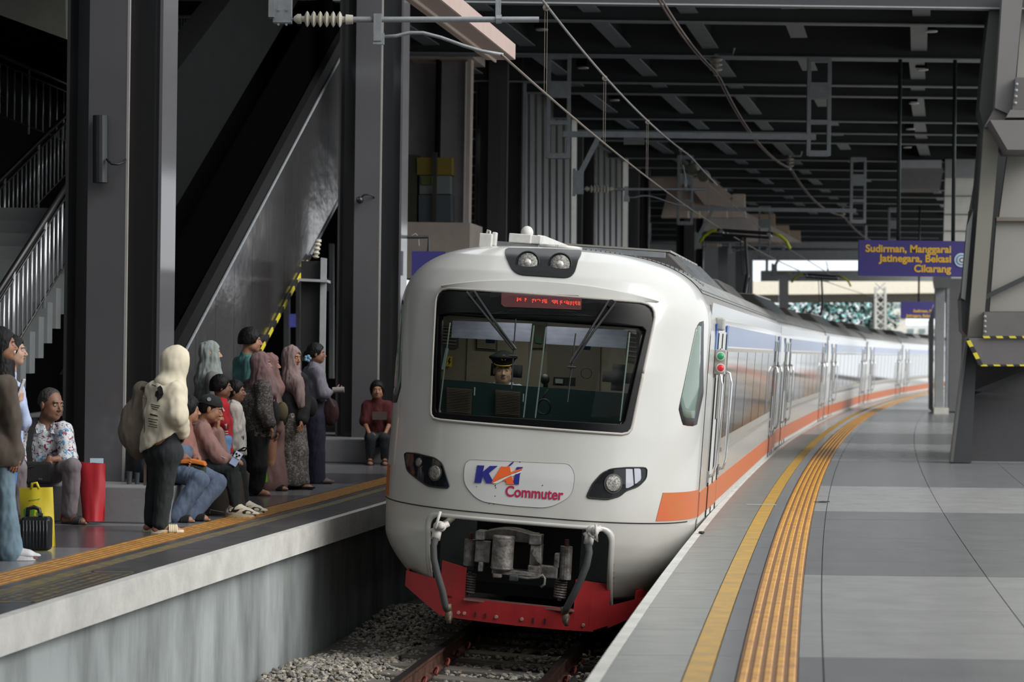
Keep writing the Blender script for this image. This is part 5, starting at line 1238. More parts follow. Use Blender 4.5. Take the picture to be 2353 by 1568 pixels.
mb = MB(); mb.tube([c+Vector((0, 0, .05)), c+Vector((.01, 0, .1)), c+Vector((.03, 0, .09)), c+Vector((.04, 0, .0))], .012, 6); obj('antenna_cable', mb, M_wcock, a1, local=True, smooth=True)
mb = MB(); c = TP(1198, 549, 1.45); mb.box(c, (.21, .2, .085)); mb.box(c+Vector((.14, .1, 0)), (.1, .3, .08)); hb = obj('horn_box', mb, MATS['antenna_white'], train, local=True, bev=.008)
mb = MB(); mb.ell(c+Vector((.05, 0, .06)), (.06, .07, .065), 12, 8); obj('horn_dome', mb, MATS['antenna_white'], hb, local=True, smooth=True)
mb = MB(); mb.prism([TP(1236, 540, 1.5), TP(1300, 566, 2.6), TP(1236, 568, 1.5)], (.05, .1, 0)); obj('roof_fairing', mb, MATS['antenna_white'], hb, local=True)
mb = MB()
for k in range(26):
    x = .25+1.0*k/25; z = 2.95+.725*(1-(x/1.46)**3.2)**(1/2.6); mb.box((x, 1.55+.05*k, z+.012), (.035, .08, .02), ax=(Vector((1, .3, -.3*x)).normalized(), Vector((-.3, 1, 0)).normalized(), Vector((0, 0, 1))))
tag(obj('roof_edge_clips', mb, M_galv, train, local=True), kind='stuff')
mb = MB(); mb.box((.1, 1.9, 3.7), (1.7, .05, .05)); obj('roof_edge_strip', mb, M_galv, train, local=True)

# following cars
def pantograph(parent, y, z0, htop, lean=0):
    b = MB(); b.box((0, y, z0+.08), (1.2, 1.4, .06)); bs_ = obj('pantograph_frame', b, M_under, parent, local=True)
    b = MB(); b.tube([(0, y+.7, z0+.1), (0, y+1.4, z0+.72)], .045, 8); b.tube([(0, y+1.4, z0+.72), (0, y, htop-.12)], .032, 8); b.tube([(.1, y+.5, z0+.1), (.06, y+1.35, z0+.66)], .015, 6); b.tube([(-.1, y+1.3, z0+.7), (-.1, y+.05, htop-.16)], .012, 6); obj('pantograph_arm', b, mat('panto_arm', '#55585a', .4, metal=.5), bs_, local=True)
    for dy in (-.16, .16):
        b = MB(); b.tube([(-.58, y+dy, htop), (.58, y+dy, htop)], .03, 8); b.tube([(-.5, y+dy, htop-.09), (.5, y+dy, htop-.09)], .022, 8); obj('contact_strip', b, mat('carbon_strip', '#1f1f20', .6), bs_, local=True)
    for s in (-1, 1):
        b = MB(); b.tube([(s*.56, y, htop), (s*.72, y, htop-.03), (s*.86, y, htop-.14), (s*.95, y, htop-.29)], .032, 8); obj('horn_tip', b, mat('fluorescent_yellow', '#b9c422', .5), bs_, local=True, smooth=True)
        b = MB(); b.box((s*.5, y, htop-.03), (.08, .4, .06)); obj('head_bracket', b, M_galv, bs_, local=True)
starts = [TY0+YB+18.5]
Y = TY0+19.85
offs = XR(TY0)-1.61
names = ['second', 'third', 'fourth', 'fifth', 'sixth']
for i in range(5):
    Ya, Yb2 = Y, Y+19.6
    xa, xb = XR(Ya)-1.60-.02, XR(Yb2)-1.60-.02; a = math.atan((xb-xa)/(Yb2-Ya)); L = math.hypot(xb-xa, Yb2-Ya)
    M = trainM((xa, Ya, -1.1), a)
    # part of the same train: child car frame stored as its own thing would break the train, so attach as parts through a carriage mesh
    car = thing('train_carriage', names[i]+' white carriage of the train, counted from the cab', 'train carriage', M=M, group=None)
    body(car, .15, L-.3)
    if i == 0: pantograph(car, 9.6, 3.7, 5.27)
    if i == 2: pantograph(car, -3.6+.0, 3.7, 5.27) if False else None
    if i == 1: pantograph(car, 17.0, 3.7, 5.27)
    Y = Yb2+.25

cl_ = bpy.data.objects.new('cab_lamp', bpy.data.lights.new('cab_lamp', 'AREA')); COL.objects.link(cl_); cl_.data.energy = 16; cl_.data.size = .9; cl_.data.color = (1, .95, .86)  # fill light added to brighten the driver and cab, no fitting behind it
cl_.parent = train; cl_.location = (0, 1.05, 3.12)
# ============================================================ FIELD-MODELLED FIGURES
V = Vector
def cap(a, b, ra, rb=None, k=.02, n=None, s=1, op='u'):
    rb = ra if rb is None else rb; a = np.array(a, float); b = np.array(b, float); r = max(ra, rb)*max(1, 1)+.0
    return dict(t='c', a=a, b=b, ra=ra, rb=rb, k=k, n=None if n is None else np.array(n, float), s=s, op=op, lo=np.minimum(a, b)-r, hi=np.maximum(a, b)+r)
def ell(c, rad, k=.02, ax=None, op='u'):
    c = np.array(c, float); r = max(rad); return dict(t='e', c=c, rad=rad, k=k, ax=None if ax is None else [np.array(v, float) for v in ax], op=op, lo=c-r, hi=c+r)
def plane(p, n, k=.006): return dict(t='p', p=np.array(p, float), n=np.array(n, float), op='clip', k=k)
def boxp(c, half, ax, r=.01, k=.01, op='u'):
    c = np.array(c, float); m = sum(half)+r; return dict(t='b', c=c, h=half, ax=[np.array(v, float) for v in ax], r=r, k=k, op=op, lo=c-m, hi=c+m)
def _dist(p, X, Y, Z):
    if p['t'] == 'c':
        a, b = p['a'], p['b']; qx, qy, qz = X-a[0], Y-a[1], Z-a[2]; ab = b-a
        L = max(1e-9, float(ab@ab)); t = np.clip((qx*ab[0]+qy*ab[1]+qz*ab[2])/L, 0, 1)
        qx = qx-t*ab[0]; qy = qy-t*ab[1]; qz = qz-t*ab[2]
        if p['n'] is not None:
            n = p['n']; m = (qx*n[0]+qy*n[1]+qz*n[2])*(1/p['s']-1); qx = qx+m*n[0]; qy = qy+m*n[1]; qz = qz+m*n[2]
        return (np.sqrt(qx*qx+qy*qy+qz*qz)-(p['ra']+(p['rb']-p['ra'])*t))*(p['s'] if p['n'] is not None else 1)**.5
    if p['t'] == 'e':
        c = p['c']; qx, qy, qz = X-c[0], Y-c[1], Z-c[2]
        if p['ax'] is not None:
            A = p['ax']; qx, qy, qz = (qx*A[0][0]+qy*A[0][1]+qz*A[0][2], qx*A[1][0]+qy*A[1][1]+qz*A[1][2], qx*A[2][0]+qy*A[2][1]+qz*A[2][2])
        r = p['rad']; k0 = np.sqrt((qx/r[0])**2+(qy/r[1])**2+(qz/r[2])**2); k1 = np.sqrt((qx/r[0]**2)**2+(qy/r[1]**2)**2+(qz/r[2]**2)**2)
        return k0*(k0-1)/np.maximum(k1, 1e-6)
    if p['t'] == 'b':
        c = p['c']; qx, qy, qz = X-c[0], Y-c[1], Z-c[2]; A = p['ax']
        q = [np.abs(qx*A[i][0]+qy*A[i][1]+qz*A[i][2])-p['h'][i] for i in range(3)]
        o = np.sqrt(sum(np.maximum(v, 0)**2 for v in q)); return o+np.minimum(np.maximum(q[0], np.maximum(q[1], q[2])), 0)-p['r']
    n = p['n']; return (X-p['p'][0])*n[0]+(Y-p['p'][1])*n[1]+(Z-p['p'][2])*n[2]
def sdfmesh(prims, h):
    us = [p for p in prims if p['op'] == 'u']; lo = np.min([p['lo'] for p in us], 0)-3*h-.012; hi = np.max([p['hi'] for p in us], 0)+3*h+.012
    n = np.ceil((hi-lo)/h).astype(int)+1; g = [lo[i]+h*np.arange(n[i]) for i in range(3)]
    D = np.full(n, .3, np.float32)
    for p in prims:
        if p['op'] == 'clip':
            X, Y, Z = np.meshgrid(*g, indexing='ij', sparse=True); D = np.maximum(D, _dist(p, X, Y, Z)); continue
        m = p['k']*2+.03; i0 = np.maximum(0, np.floor((p['lo']-m-lo)/h).astype(int)); i1 = np.minimum(n, np.ceil((p['hi']+m-lo)/h).astype(int)+1)
        if np.any(i1 <= i0): continue
        sl = tuple(slice(a, b) for a, b in zip(i0, i1)); X, Y, Z = np.meshgrid(*[g[i][sl[i]] for i in range(3)], indexing='ij', sparse=True)
        d = _dist(p, X, Y, Z); o = D[sl]; k = max(p['k'], 1e-4)
        if p['op'] == 'u':
            hh = np.clip(.5+.5*(o-d)/k, 0, 1); D[sl] = o*(1-hh)+d*hh-k*hh*(1-hh)
        else:
            d = -d; hh = np.clip(.5-.5*(o-d)/k, 0, 1); D[sl] = o*(1-hh)+d*hh+k*hh*(1-hh)
    S_ = D < 0
    # surface nets
    nx, ny, nz_ = D.shape
    cs = np.zeros((nx-1, ny-1, nz_-1), np.int8)
    for a in (0, 1):
        for b in (0, 1):
            for c in (0, 1): cs += S_[a:nx-1+a, b:ny-1+b, c:nz_-1+c]
    act = (cs > 0) & (cs < 8); idx = np.full(act.shape, -1, np.int64); I = np.argwhere(act); idx[act] = np.arange(len(I))
    acc = np.zeros((len(I), 3)); cnt = np.zeros(len(I))
    corners = [(a, b, c) for a in (0, 1) for b in (0, 1) for c in (0, 1)]
    for ca in corners:
        for ax in range(3):
            if ca[ax]: continue
            cb = list(ca); cb[ax] = 1
            da = D[I[:, 0]+ca[0], I[:, 1]+ca[1], I[:, 2]+ca[2]]; db = D[I[:, 0]+cb[0], I[:, 1]+cb[1], I[:, 2]+cb[2]]
            m = (da < 0) != (db < 0); t = np.where(m, da/np.where(m, da-db, 1), 0); q = np.array(ca, float)[None]+np.zeros((len(I), 3)); q[:, ax] += t
            acc[m] += q[m]; cnt[m] += 1
    Vv = lo+(I+acc/np.maximum(cnt, 1)[:, None])*h
    quads = []
    for ax in range(3):
        A = [slice(None)]*3; B = [slice(None)]*3; A[ax] = slice(0, -1); B[ax] = slice(1, None)
        e = S_[tuple(A)] != S_[tuple(B)]; ins = S_[tuple(A)]
        u, v = [(1, 2), (2, 0), (0, 1)][ax]
        P = np.argwhere(e); ok = (P[:, u] > 0) & (P[:, v] > 0) & (P[:, u] < D.shape[u]-1) & (P[:, v] < D.shape[v]-1); P = P[ok]
        f = ins[P[:, 0], P[:, 1], P[:, 2]]
        def at(du, dv):
            q = P.copy(); q[:, u] += du; q[:, v] += dv; return idx[q[:, 0], q[:, 1], q[:, 2]]
        q = np.stack([at(-1, -1), at(0, -1), at(0, 0), at(-1, 0)], 1); q[~f] = q[~f][:, ::-1]
        quads.append(q)
    Q = np.concatenate(quads); Q = Q[(Q >= 0).all(1)]
    return Vv, Q
def vnormals(Vv, Q):
    a = Vv[Q[:, 2]]-Vv[Q[:, 0]]; b = Vv[Q[:, 3]]-Vv[Q[:, 1]]; n = np.cross(a, b); N = np.zeros_like(Vv)
    for i in range(4): np.add.at(N, Q[:, i], n)
    return N/np.maximum(np.linalg.norm(N, axis=1), 1e-9)[:, None]
def relax(Vv, Q, it=1, f=.5):
    for _ in range(it):
        S2 = np.zeros_like(Vv); c = np.zeros(len(Vv))
        for i, j in ((0, 1), (1, 2), (2, 3), (3, 0)):
            np.add.at(S2, Q[:, i], Vv[Q[:, j]]); np.add.at(S2, Q[:, j], Vv[Q[:, i]]); np.add.at(c, Q[:, i], 1); np.add.at(c, Q[:, j], 1)
        Vv = Vv*(1-f)+f*S2/np.maximum(c, 1)[:, None]
    return Vv
def folds(Vv, Q, amp, sc=(14, 14, 5), seed=0.):
    N = vnormals(Vv, Q); d = np.array([noise.noise(Vector((p[0]*sc[0]+seed, p[1]*sc[1], p[2]*sc[2])))+.5*noise.noise(Vector((p[0]*sc[0]*2.3, p[1]*sc[1]*2.3+seed, p[2]*sc[2]*2)))-0.1 for p in Vv])
    return Vv+N*(amp*d)[:, None]
NQ = [0]
def field(name, prims, h, m, parent, fold=None, extra=None, it=1, seed=0.):
    """prims: list or list of (prims, h) chunks that together form one mesh"""
    chunks = prims if isinstance(prims[0], tuple) else [(prims, h)]
    mb = MB(); mats = m if isinstance(m, list) else [m]
    for pr, hh in chunks:
        Vv, Q = sdfmesh(pr, hh); Vv = relax(Vv, Q, it, .5)
        if fold: Vv = folds(Vv, Q, fold[0], fold[1], seed)
        NQ[0] += len(Q); b = len(mb.v); mb.v.extend(map(tuple, Vv)); mb.f.extend([tuple(int(i)+b for i in q) for q in Q]); mb.m.extend([0]*len(Q))
    if extra:
        for mi, fn in extra: mb.mi = mi; fn(mb)
        mb.mi = 0
    return obj(name, mb, mats, parent, smooth=True, fix=False)

SKINS = {k: mat('skin_'+k, c, .55, var=.12, vscale=25) for k, c in (('tan', '#9c6f56'), ('dark', '#7f5a47'), ('light', '#b8937d'), ('mid', '#9c705a'))}
M_hair = mat('black_hair', '#0e0c0d', .6, var=.4, vscale=60, stretch=(1, 1, .15), spec=.25)
M_ghair = mat('greying_hair', '#3b3835', .7, var=.5, vscale=90)
M_eye = mat('eye_white', '#cfc8c2', .3, var=0); M_iris = mat('iris_dark', '#1a100c', .2, var=0); M_lip = mat('lip', '#7b4a44', .5); M_brow = mat('brow_hair', '#1b1614', .8)
def basis(yaw, pitch=0, roll=0):
    y = math.radians(yaw); f = V((math.sin(y), math.cos(y), 0)); r = V((math.cos(y), -math.sin(y), 0)); u = V((0, 0, 1))
    p = math.radians(pitch); f2 = f*math.cos(p)-u*math.sin(p); u2 = u*math.cos(p)+f*math.sin(p)
    q = math.radians(roll); return f2, r*math.cos(q)+u2*math.sin(q), u2*math.cos(q)-r*math.sin(q)
def headprims(c, B, s, neck):
    f, r, u = B; P = lambda a, b, d: c+r*(a*s)+f*(b*s)+u*(d*s); ax = (r, f, u); E = lambda p, rad, k=.02, op='u': ell(P(*p), tuple(x*s for x in rad), k*s, ax, op)
    o = [E((0, -.012, .03), (.076, .094, .088)), E((0, .022, -.03), (.062, .072, .083), .03), E((0, .052, -.088), (.034, .032, .026), .03)]
    for q in (-1, 1): o += [E((q*.036, .056, -.032), (.026, .026, .028), .02), E((q*.05, .02, -.065), (.022, .035, .028), .03)]
    o += [cap(P(-.034, .082, .024), P(.034, .082, .024), .011*s, None, .015*s)]
    for q in (-1, 1): o += [E((q*.031, .104, .003), (.017, .015, .010), .010, 's'), E((q*.031, .079, .003), (.013, .0125, .0115), .003)]
    o += [cap(P(0, .090, .006), P(0, .111, -.030), .0065*s, .0115*s, .012*s), E((0, .108, -.034), (.012, .010, .009), .006)]
    for q in (-1, 1): o += [E((q*.012, .100, -.037), (.008, .009, .007), .005), E((q*.079, -.008, -.008), (.009, .018, .031), .006)]
    o += [E((0, .086, -.060), (.024, .010, .006), .004), E((0, .085, -.071), (.020, .010, .0065), .004)]
    o += [cap(P(0, -.022, -.05), neck, .052*s, .06*s, .03)]
    return o
def faceextra(c, B, s):
    f, r, u = B; P = lambda a, b, d: c+r*(a*s)+f*(b*s)+u*(d*s); ax = (r, f, u)
    def eyes(mb):
        for q in (-1, 1): mb.ell(P(q*.031, .0835, .0025), (.0125*s, .0098*s, .0062*s), 10, 8, ax)
    def iris(mb):
        for q in (-1, 1): mb.ell(P(q*.031, .0915, .0028), (.0052*s, .0028*s, .0052*s), 8, 6, ax)
    def brow(mb):
        for q in (-1, 1): mb.tube([P(q*.014, .0965, .021), P(q*.03, .095, .026), P(q*.048, .083, .021)], .0032*s, 5)
    def lips(mb):
        mb.ell(P(0, .0912, -.0605), (.022*s, .0062*s, .0042*s), 10, 6, ax); mb.ell(P(0, .0905, -.069), (.018*s, .0065*s, .005*s), 10, 6, ax)
    return [(1, eyes), (2, iris), (3, brow), (4, lips)]
def handprims(w, d, nrm, s=1, curl=.5, spread=1, thumb=1):
    """wrist point, finger direction, palm normal (fingers curl towards it)"""
    d = V(d).normalized(); nrm = V(nrm); nrm = (nrm-d*nrm.dot(d)).normalized(); sd = d.cross(nrm)*thumb; w = V(w)
    o = [boxp(w+d*.045*s, (.030*s, .028*s, .006*s), (sd, d, nrm), .010*s, .012), cap(w-d*.02, w+d*.02*s, .024*s, .026*s, .015)]
    for i, (off, L) in enumerate(((.030, .070), (.010, .078), (-.011, .073), (-.031, .058))):
        a = w+d*.078*s+sd*off*s*.95; dirv = (d+sd*(off*.9*spread)).normalized(); L *= s; cur = curl*(1+.12*i)
        seg = [(.42, cur*.5), (.32, cur*1.15), (.26, cur*1.7)]
        p = a
        for fr, ang in seg:
            q = p+(dirv*math.cos(ang)+nrm*math.sin(ang))*(L*fr); o.append(cap(p, q, .0088*s, .0078*s, .003)); p = q
    p = w+d*.018*s+sd*.026*s; q = p+(d*.6+sd*.75+nrm*.35).normalized()*.038*s; r_ = q+(d*.9+sd*.2+nrm*.45).normalized()*.030*s; t = r_+(d*.85-sd*.1+nrm*.6).normalized()*.024*s
    o += [cap(p, q, .013*s, .011*s, .008), cap(q, r_, .0105*s, .0095*s, .003), cap(r_, t, .0092*s, .008*s, .003)]
    return o
def footprims(an, yaw, s, infl=0, toes=False):
    y = math.radians(yaw); f = V((math.sin(y), math.cos(y), 0)); r = V((math.cos(y), -math.sin(y), 0)); g = V((an.x, an.y, 0))
    z = .03*s+infl
    o = [cap(an, g-f*.035*s+V((0, 0, z+.005)), .036*s+infl, .034*s+infl, .02), cap(g-f*.04*s+V((0, 0, z)), g+f*.13*s+V((0, 0, z*.85)), .034*s+infl, .036*s+infl*.8, .02, (0, 0, 1), .75), cap(an+V((0, 0, -.02)), g+f*.12*s+V((0, 0, z*.9)), .032*s+infl, .03*s+infl, .025)]
    if toes:
        for i, off in enumerate((.026, .011, -.004, -.018, -.031)):
            b = g+f*(.13*s)+r*(off*s)+V((0, 0, .016)); o.append(cap(b, b+f*(.05-.006*i)*s, (.013 if i == 0 else .009)*s, None, .004))
    else: o.append(cap(g+f*.12*s-r*.012*s+V((0, 0, z*.7)), g+f*(.17*s+infl)+r*.0*s+V((0, 0, z*.7)), .03*s+infl*.8, .027*s+infl*.8, .02, (0, 0, 1), .65))
    o.append(plane(g+V((0, 0, .004 if infl else .006)), (0, 0, -1)))
    return o

def person(label, D, J, yaw, hy, skin='tan', k=1.0, hs=1.0, pitch=0, roll=0, hands=(), seated=False, feet=True, toes=False, face=True, hb=.011, group=None, footyaw=None, root=None, body_h=None):
    """J: joint -> (px,py,dy) traced on the photograph at distance D"""
    j = {n: W(p[0], p[1], D+p[2]) for n, p in J.items()}
    base = V(((j['anL'].x+j['anR'].x)/2, (j['anL'].y+j['anR'].y)/2, 0)) if root is None else V(root)
    t = thing('person', label, 'person', base, group)
    B = basis(hy, pitch, roll); Fw = basis(yaw)[0]; neck = j['neck']; hc = j['head']; fy = yaw if footyaw is None else footyaw
    tor = torso(j, Fw, k, 0)
    limbs = []
    for s in 'LR':
        limbs += [cap(j['sh'+s], j['el'+s], .044*k, .036*k, .03), cap(j['el'+s], j['wr'+s], .036*k, .024*k, .02)]
        limbs += [cap(j['hip'+s], j['kn'+s], .078*k, .052*k, .04), cap(j['kn'+s], j['an'+s], .05*k, .033*k, .025)]
        m = j['kn'+s].lerp(j['an'+s], .28); limbs += [cap(j['kn'+s].lerp(j['an'+s], .1), j['kn'+s].lerp(j['an'+s], .5), .046*k, .040*k, .03)]
    chunks = [(tor+limbs, hb), (headprims(hc, B, hs, neck), .0048 if face else .008)]
    if feet:
        for s in 'LR': chunks.append((footprims(j['an'+s], fy, k, 0, toes), .006 if toes else .009))
    for s, d, nrm, curl, th in hands:
        w_ = j['wr'+s]; dd = V(d) if d is not None else (w_-j['el'+s]); chunks.append(([cap(w_-(w_-j['el'+s]).normalized()*.05, w_, .026*k, .023*k, .01)]+handprims(w_, dd, nrm, k, curl, 1, th), .0042))
    done = [h[0] for h in hands]
    for s in 'LR':
        if s not in done:
            w_ = j['wr'+s]; chunks.append((handprims(w_, (w_-j['el'+s]), Fw*-.4+V((0, 0, .2)), k, .5), .006))
    ex = faceextra(hc, B, hs) if face else None
    b = field('body', chunks, hb, [SKINS[skin], M_eye, M_iris, M_brow, M_lip], t, extra=ex)
    return t, j, B, Fw
def torso(j, Fw, k, e, hem=None, hipw=1.0):
    n = Fw; shl, shr, neck = j['shL'], j['shR'], j['neck']; hip = (j['hipL']+j['hipR'])/2; ch = (shl+shr)/2; chest = ch.lerp(hip, .3); waist = ch.lerp(hip, .66)
    r = (shr-shl); w_ = max(.13*k, r.length/2)
    hipax = (shr-shl).normalized() if r.length > .05 else V((n.y, -n.x, 0))
    o = [cap(shl, shr, .052*k+e, None, .05), cap(neck, ch, .055*k+e*.6, .07*k+e, .05),
         cap(chest-hipax*.055*k, chest+hipax*.055*k, .108*k+e, None, .06, n, .85), cap(waist-hipax*.04*k, waist+hipax*.04*k, .102*k+e, None, .06, n, .85),
         cap(hip-hipax*.06*k*hipw, hip+hipax*.06*k*hipw, .105*k*hipw+e, None, .06, n, .9), cap(chest, hip, .1*k+e, None, .06)]
    return o
def top(t, j, Fw, k, m, e=.018, sleeve=2.0, se=None, cuff=0, hempt=None, hood=False, fold=(.010, (16, 16, 7)), h=.009, extra=(), name='shirt', neckcut=None, seed=0., hemn=(0, 0, -1), hipw=1.0, sr=1.0):
    se = e if se is None else se; o = torso(j, Fw, k, e, None, hipw)+list(extra)
    if hempt is not None: o.append(plane(hempt, hemn))
    for s in 'LR':
        a, b, c = j['sh'+s], j['el'+s], j['wr'+s]
        if sleeve >= 1:
            o.append(cap(a, b, (.050*k+se)*sr, (.044*k+se)*sr, .03)); f = sleeve-1
            if f > 0: o.append(cap(b, b.lerp(c, f), (.044*k+se)*sr, .030*k+se*(1.0 if not cuff else .6), .02))
        else: o.append(cap(a, a.lerp(b, sleeve), .052*k+se, .052*k+se, .03))
    if neckcut is not None: o.append(ell(neckcut[0], neckcut[1], .01, None, 's'))
    return field(name, o, h, m, t, fold=fold, seed=seed)
def trousers(t, j, k, m, e=.014, flare=0, topz=.13, length=1.0, fold=(.008, (18, 18, 8)), h=.009, name='trousers', wide=1.0):
    hip = (j['hipL']+j['hipR'])/2; ax = (j['hipR']-j['hipL']); ax = ax.normalized() if ax.length > .02 else V((1, 0, 0))
    o = [cap(hip-ax*.06*k, hip+ax*.06*k, .108*k+e, None, .05), cap(hip+V((0, 0, topz))-ax*.05*k, hip+V((0, 0, topz))+ax*.05*k, .106*k+e, None, .05)]
    for s in 'LR':
        kn, an = j['kn'+s], j['an'+s]; an = kn.lerp(an, length)
        o += [cap(j['hip'+s], kn, (.084*k+e)*wide, (.056*k+e)*wide, .04), cap(kn, an, (.056*k+e)*wide, (.040*k+e+flare), .02)]
        o.append(cap(kn.lerp(an, .2), kn.lerp(an, .5), (.052*k+e)*wide, (.044*k+e+flare*.4), .02))
    return field(name, o, h, m, t, fold=fold)
def hair_short(t, c, B, s, m=M_hair, th=.012, low=-.05, name='hair', extra=(), front=.0):
    f, r, u = B; ax = (r, f, u); P = lambda a, b, d: c+r*(a*s)+f*(b*s)+u*(d*s)
    o = [ell(P(0, -.014, .035), ((.076+th)*s, (.094+th)*s, (.088+th)*s), .01, ax), ell(P(0, -.05, -.01), ((.066+th)*s, (.06+th)*s, .07*s), .03, ax)]+list(extra)
    o += [ell(P(0, .115, -.02+front), (.105*s, .085*s, .088*s), .012, ax, 's'), ell(P(0, .05, -.07), (.12*s, .07*s, .06*s), .012, ax, 's'), plane(P(0, 0, low), (-u.x, -u.y, -u.z))]
    return field(name, o, .006, m, t, fold=(.004, (60, 60, 25)))
def hijab(t, c, B, s, m, chest, shl, shr, k=1, low=None, open_=True, name='hijab', drop=(), fold=(.011, (26, 26, 7)), h=.008, e=0, seed=0., capr=.16):
    f, r, u = B; ax = (r, f, u); P = lambda a, b, d: c+r*(a*s)+f*(b*s)+u*(d*s)
    o = [ell(P(0, -.012, .022), (.093*s+e, .112*s+e, .108*s+e), .01, ax), ell(P(0, .012, -.06), (.085*s+e, .09*s+e, .075*s+e), .04, ax), cap(P(0, -.01, -.06), chest+V((0, 0, .06)), .088*s, capr*k, .05),
         cap(shl.lerp(shr, .08), shr.lerp(shl, .08), .075*k, None, .06)]+list(drop)
    if open_: o.append(ell(P(0, .125, -.010), (.056*s, .075*s, .078*s), .014, ax, 's'))
    if low is not None: o.append(plane(low[0], low[1] if len(low) > 1 else (0, 0, -1)))
    return field(name, o, h, m, t, fold=fold, seed=seed)
def shoe(t, an, yaw, k, mu, ms, name='shoe', infl=.012, sole=.03, low=False):
    y = math.radians(yaw); f = V((math.sin(y), math.cos(y), 0)); r = V((math.cos(y), -math.sin(y), 0)); g = V((an.x, an.y, 0))
    pr = footprims(an+V((0, 0, .02 if not low else -.03)), yaw, k, infl)[:-1]+[plane(g+V((0, 0, sole)), (0, 0, -1)), plane(V((g.x, g.y, an.z+(.03 if not low else -.01))), (0, 0, 1))]
    a = field(name, pr, .0065, mu, t)
    mb = MB(); P = []
    for kk in range(28):
        q = 2*math.pi*kk/28; L = .125*k+infl; w_ = (.043+.008*math.cos(q))*k+infl*.7; P.append(g+f*(.045*k+L*math.cos(q))+r*(w_*math.sin(q))+V((0, 0, .001)))
    mb.prism(P, (0, 0, sole+.004)); obj('sole', mb, ms, a, bev=.004)
    return a
def sandal(t, an, yaw, k, m, name='sandal', strap=True, thick=.022, ms=None):
    y = math.radians(yaw); f = V((math.sin(y), math.cos(y), 0)); r = V((math.cos(y), -math.sin(y), 0)); g = V((an.x, an.y, 0))
    mb = MB(); P = []
    for kk in range(28):
        q = 2*math.pi*kk/28; P.append(g+f*(.055*k+.135*k*math.cos(q))+r*((.046+.007*math.cos(q))*k*math.sin(q))+V((0, 0, -.006)))
    mb.prism(P, (0, 0, thick)); o = obj(name, mb, ms or m, t, bev=.004)
    if strap:
        mb = MB(); pts = []
        for q in np.linspace(-.1, math.pi+.1, 12): pts.append(g+f*.10*k+r*(.052*k*math.cos(q))+V((0, 0, .012+.052*k*math.sin(q))))
        for d in (-.03, -.015, 0, .015, .03): mb.tube([p+f*d for p in pts], .0095, 5)
        obj('strap', mb, m, o, smooth=True)
    return o
def pattern(name, base, cols, scale=22, thr=.5, rough=.8, kind='voronoi', stretch=None, bump=0):
    if name in MATS: return MATS[name]
    m = bpy.data.materials.new(name); m.use_nodes = True; MATS[name] = m; nt = m.node_tree; b = nt.nodes['Principled BSDF']; b.inputs['Roughness'].default_value = rough
    t = nt.nodes.new('ShaderNodeTexCoord'); mp = nt.nodes.new('ShaderNodeMapping'); nt.links.new(t.outputs['Object'], mp.inputs[0])
    if stretch: mp.inputs['Scale'].default_value = stretch
    prev = None; cur = None
    for i, (c, sc, th, off) in enumerate(cols):
        n = nt.nodes.new('ShaderNodeTexNoise'); n.inputs['Scale'].default_value = sc; n.inputs['Detail'].default_value = 2; n.inputs['Distortion'].default_value = 1.2
        m2 = nt.nodes.new('ShaderNodeMapping'); m2.inputs['Location'].default_value = (off, off*2, off*.5); nt.links.new(mp.outputs[0], m2.inputs[0]); nt.links.new(m2.outputs[0], n.inputs['Vector'])
        r = nt.nodes.new('ShaderNodeValToRGB'); r.color_ramp.elements[0].position = th; r.color_ramp.elements[1].position = th+.02
        nt.links.new(n.outputs['Fac'], r.inputs[0]); mx = nt.nodes.new('ShaderNodeMix'); mx.data_type = 'RGBA'; nt.links.new(r.outputs[0], mx.inputs[0])
        if cur is None: mx.inputs[6].default_value = (*lin(base), 1)
        else: nt.links.new(cur, mx.inputs[6])
        mx.inputs[7].default_value = (*lin(c), 1); cur = mx.outputs[2]
    nt.links.new(cur, b.inputs['Base Color']); return m
def stripes(name, c1, c2, axis, scale, rough=.8, dist=0):
    m = bpy.data.materials.new(name); m.use_nodes = True; MATS[name] = m; nt = m.node_tree; b = nt.nodes['Principled BSDF']; b.inputs['Roughness'].default_value = rough
    t = nt.nodes.new('ShaderNodeTexCoord'); w_ = nt.nodes.new('ShaderNodeTexWave'); w_.bands_direction = axis; w_.inputs['Scale'].default_value = scale; w_.inputs['Distortion'].default_value = dist; w_.inputs['Detail'].default_value = 1
    nt.links.new(t.outputs['Object'], w_.inputs[0]); r = rampnode(nt, [(0, c1), (.5, c2)]); nt.links.new(w_.outputs['Fac'], r.inputs[0]); nt.links.new(r.outputs[0], b.inputs['Base Color']); return m
cl = lambda n, c, **kw: mat(n, c, kw.pop('rough', .9), var=kw.pop('var', .15), vscale=kw.pop('vscale', 10), **kw)
def strapline(name, pts, wdt, m, parent, up=(0, -1, 0)):
    mb = MB(); P = [V(p) for p in pts]
    for a, b in zip(P[:-1], P[1:]): mb.bar(a, b+(b-a).normalized()*.004, wdt, .006, up)
    return obj(name, mb, m, parent)
def band3(name, c, B, s, pts, r, m, parent):
    pass
# ============================================================ THE PASSENGERS
bk_den = cl('black_denim', '#24282a'); bk_cloth = cl('black_cloth', '#17181a')
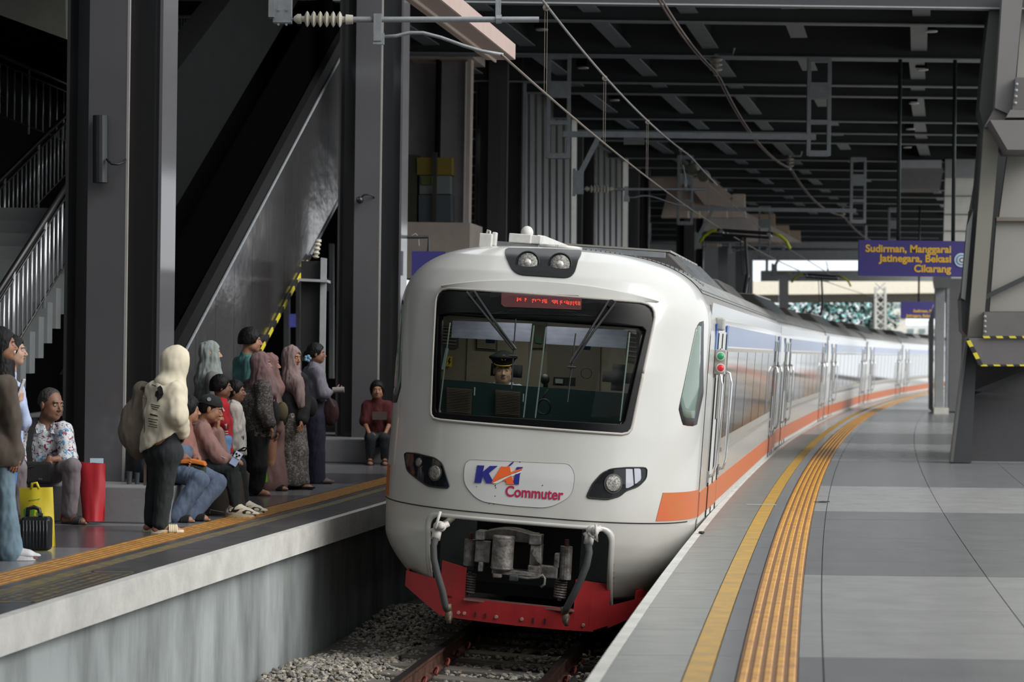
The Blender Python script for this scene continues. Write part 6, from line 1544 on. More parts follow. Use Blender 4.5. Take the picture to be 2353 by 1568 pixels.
# --- 1 woman in brown blazer, far left
D = 18.1
t, j, B, Fw = person('woman in an olive blazer and flared jeans with long black hair at far left', D,
    dict(head=(3, 792, 0), neck=(0, 850, 0), shL=(-32, 882, .12), shR=(12, 884, -.12), elL=(-40, 965, .2), elR=(28, 965, -.16), wrL=(-30, 1040, .2), wrR=(34, 1040, -.16),
         hipL=(-10, 1040, .09), hipR=(4, 1040, -.09), knL=(-6, 1160, .1), knR=(14, 1160, -.1), anL=(-24, 1262, .14), anR=(24, 1268, -.1)), 85, 80, 'tan', 1.04, 1.02, hands=(('R', (0.05, 0, -1), (-.6, .6, 0), .45, 1),))
top(t, j, Fw, 1.04, cl('olive_blazer', '#564c43'), .03, 1.96, .024, hempt=W(0, 1072, D), fold=(.012, (10, 10, 5)), name='blazer', extra=(cap(j['hipL'], j['hipR'], .17, .17, .08),))
trousers(t, j, 1.04, cl('blue_jeans', '#6f8795', vscale=6, var=.3), .012, .045)
hair_short(t, j['head'], B, 1.02, low=-.62, name='hair', extra=(cap(j['head']+V((-.04, 0, 0)), W(14, 1000, D-.13), .085, .05, .05, ), cap(j['head'], W(6, 920, D-.1), .10, .09, .05)), front=-.0)
for s in 'LR': shoe(t, j['an'+s], 85, 1.04, cl('white_leather', '#c9c9cc', rough=.5), mat('white_sole', '#d5d6d8', .6))
# --- 2 person behind with phone and headphones
D = 19.4
t, j, B, Fw = person('young person in a blue-striped shirt raising a phone behind the brown blazer', D,
    dict(head=(29, 806, 0), neck=(20, 862, 0), shL=(-8, 890, .1), shR=(34, 900, -.05), elL=(-6, 980, .2), elR=(52, 968, -.12), wrL=(4, 1040, .1), wrR=(45, 925, -.2),
         hipL=(6, 1050, .09), hipR=(18, 1050, -.09), knL=(2, 1150, .1), knR=(10, 1150, -.05), anL=(-4, 1240, .1), anR=(6, 1240, -.1)), 80, 88, 'light', 1.0, 1.0, hands=(('R', (.1, 0, 1), (-.8, .2, 0), .7, 1),))
top(t, j, Fw, 1, stripes('blue_white_stripes', '#8f9fc4', '#b9c4de', 'Z', 34), .02, 1.8, .026, hempt=W(0, 1068, D), seed=3)
trousers(t, j, 1, cl('mid_blue_jeans', '#4c79b4'), .014, .01); hair_short(t, j['head'], B, 1.0, low=-.10, extra=(cap(j['head'], W(14, 880, D), .09, .06, .04),))
for s in 'LR': shoe(t, j['an'+s], 85, 1.0, cl('pink_canvas', '#b39a94'), MATS['white_sole'])
t2 = thing('headphones', 'white over-ear headphones on the phone user at the left edge', 'headphones', j['head'])
mb = MB(); rr_, ff_, uu_ = B[1], B[0], B[2]; c = j['head']
mb.lathe(c+rr_*.075-ff_*.0, rr_, [(0, .03), (.008, .042), (.03, .044), (.04, .03)], 20); obj('ear_cup', mb, mat('white_plastic', '#d3d2d6', .4), t2, smooth=True)
mb = MB(); mb.tube([c+rr_*(.1*math.cos(a))+uu_*(.1*math.sin(a)+.02)+ff_*0 for a in np.linspace(0, math.pi, 14)], .011, 8); obj('head_band', mb, MATS['white_plastic'], t2, smooth=True)
t2 = thing('mobile_phone', 'dark mobile phone with a bright edge held up at the far left', 'phone', W(48, 893, D-.22))
mb = MB(); c = W(49, 892, D-.22); mb.box(c, (.012, .075, .15), ax=(V((.95, 0, -.3)), V((0, 1, 0)), V((.3, 0, .95)))); obj('case', mb, MATS['white_plastic'], t2, bev=.003)
mb = MB(); mb.box(c+V((-.008, 0, .003)), (.004, .07, .142), ax=(V((.95, 0, -.3)), V((0, 1, 0)), V((.3, 0, .95)))); obj('screen', mb, mat('phone_screen_off', '#1d1a33', .1), t2)
# --- 3 seated old man in floral shirt
D = 22.0
t, j, B, Fw = person('older man in a white floral shirt sitting on the concrete bench beside a red bag', D,
    dict(head=(117, 930, 0), neck=(105, 978, .03), shL=(60, 992, .08), shR=(146, 992, -.02), elL=(44, 1050, -.05), elR=(158, 1052, -.12), wrL=(62, 1082, -.25), wrR=(112, 1058, -.30),
         hipL=(72, 1090, .12), hipR=(114, 1090, .1), knL=(44, 1076, -.38), knR=(166, 1072, -.36), anL=(40, 1180, -.28), anR=(160, 1183, -.25)), 165, 128, 'dark', 1.08, 1.22, pitch=4, seated=True, footyaw=115, toes=True, hands=(('R', (-.35, -.1, -1), (.1, 1, -.2), .5, -1),))
M_flor = pattern('floral_shirt', '#c3c6ca', (('#5f6f78', 26, .60, 0), ('#7d3450', 20, .60, 3.1), ('#4f97b8', 15, .62, 7.7), ('#7c2f4a', 34, .63, 5.2)))
top(t, j, Fw, 1.08, M_flor, .018, 1.25, .035, hempt=W(90, 1092, D), fold=(.012, (13, 13, 6)), neckcut=(j['neck']+Fw*.09+V((.02, 0, .0)), (.032, .05, .05)))
mb = MB()
for s in (-1, 1):
    a = j['neck']+V((s*.055, -.04, .015)); b = j['neck']+V((.025+s*.045, -.13, -.075)); mb.add([a, a+V((s*.03, -.03, -.03)), b+V((s*.035, .01, -.005)), b, a+V((0, 0, .012)), a+V((s*.03, -.035, -.018)), b+V((s*.035, 0, .006)), b+V((0, -.008, .012))], [(0, 1, 2, 3), (4, 7, 6, 5), (0, 4, 5, 1), (1, 5, 6, 2), (2, 6, 7, 3), (3, 7, 4, 0)])
tag(obj('collar', mb, M_flor, t), kind='stuff')
trousers(t, j, 1.08, cl('mauve_trousers', '#7d7377'), .016, .02, length=.9)
hair_short(t, j['head'], B, 1.22, M_ghair, th=.003, low=-.005, front=.055)
for s in 'LR': sandal(t, j['an'+s], 115, 1.08, cl('dark_leather', '#2a2522', rough=.6))
t2 = thing('shoulder_bag', 'black shoulder bag on the lap of the older man in the floral shirt', 'bag', W(92, 1090, D-.35))
mb = MB(); mb.box(W(88, 1087, D-.33), (.24, .07, .20), rz=.15); obj('pouch', mb, bk_cloth, t2, bev=.025)
mb = MB(); mb.box(W(93, 1101, D-.38), (.035, .01, .014)); obj('buckle', mb, M_chrome, t2)
strapline('strap', [W(70, 1075, D-.38), W(66, 1030, D-.24), W(72, 990, D-.12), W(82, 962, D-.02)], .05, bk_cloth, t2)
# --- 4 hooded person
D = 20.85
t, j, B, Fw = person('person in a cream hooded sweatshirt and black trousers standing with hood up', D,
    dict(head=(404, 835, 0), neck=(394, 884, -.02), shL=(358, 900, .0), shR=(404, 898, -.1), elL=(352, 950, .12), elR=(408, 958, -.18), wrL=(374, 978, .17), wrR=(417, 990, -.05),
         hipL=(362, 1040, .03), hipR=(388, 1040, -.04), knL=(356, 1125, .1), knR=(378, 1125, -.02), anL=(349, 1198, .12), anR=(369, 1203, -.02)), 40, 65, 'tan', 1.0, 1.0, face=False, footyaw=80)
M_cream = cl('cream_fleece', '#cfc6b0', var=.08)
top(t, j, Fw, 1.0, M_cream, .045, 2.0, .045, hempt=W(380, 1010, D), hemn=(.55, 0, -1), fold=(.015, (9, 9, 7)), name='hoodie', extra=(cap(j['hipL']+V((0, 0, .08)), j['hipR']+V((.03, 0, .04)), .15, None, .06), cap(W(366, 960, D), W(392, 985, D), .13, .13, .06)), seed=2)
c = j['head']; f, r, u = B; ax = (r, f, u)
o = [ell(c+f*.0+u*.015, (.115, .135, .145), .01, ax), cap(c-u*.07-f*.02, j['neck']-u*.0, .105, .13, .05), ell(j['neck']-f*.07+u*.01, (.12, .08, .07), .05, ax)]
o += [ell(c+f*.17-u*.01, (.075, .10, .11), .015, ax, 's')]
field('hood', o, .007, M_cream, t, fold=(.007, (10, 10, 8)), seed=4)
trousers(t, j, 1.0, bk_den, .018, .012, wide=1.02, topz=.2)
# print on the back: dark silhouette and small text lines
mb = MB()
def backpt(px, py, o=.006): 
    return W(px, py, D-.235+.0)
dep = bpy.context.evaluated_depsgraph_get()
def project(objname, px, py, off=.004):
    d = ray(px, py).normalized(); hit, loc, nr, _ = objname.ray_cast(SPACE[objname.name].inverted() @ CAMP, d)
    if not hit: return None
    return (SPACE[objname.name] @ loc)-d*off
bpy.context.view_layer.update()
hoodie = [o for o in COL.objects if o.name.startswith('hoodie')][0]
def printpoly(pts, nm, m, target, off=.005, parent=None):
    P = [project(target, *p, off) for p in pts]
    if any(p is None for p in P): return None
    cxx = (sum(p[0] for p in pts)/len(pts), sum(p[1] for p in pts)/len(pts)); c = project(target, *cxx, off+.002)
    if c is None: return None
    mb = MB(); n = len(P); mb.add(P+[c], [(i, (i+1) % n, n) for i in range(n)]); return obj(nm, mb, m, parent or target, fix=False)
ink = mat('print_black', '#1a1a1a', .9)
def cr2(x, y): return (260+x/2.96, 730+y/2.96)
printpoly([cr2(*p) for p in ((300, 475), (322, 462), (335, 480), (342, 520), (330, 545), (312, 560), (300, 575), (298, 545), (284, 535), (288, 505), (302, 495))], 'print_figure', ink, hoodie)
for k, (x0, x1, y) in enumerate(((262, 292, 455), (256, 318, 590), (258, 312, 603), (262, 300, 617), (250, 300, 655), (250, 305, 660), (238, 302, 685), (240, 296, 703), (244, 300, 722), (238, 300, 737))):
    printpoly([cr2(x0, y-2), cr2(x1, y+10), cr2(x1, y+15), cr2(x0, y+3)], 'print_line', ink, hoodie)
for s in 'LR': 
    sandal(t, j['an'+s], 80, 1.05, cl('cream_foam', '#d8ccb0', rough=.8), 'slide', True, .034)
t2 = thing('backpack', 'taupe backpack hanging behind the cream hooded sweatshirt with a long loose strap', 'bag', W(315, 1000, D+.15))
pr = [ell(W(312, 975, D+.12), (.135, .10, .22), .03), ell(W(308, 1000, D+.1), (.13, .1, .15), .06), cap(W(328, 900, D+.12), W(322, 1030, D+.12), .09, .1, .06)]
field('pack', pr, .008, cl('taupe_canvas', '#6f6559'), t2, fold=(.016, (10, 10, 5)), seed=9)
strapline('shoulder_strap', [W(346, 890, D+.0), W(334, 915, D-.06), W(336, 960, D-.09), W(338, 1008, D-.08)], .05, MATS['taupe_canvas'], t2)
strapline('loose_strap', [W(336, 1005, D-.05), W(334, 1060, D), W(333, 1115, D+.02)], .024, cl('strap_tan', '#8a7768'), t2)
mb = MB(); mb.tube([W(322, 900, D+.05), W(328, 888, D+.03), W(340, 890, D+.02), W(345, 900, D+.03)], .012, 8); obj('grab_loop', mb, MATS['taupe_canvas'], t2, smooth=True)
# --- 5 person in jeans seated behind the hoodie
D = 22.45
t, j, B, Fw = person('seated person in faded blue jeans and black sandals mostly hidden by the hooded one', D,
    dict(head=(433, 944, .25), neck=(424, 978, .2), shL=(402, 990, .1), shR=(430, 992, .3), elL=(400, 1040, .1), elR=(440, 1040, .2), wrL=(428, 1058, -.1), wrR=(452, 1058, .0),
         hipL=(402, 1082, -.05), hipR=(425, 1076, .2), knL=(459, 1104, -.3), knR=(501, 1110, .1), anL=(402, 1186, -.35), anR=(438, 1186, -.15)), 85, 80, 'tan', 1.0, .98, face=False, toes=True, footyaw=95)
top(t, j, Fw, 1, cl('rust_shirt', '#8a6258'), .02, 1.9, .02, hempt=W(420, 1085, D)); trousers(t, j, 1, cl('faded_blue_jeans', '#56647a', vscale=7, var=.35), .02, .02, wide=1.08)
hair_short(t, j['head'], B, 1.05, low=-.11, th=.022, extra=(cap(j['head'], j['neck'], .085, .05, .04),))
for s in 'LR': sandal(t, j['an'+s], 95, 1.0, bk_cloth)
t2 = thing('orange_pouch', 'orange and olive pouch held on the lap between the two seated people', 'bag', W(455, 1066, D-.15))
mb = MB(); mb.prism([W(x, y, D-.22) for x, y in ((415, 1058), (440, 1056), (468, 1062), (472, 1072), (445, 1066), (414, 1066))], (0, .16, .0)); obj('orange_flap', mb, cl('orange_nylon', '#c06a24'), t2, bev=.008)
mb = MB(); mb.prism([W(x, y, D-.2) for x, y in ((408, 1066), (445, 1068), (470, 1074), (468, 1092), (440, 1090), (404, 1078))], (0, .16, 0)); obj('olive_body', mb, cl('olive_nylon', '#3d4031'), t2, bev=.01)
mb = MB(); mb.prism([W(x, y, D-.24) for x, y in ((446, 1072), (462, 1074), (462, 1100), (446, 1096))], (0, .05, 0)); obj('dark_flap', mb, bk_cloth, t2, bev=.006)
# --- 6 man in black cap, dusty rose shirt
D = 22.9
t, j, B, Fw = person('man in a backwards black cap and dusty rose shirt sitting with chin in hand', D,
    dict(head=(484, 940, 0), neck=(466, 972, 0), shL=(446, 992, .15), shR=(464, 990, -.14), elL=(505, 1040, .02), elR=(500, 1048, -.16), wrL=(497, 988, -.03), wrR=(523, 1056, -.12),
         hipL=(462, 1074, .14), hipR=(464, 1078, -.08), knL=(548, 1068, .3), knR=(531, 1074, -.12), anL=(561, 1158, .42), anR=(541, 1166, -.05)), 85, 88, 'tan', 1.03, 1.06, pitch=14, footyaw=98, hands=(('L', (.1, 0, 1), (.3, .2, 0), .9, 1), ('R', (1, 0, 0), (0, 0, -1), .6, 1)))
top(t, j, Fw, 1.03, cl('dusty_rose', '#8a6963'), .028, 1.92, .03, hempt=W(470, 1088, D), fold=(.014, (12, 12, 6)), seed=5); trousers(t, j, 1.03, bk_den, .014, .0)
hair_short(t, j['head'], B, 1.06, low=-.05, th=.006)
c = j['head']; f, r, u = B; ax = (r, f, u)
o = [ell(c+u*.045-f*.012, (.095, .115, .095), .01, ax), plane(c+u*.035, (-u.x, -u.y, -u.z))]
field('cap', o, .006, cl('cap_black', '#1c1f21'), t); mb = MB()
mb.prism([c-f*.09+u*.04+r*(.07*math.cos(a))-f*(.075*math.sin(a))-u*(.015*math.sin(a)) for a in np.linspace(0, math.pi, 12)], u*.008); obj('cap_brim', mb, MATS['cap_black'], t)
mb = MB(); mb.lathe(c+r*.08+u*.085-f*.03, r+u*.35, [(0, .02), (.012, .02)], 12); obj('cap_badge', mb, mat('badge_grey', '#7b7d7e', .6), t)
M_snk = mat('sneaker_cream', '#cfc6b2', .6, var=.05); M_snb = mat('sneaker_black', '#17181b', .5)
for s in 'LR':
    a = shoe(t, j['an'+s], 98, 1.08, M_snk, mat('sole_cream', '#cdc2a8', .7), infl=.014, sole=.035)
    y = math.radians(98); ff = V((math.sin(y), math.cos(y), 0)); rr2 = V((math.cos(y), -math.sin(y), 0)); g = V((j['an'+s].x, j['an'+s].y, 0))
    bpy.context.view_layer.update()
    def on(px_f, z, side=-1, o=.004):
        src = g+ff*px_f+rr2*.12+V((0, 0, z)); Mi = SPACE[a.name].inverted(); hit, loc, nr, _ = a.ray_cast(Mi @ src, -rr2); return (SPACE[a.name] @ loc)+rr2*o if hit else None
    for pts in (((-.05, .05), (-.02, .05), (.0, .075), (.01, .10), (-.02, .105), (-.055, .09)), ((.09, .04), (.17, .04), (.185, .055), (.15, .07), (.11, .075), (.08, .06)), ((-.03, .055), (.02, .052), (.08, .085), (.10, .10), (.06, .082), (.02, .07), (-.01, .075))):
        P = [on(x, z) for x, z in pts]
        if all(P): mb = MB(); mb.add(P+[p-rr2*.004 for p in P], [tuple(range(6))]+[(i, (i+1) % 6, (i+1) % 6+6, i+6) for i in range(6)]); obj('overlay', mb, M_snb, a)
    mb = MB(); 
    for k in range(4): p = g+ff*(.05+.025*k)+V((0, 0, .105-.012*k)); mb.tube([p-rr2*.03, p+V((0, 0, .012)), p+rr2*.03], .004, 5)
    obj('laces', mb, M_snk, a)
t2 = thing('mobile_phone', 'light blue phone in a white and black dotted case in the seated man\'s hand', 'phone', W(540, 1054, D-.2))
mb = MB(); c = W(542, 1055, D-.2); axp = (V((.85, 0, -.5)).normalized(), V((0, 1, 0)), V((.5, 0, .85)).normalized()); mb.box(c, (.075, .012, .14), axp); obj('case', mb, mat('phone_case_blue', '#a9bcdc', .4), t2, bev=.006)
mb = MB(); mb.box(c+axp[2]*.035+V((0, -.009, 0)), (.065, .006, .05), axp); cb = obj('camera_plate', mb, mat('plate_white', '#dddfe6', .3), t2)
for q in ((-.018, .045), (.012, .045), (-.003, .025)): mb = MB(); p = c+axp[0]*q[0]+axp[2]*q[1]; mb.lathe(p+V((0, -.01, 0)), (0, -1, 0), [(0, .010), (.006, .010)], 12); obj('lens', mb, mat('lens_black', '#101114', .2), cb)
mb = MB(); mb.tube([W(486, 1000, D-.1), W(487, 1020, D-.16), W(493, 1035, D-.2), W(505, 1048, D-.22), W(520, 1054, D-.22)], .003, 5); tag(obj('earphone_cable', mb, mat('white_cable', '#b9b2aa', .6)), 'thin pale earphone cable running down the dusty rose shirt', 'cable')
# --- 7 grey hijab woman
D = 25.4
t, j, B, Fw = person('woman in a pale grey-green hijab and long grey robe standing behind the black cap', D,
    dict(head=(484, 812, 0), neck=(480, 852, 0), shL=(466, 872, .16), shR=(490, 874, -.16), elL=(464, 940, .2), elR=(490, 940, -.2), wrL=(480, 985, .15), wrR=(500, 985, -.15), hipL=(478, 1000, .09), hipR=(480, 1000, -.09), knL=(480, 1090, .09), knR=(482, 1090, -.09), anL=(478, 1142, .1), anR=(482, 1146, -.1)), 82, 82, 'light', 1.0, 1.02)
M_gh = cl('sage_hijab', '#87908d'); M_gr = cl('grey_robe', '#6f706c')
top(t, j, Fw, 1, M_gr, .035, 2, .03, fold=(.018, (10, 10, 4)), name='robe', extra=(cap(j['hipL'], W(480, 1130, D), .16, .2, .08),), h=.011)
hijab(t, j['head'], B, 1.06, M_gh, W(482, 890, D), j['shL'], j['shR'], drop=(cap(W(478, 850, D), W(470, 900, D-.02), .10, .07, .06),), fold=(.016, (16, 16, 6)))
# --- 8 boy in red
D = 24.2
t, j, B, Fw = person('boy in a red printed t-shirt standing beside the black cap man', D,
    dict(head=(509, 890, 0), neck=(508, 922, 0), shL=(500, 938, .12), shR=(510, 938, -.11), elL=(498, 978, .14), elR=(510, 980, -.13), wrL=(502, 1015, .12), wrR=(514, 1015, -.13), hipL=(508, 1040, .06), hipR=(509, 1040, -.06), knL=(510, 1095, .06), knR=(512, 1095, -.06), anL=(508, 1150, .06), anR=(512, 1152, -.06)), 82, 80, 'dark', .82, .94)
top(t, j, Fw, .82, cl('red_cotton', '#b3202a'), .026, .8, .03, hempt=W(508, 1042, D), seed=6, h=.008, name='t_shirt')
trousers(t, j, .82, cl('light_blue_shorts', '#6f97c4'), .02, 0, length=.12, name='shorts'); hair_short(t, j['head'], B, .94, th=.02, low=-.045)
bpy.context.view_layer.update(); tsh = [o for o in COL.objects if o.name.startswith('t_shirt')][0]
wp = mat('white_print', '#cfc9c4', .8)
for P in (((757, 728), (775, 722), (780, 750), (768, 760)), ((752, 775), (782, 772), (782, 778), (752, 781)), ((755, 790), (782, 788), (782, 794), (755, 796)), ((765, 815), (780, 820), (778, 845), (766, 840)), ((730, 600), (745, 610), (760, 635), (752, 640), (736, 618))):
    printpoly([cr2(*p) for p in P], 'white_print', wp, tsh)
for s in 'LR': sandal(t, j['an'+s], 90, .8, bk_cloth)
# --- 9 girl in white jacket
D = 24.7
t, j, B, Fw = person('small girl in a white speckled jacket with dark tied hair', D,
    dict(head=(542, 900, 0), neck=(538, 928, 0), shL=(530, 942, .11), shR=(540, 942, -.1), elL=(532, 985, .12), elR=(540, 988, -.13), wrL=(538, 1028, .1), wrR=(538, 1030, -.14), hipL=(538, 1036, .05), hipR=(540, 1036, -.05), knL=(542, 1095, .05), knR=(543, 1095, -.05), anL=(540, 1142, .05), anR=(543, 1144, -.05)), 88, 92, 'dark', .78, .9, hands=(('R', (.1, 0, -1), (-1, 0, 0), .6, 1),))
top(t, j, Fw, .78, pattern('speckled_white', '#bdb8b0', (('#77706b', 55, .66, 0),)), .035, 1.95, .032, hempt=W(540, 1046, D), seed=8, h=.008, name='jacket', fold=(.014, (16, 16, 8)))
trousers(t, j, .78, cl('navy_leggings', '#20242e'), .012); hair_short(t, j['head'], B, .9, th=.016, low=-.07, extra=(ell(j['head']-B[0]*.1+V((0, 0, -.02)), (.04, .04, .05), .02),))
for s in 'LR': sandal(t, j['an'+s], 90, .75, bk_cloth)
# --- 10 teal shirt
D = 28.6
t, j, B, Fw = person('dark-haired young man in a teal t-shirt standing behind the hijab wearers', D,
    dict(head=(577, 784, 0), neck=(566, 816, 0), shL=(552, 834, .17), shR=(576, 836, -.14), elL=(550, 900, .2), elR=(574, 900, -.2), wrL=(560, 950, .1), wrR=(580, 950, -.15), hipL=(562, 960, .09), hipR=(566, 960, -.09), knL=(562, 1050, .09), knR=(566, 1050, -.09), anL=(560, 1100, .1), anR=(566, 1102, -.1)), 60, 82, 'tan', 1.14, 1.14, toes=False)
top(t, j, Fw, 1.14, cl('teal_cotton', '#44706f'), .022, .9, .03, hempt=W(560, 985, D), name='t_shirt', seed=4); trousers(t, j, 1.14, bk_den, .014); hair_short(t, j['head'], B, 1.14, th=.028, low=-.035)
for s in 'LR': sandal(t, j['an'+s], 70, 1.05, bk_cloth)
# --- 12 pink robe (behind)
D = 27.3
t, j, B, Fw = person('woman in a long dusty pink robe and matching hijab behind the batik top', D,
    dict(head=(621, 838, 0), neck=(618, 872, 0), shL=(612, 892, .17), shR=(626, 892, -.12), elL=(614, 945, .2), elR=(630, 945, -.18), wrL=(628, 985, .1), wrR=(636, 985, -.15), hipL=(620, 990, .09), hipR=(622, 990, -.09), knL=(622, 1065, .09), knR=(624, 1065, -.09), anL=(618, 1116, .1), anR=(624, 1120, -.1)), 85, 85, 'tan', .97, 1.0)
M_pk = cl('dusty_pink', '#795c59')
top(t, j, Fw, .97, M_pk, .035, 2, .03, fold=(.016, (10, 10, 3)), name='robe', extra=(cap(j['hipL'], W(622, 1112, D), .15, .19, .08),), h=.011); hijab(t, j['head'], B, 1.04, M_pk, W(622, 905, D), j['shL'], j['shR'])
for s in 'LR': sandal(t, j['an'+s], 100, 1.0, bk_cloth)
# --- 11 batik woman
D = 26.25
t, j, B, Fw = person('woman in a rose hijab, dark patterned batik top and black trousers, standing barefoot', D,
    dict(head=(600, 836, 0), neck=(594, 872, 0), shL=(578, 892, .17), shR=(604, 894, -.14), elL=(572, 945, .2), elR=(606, 945, -.2), wrL=(590, 985, .12), wrR=(620, 978, -.2), hipL=(586, 1000, .09), hipR=(592, 1000, -.09), knL=(582, 1070, .09), knR=(594, 1070, -.09), anL=(568, 1124, .1), anR=(588, 1120, -.02)), 85, 85, 'tan', .98, 1.0, toes=True, footyaw=105)
M_bat = pattern('batik', '#2b2625', (('#6b6460', 40, .56, 0), ('#8c8580', 60, .62, 2), ('#5b3f3a', 18, .66, 4)), stretch=(1, 1, 3))
top(t, j, Fw, .98, M_bat, .05, 1.8, .055, hempt=W(590, 1004, D), fold=(.018, (9, 9, 5)), name='batik_top', extra=(cap(W(580, 930, D), W(598, 985, D), .18, .17, .08),), seed=7)
trousers(t, j, .98, cl('black_trousers', '#141416'), .03, .02, wide=1.1); hijab(t, j['head'], B, 1.06, cl('rose_hijab', '#745a5b'), W(602, 900, D), j['shL'], j['shR'], drop=(cap(W(606, 860, D-.05), W(622, 905, D-.1), .1, .07, .06),), fold=(.014, (18, 18, 6)), seed=3)
# --- 13 mauve hijab woman with floral skirt
D = 27.6
t, j, B, Fw = person('woman in a mauve hijab, black sweater and long floral skirt', D,
    dict(head=(671, 821, 0), neck=(666, 856, .02), shL=(640, 872, .08), shR=(690, 874, -.02), elL=(636, 930, .1), elR=(700, 932, -.05), wrL=(650, 968, -.12), wrR=(694, 968, -.2), hipL=(658, 985, .06), hipR=(678, 985, -.04), knL=(662, 1060, .06), knR=(678, 1060, -.04), anL=(660, 1114, .05), anR=(686, 1116, -.06)), 125, 122, 'tan', 1.0, 1.02, pitch=8, footyaw=110, hands=(('L', (.5, -.3, -1), (0, .6, -.3), .8, 1),))
top(t, j, Fw, 1, cl('black_knit', '#161517'), .04, 1.95, .036, hempt=W(670, 972, D), fold=(.014, (10, 10, 5)), name='sweater', seed=1, extra=(cap(W(660, 920, D), W(672, 960, D), .16, .16, .06),))
M_skirt = pattern('floral_skirt', '#57524f', (('#8d8883', 38, .54, 0), ('#3a3635', 60, .6, 3)))
field('skirt', [cap(W(668, 965, D), W(668, 1040, D), .16, .19, .04), cap(W(668, 1040, D), W(666, 1104, D), .19, .235, .05), plane(W(666, 1114, D), (0, 0, -1))], .011, M_skirt, t, fold=(.03, (8, 8, 2)), seed=2)
hijab(t, j['head'], B, 1.06, cl('mauve_hijab', '#857270'), W(672, 895, D-.05), j['shL'].lerp(j['shR'], .15), j['shR'].lerp(j['shL'], .1), drop=(cap(W(680, 880, D-.12), W(692, 932, D-.15), .09, .045, .05),), fold=(.013, (20, 20, 6)), seed=6, capr=.13)
for s in 'LR': shoe(t, j['an'+s], 110, 1.0, bk_cloth, bk_cloth, 'flat_shoe', .006, .015, True)
# --- 14 white shirt, blue flower
D = 28.8
t, j, B, Fw = person('woman in a white long-sleeved shirt with a blue flower in her tied hair', D,
    dict(head=(727, 813, 0), neck=(722, 840, 0), shL=(712, 856, .16), shR=(730, 858, -.14), elL=(722, 910, .2), elR=(744, 905, -.2), wrL=(745, 925, .1), wrR=(766, 900, -.1), hipL=(722, 958, .09), hipR=(726, 958, -.09), knL=(724, 1040, .09), knR=(728, 1040, -.09), anL=(722, 1096, .1), anR=(729, 1102, -.08)), 80, 85, 'dark', .98, .98, footyaw=100)
top(t, j, Fw, .98, cl('white_lilac_cotton', '#77747f'), .03, 1.4, .03, hempt=W(722, 952, D), name='shirt', seed=9); trousers(t, j, .98, cl('navy_trousers', '#2b2a3d'), .03, .03, wide=1.12)
hair_short(t, j['head'], B, .98, th=.015, low=-.05, extra=(ell(j['head']-B[0]*.11-V((0, 0, .02)), (.05, .05, .05), .02), cap(j['head']-B[0]*.1, W(708, 862, D), .04, .03, .03)))
for s in 'LR': shoe(t, j['an'+s], 100, 1.0, cl('pale_canvas', '#6d655f'), bk_cloth, 'flat_shoe', .008, .015, True)
t2 = thing('hair_flower', 'light blue fabric flower clipped in the dark tied hair', 'hair clip', W(707, 825, D-.1))
for k in range(5): mb = MB(); a = k*1.256; c = W(707, 824, D-.12)+V((.026*math.cos(a), 0, .026*math.sin(a))); mb.ell(c, (.02, .01, .02), 8, 6); obj('petal', mb, mat('petal_blue', '#7ba4bd', .7), t2, smooth=True)
t2 = thing('paper_roll', 'pale rolled paper held out by the white-shirted woman', 'paper', W(777, 895, D)); mb = MB(); mb.tube([W(764, 897, D-.1), W(791, 896, D-.1)], .035, 12); obj('roll', mb, mat('dim_paper', '#8b8783', .8), t2)
t2 = thing('shoulder_bag', 'dark maroon shoulder bag on the white-shirted woman', 'bag', W(760, 950, D-.1))
field('pouch', [ell(W(760, 948, D-.1), (.10, .07, .16), .03)], .009, cl('maroon_nylon', '#3a1f22'), t2, fold=(.01, (12, 12, 6))); strapline('strap', [W(770, 935, D-.2), W(750, 900, D-.22), W(730, 870, D-.22), W(722, 850, D-.16)], .02, cl('lilac_strap', '#6b6572'), t2)
# --- 15 red shirted person in the dark
D = 33.9
t, j, B, Fw = person('person in a red printed t-shirt sitting in the shade by the second column', D,
    dict(head=(867, 897, 0), neck=(867, 920, .02), shL=(845, 934, .05), shR=(890, 934, .05), elL=(838, 972, 0), elR=(896, 972, 0), wrL=(850, 1000, -.25), wrR=(884, 1000, -.25), hipL=(858, 1008, .1), hipR=(878, 1008, .1), knL=(852, 1008, -.38), knR=(884, 1008, -.38), anL=(850, 1052, -.34), anR=(884, 1052, -.34)), 178, 175, 'tan', 1.0, 1.02, footyaw=175)
top(t, j, Fw, 1, cl('dull_red_cotton', '#4c1518'), .025, .9, .03, hempt=W(867, 1016, D), name='t_shirt', seed=4); trousers(t, j, 1, bk_den, .016); hair_short(t, j['head'], B, 1.02, th=.02, low=-.1, extra=(cap(j['head'], j['neck'], .09, .07, .05),))
mb = MB(); mb.box(W(872, 956, D-.17), (.2, .01, .11)); obj('chest_print', mb, mat('print_tan', '#4f443c', .8), t)
for s in 'LR': sandal(t, j['an'+s], 175, 1.0, bk_cloth)
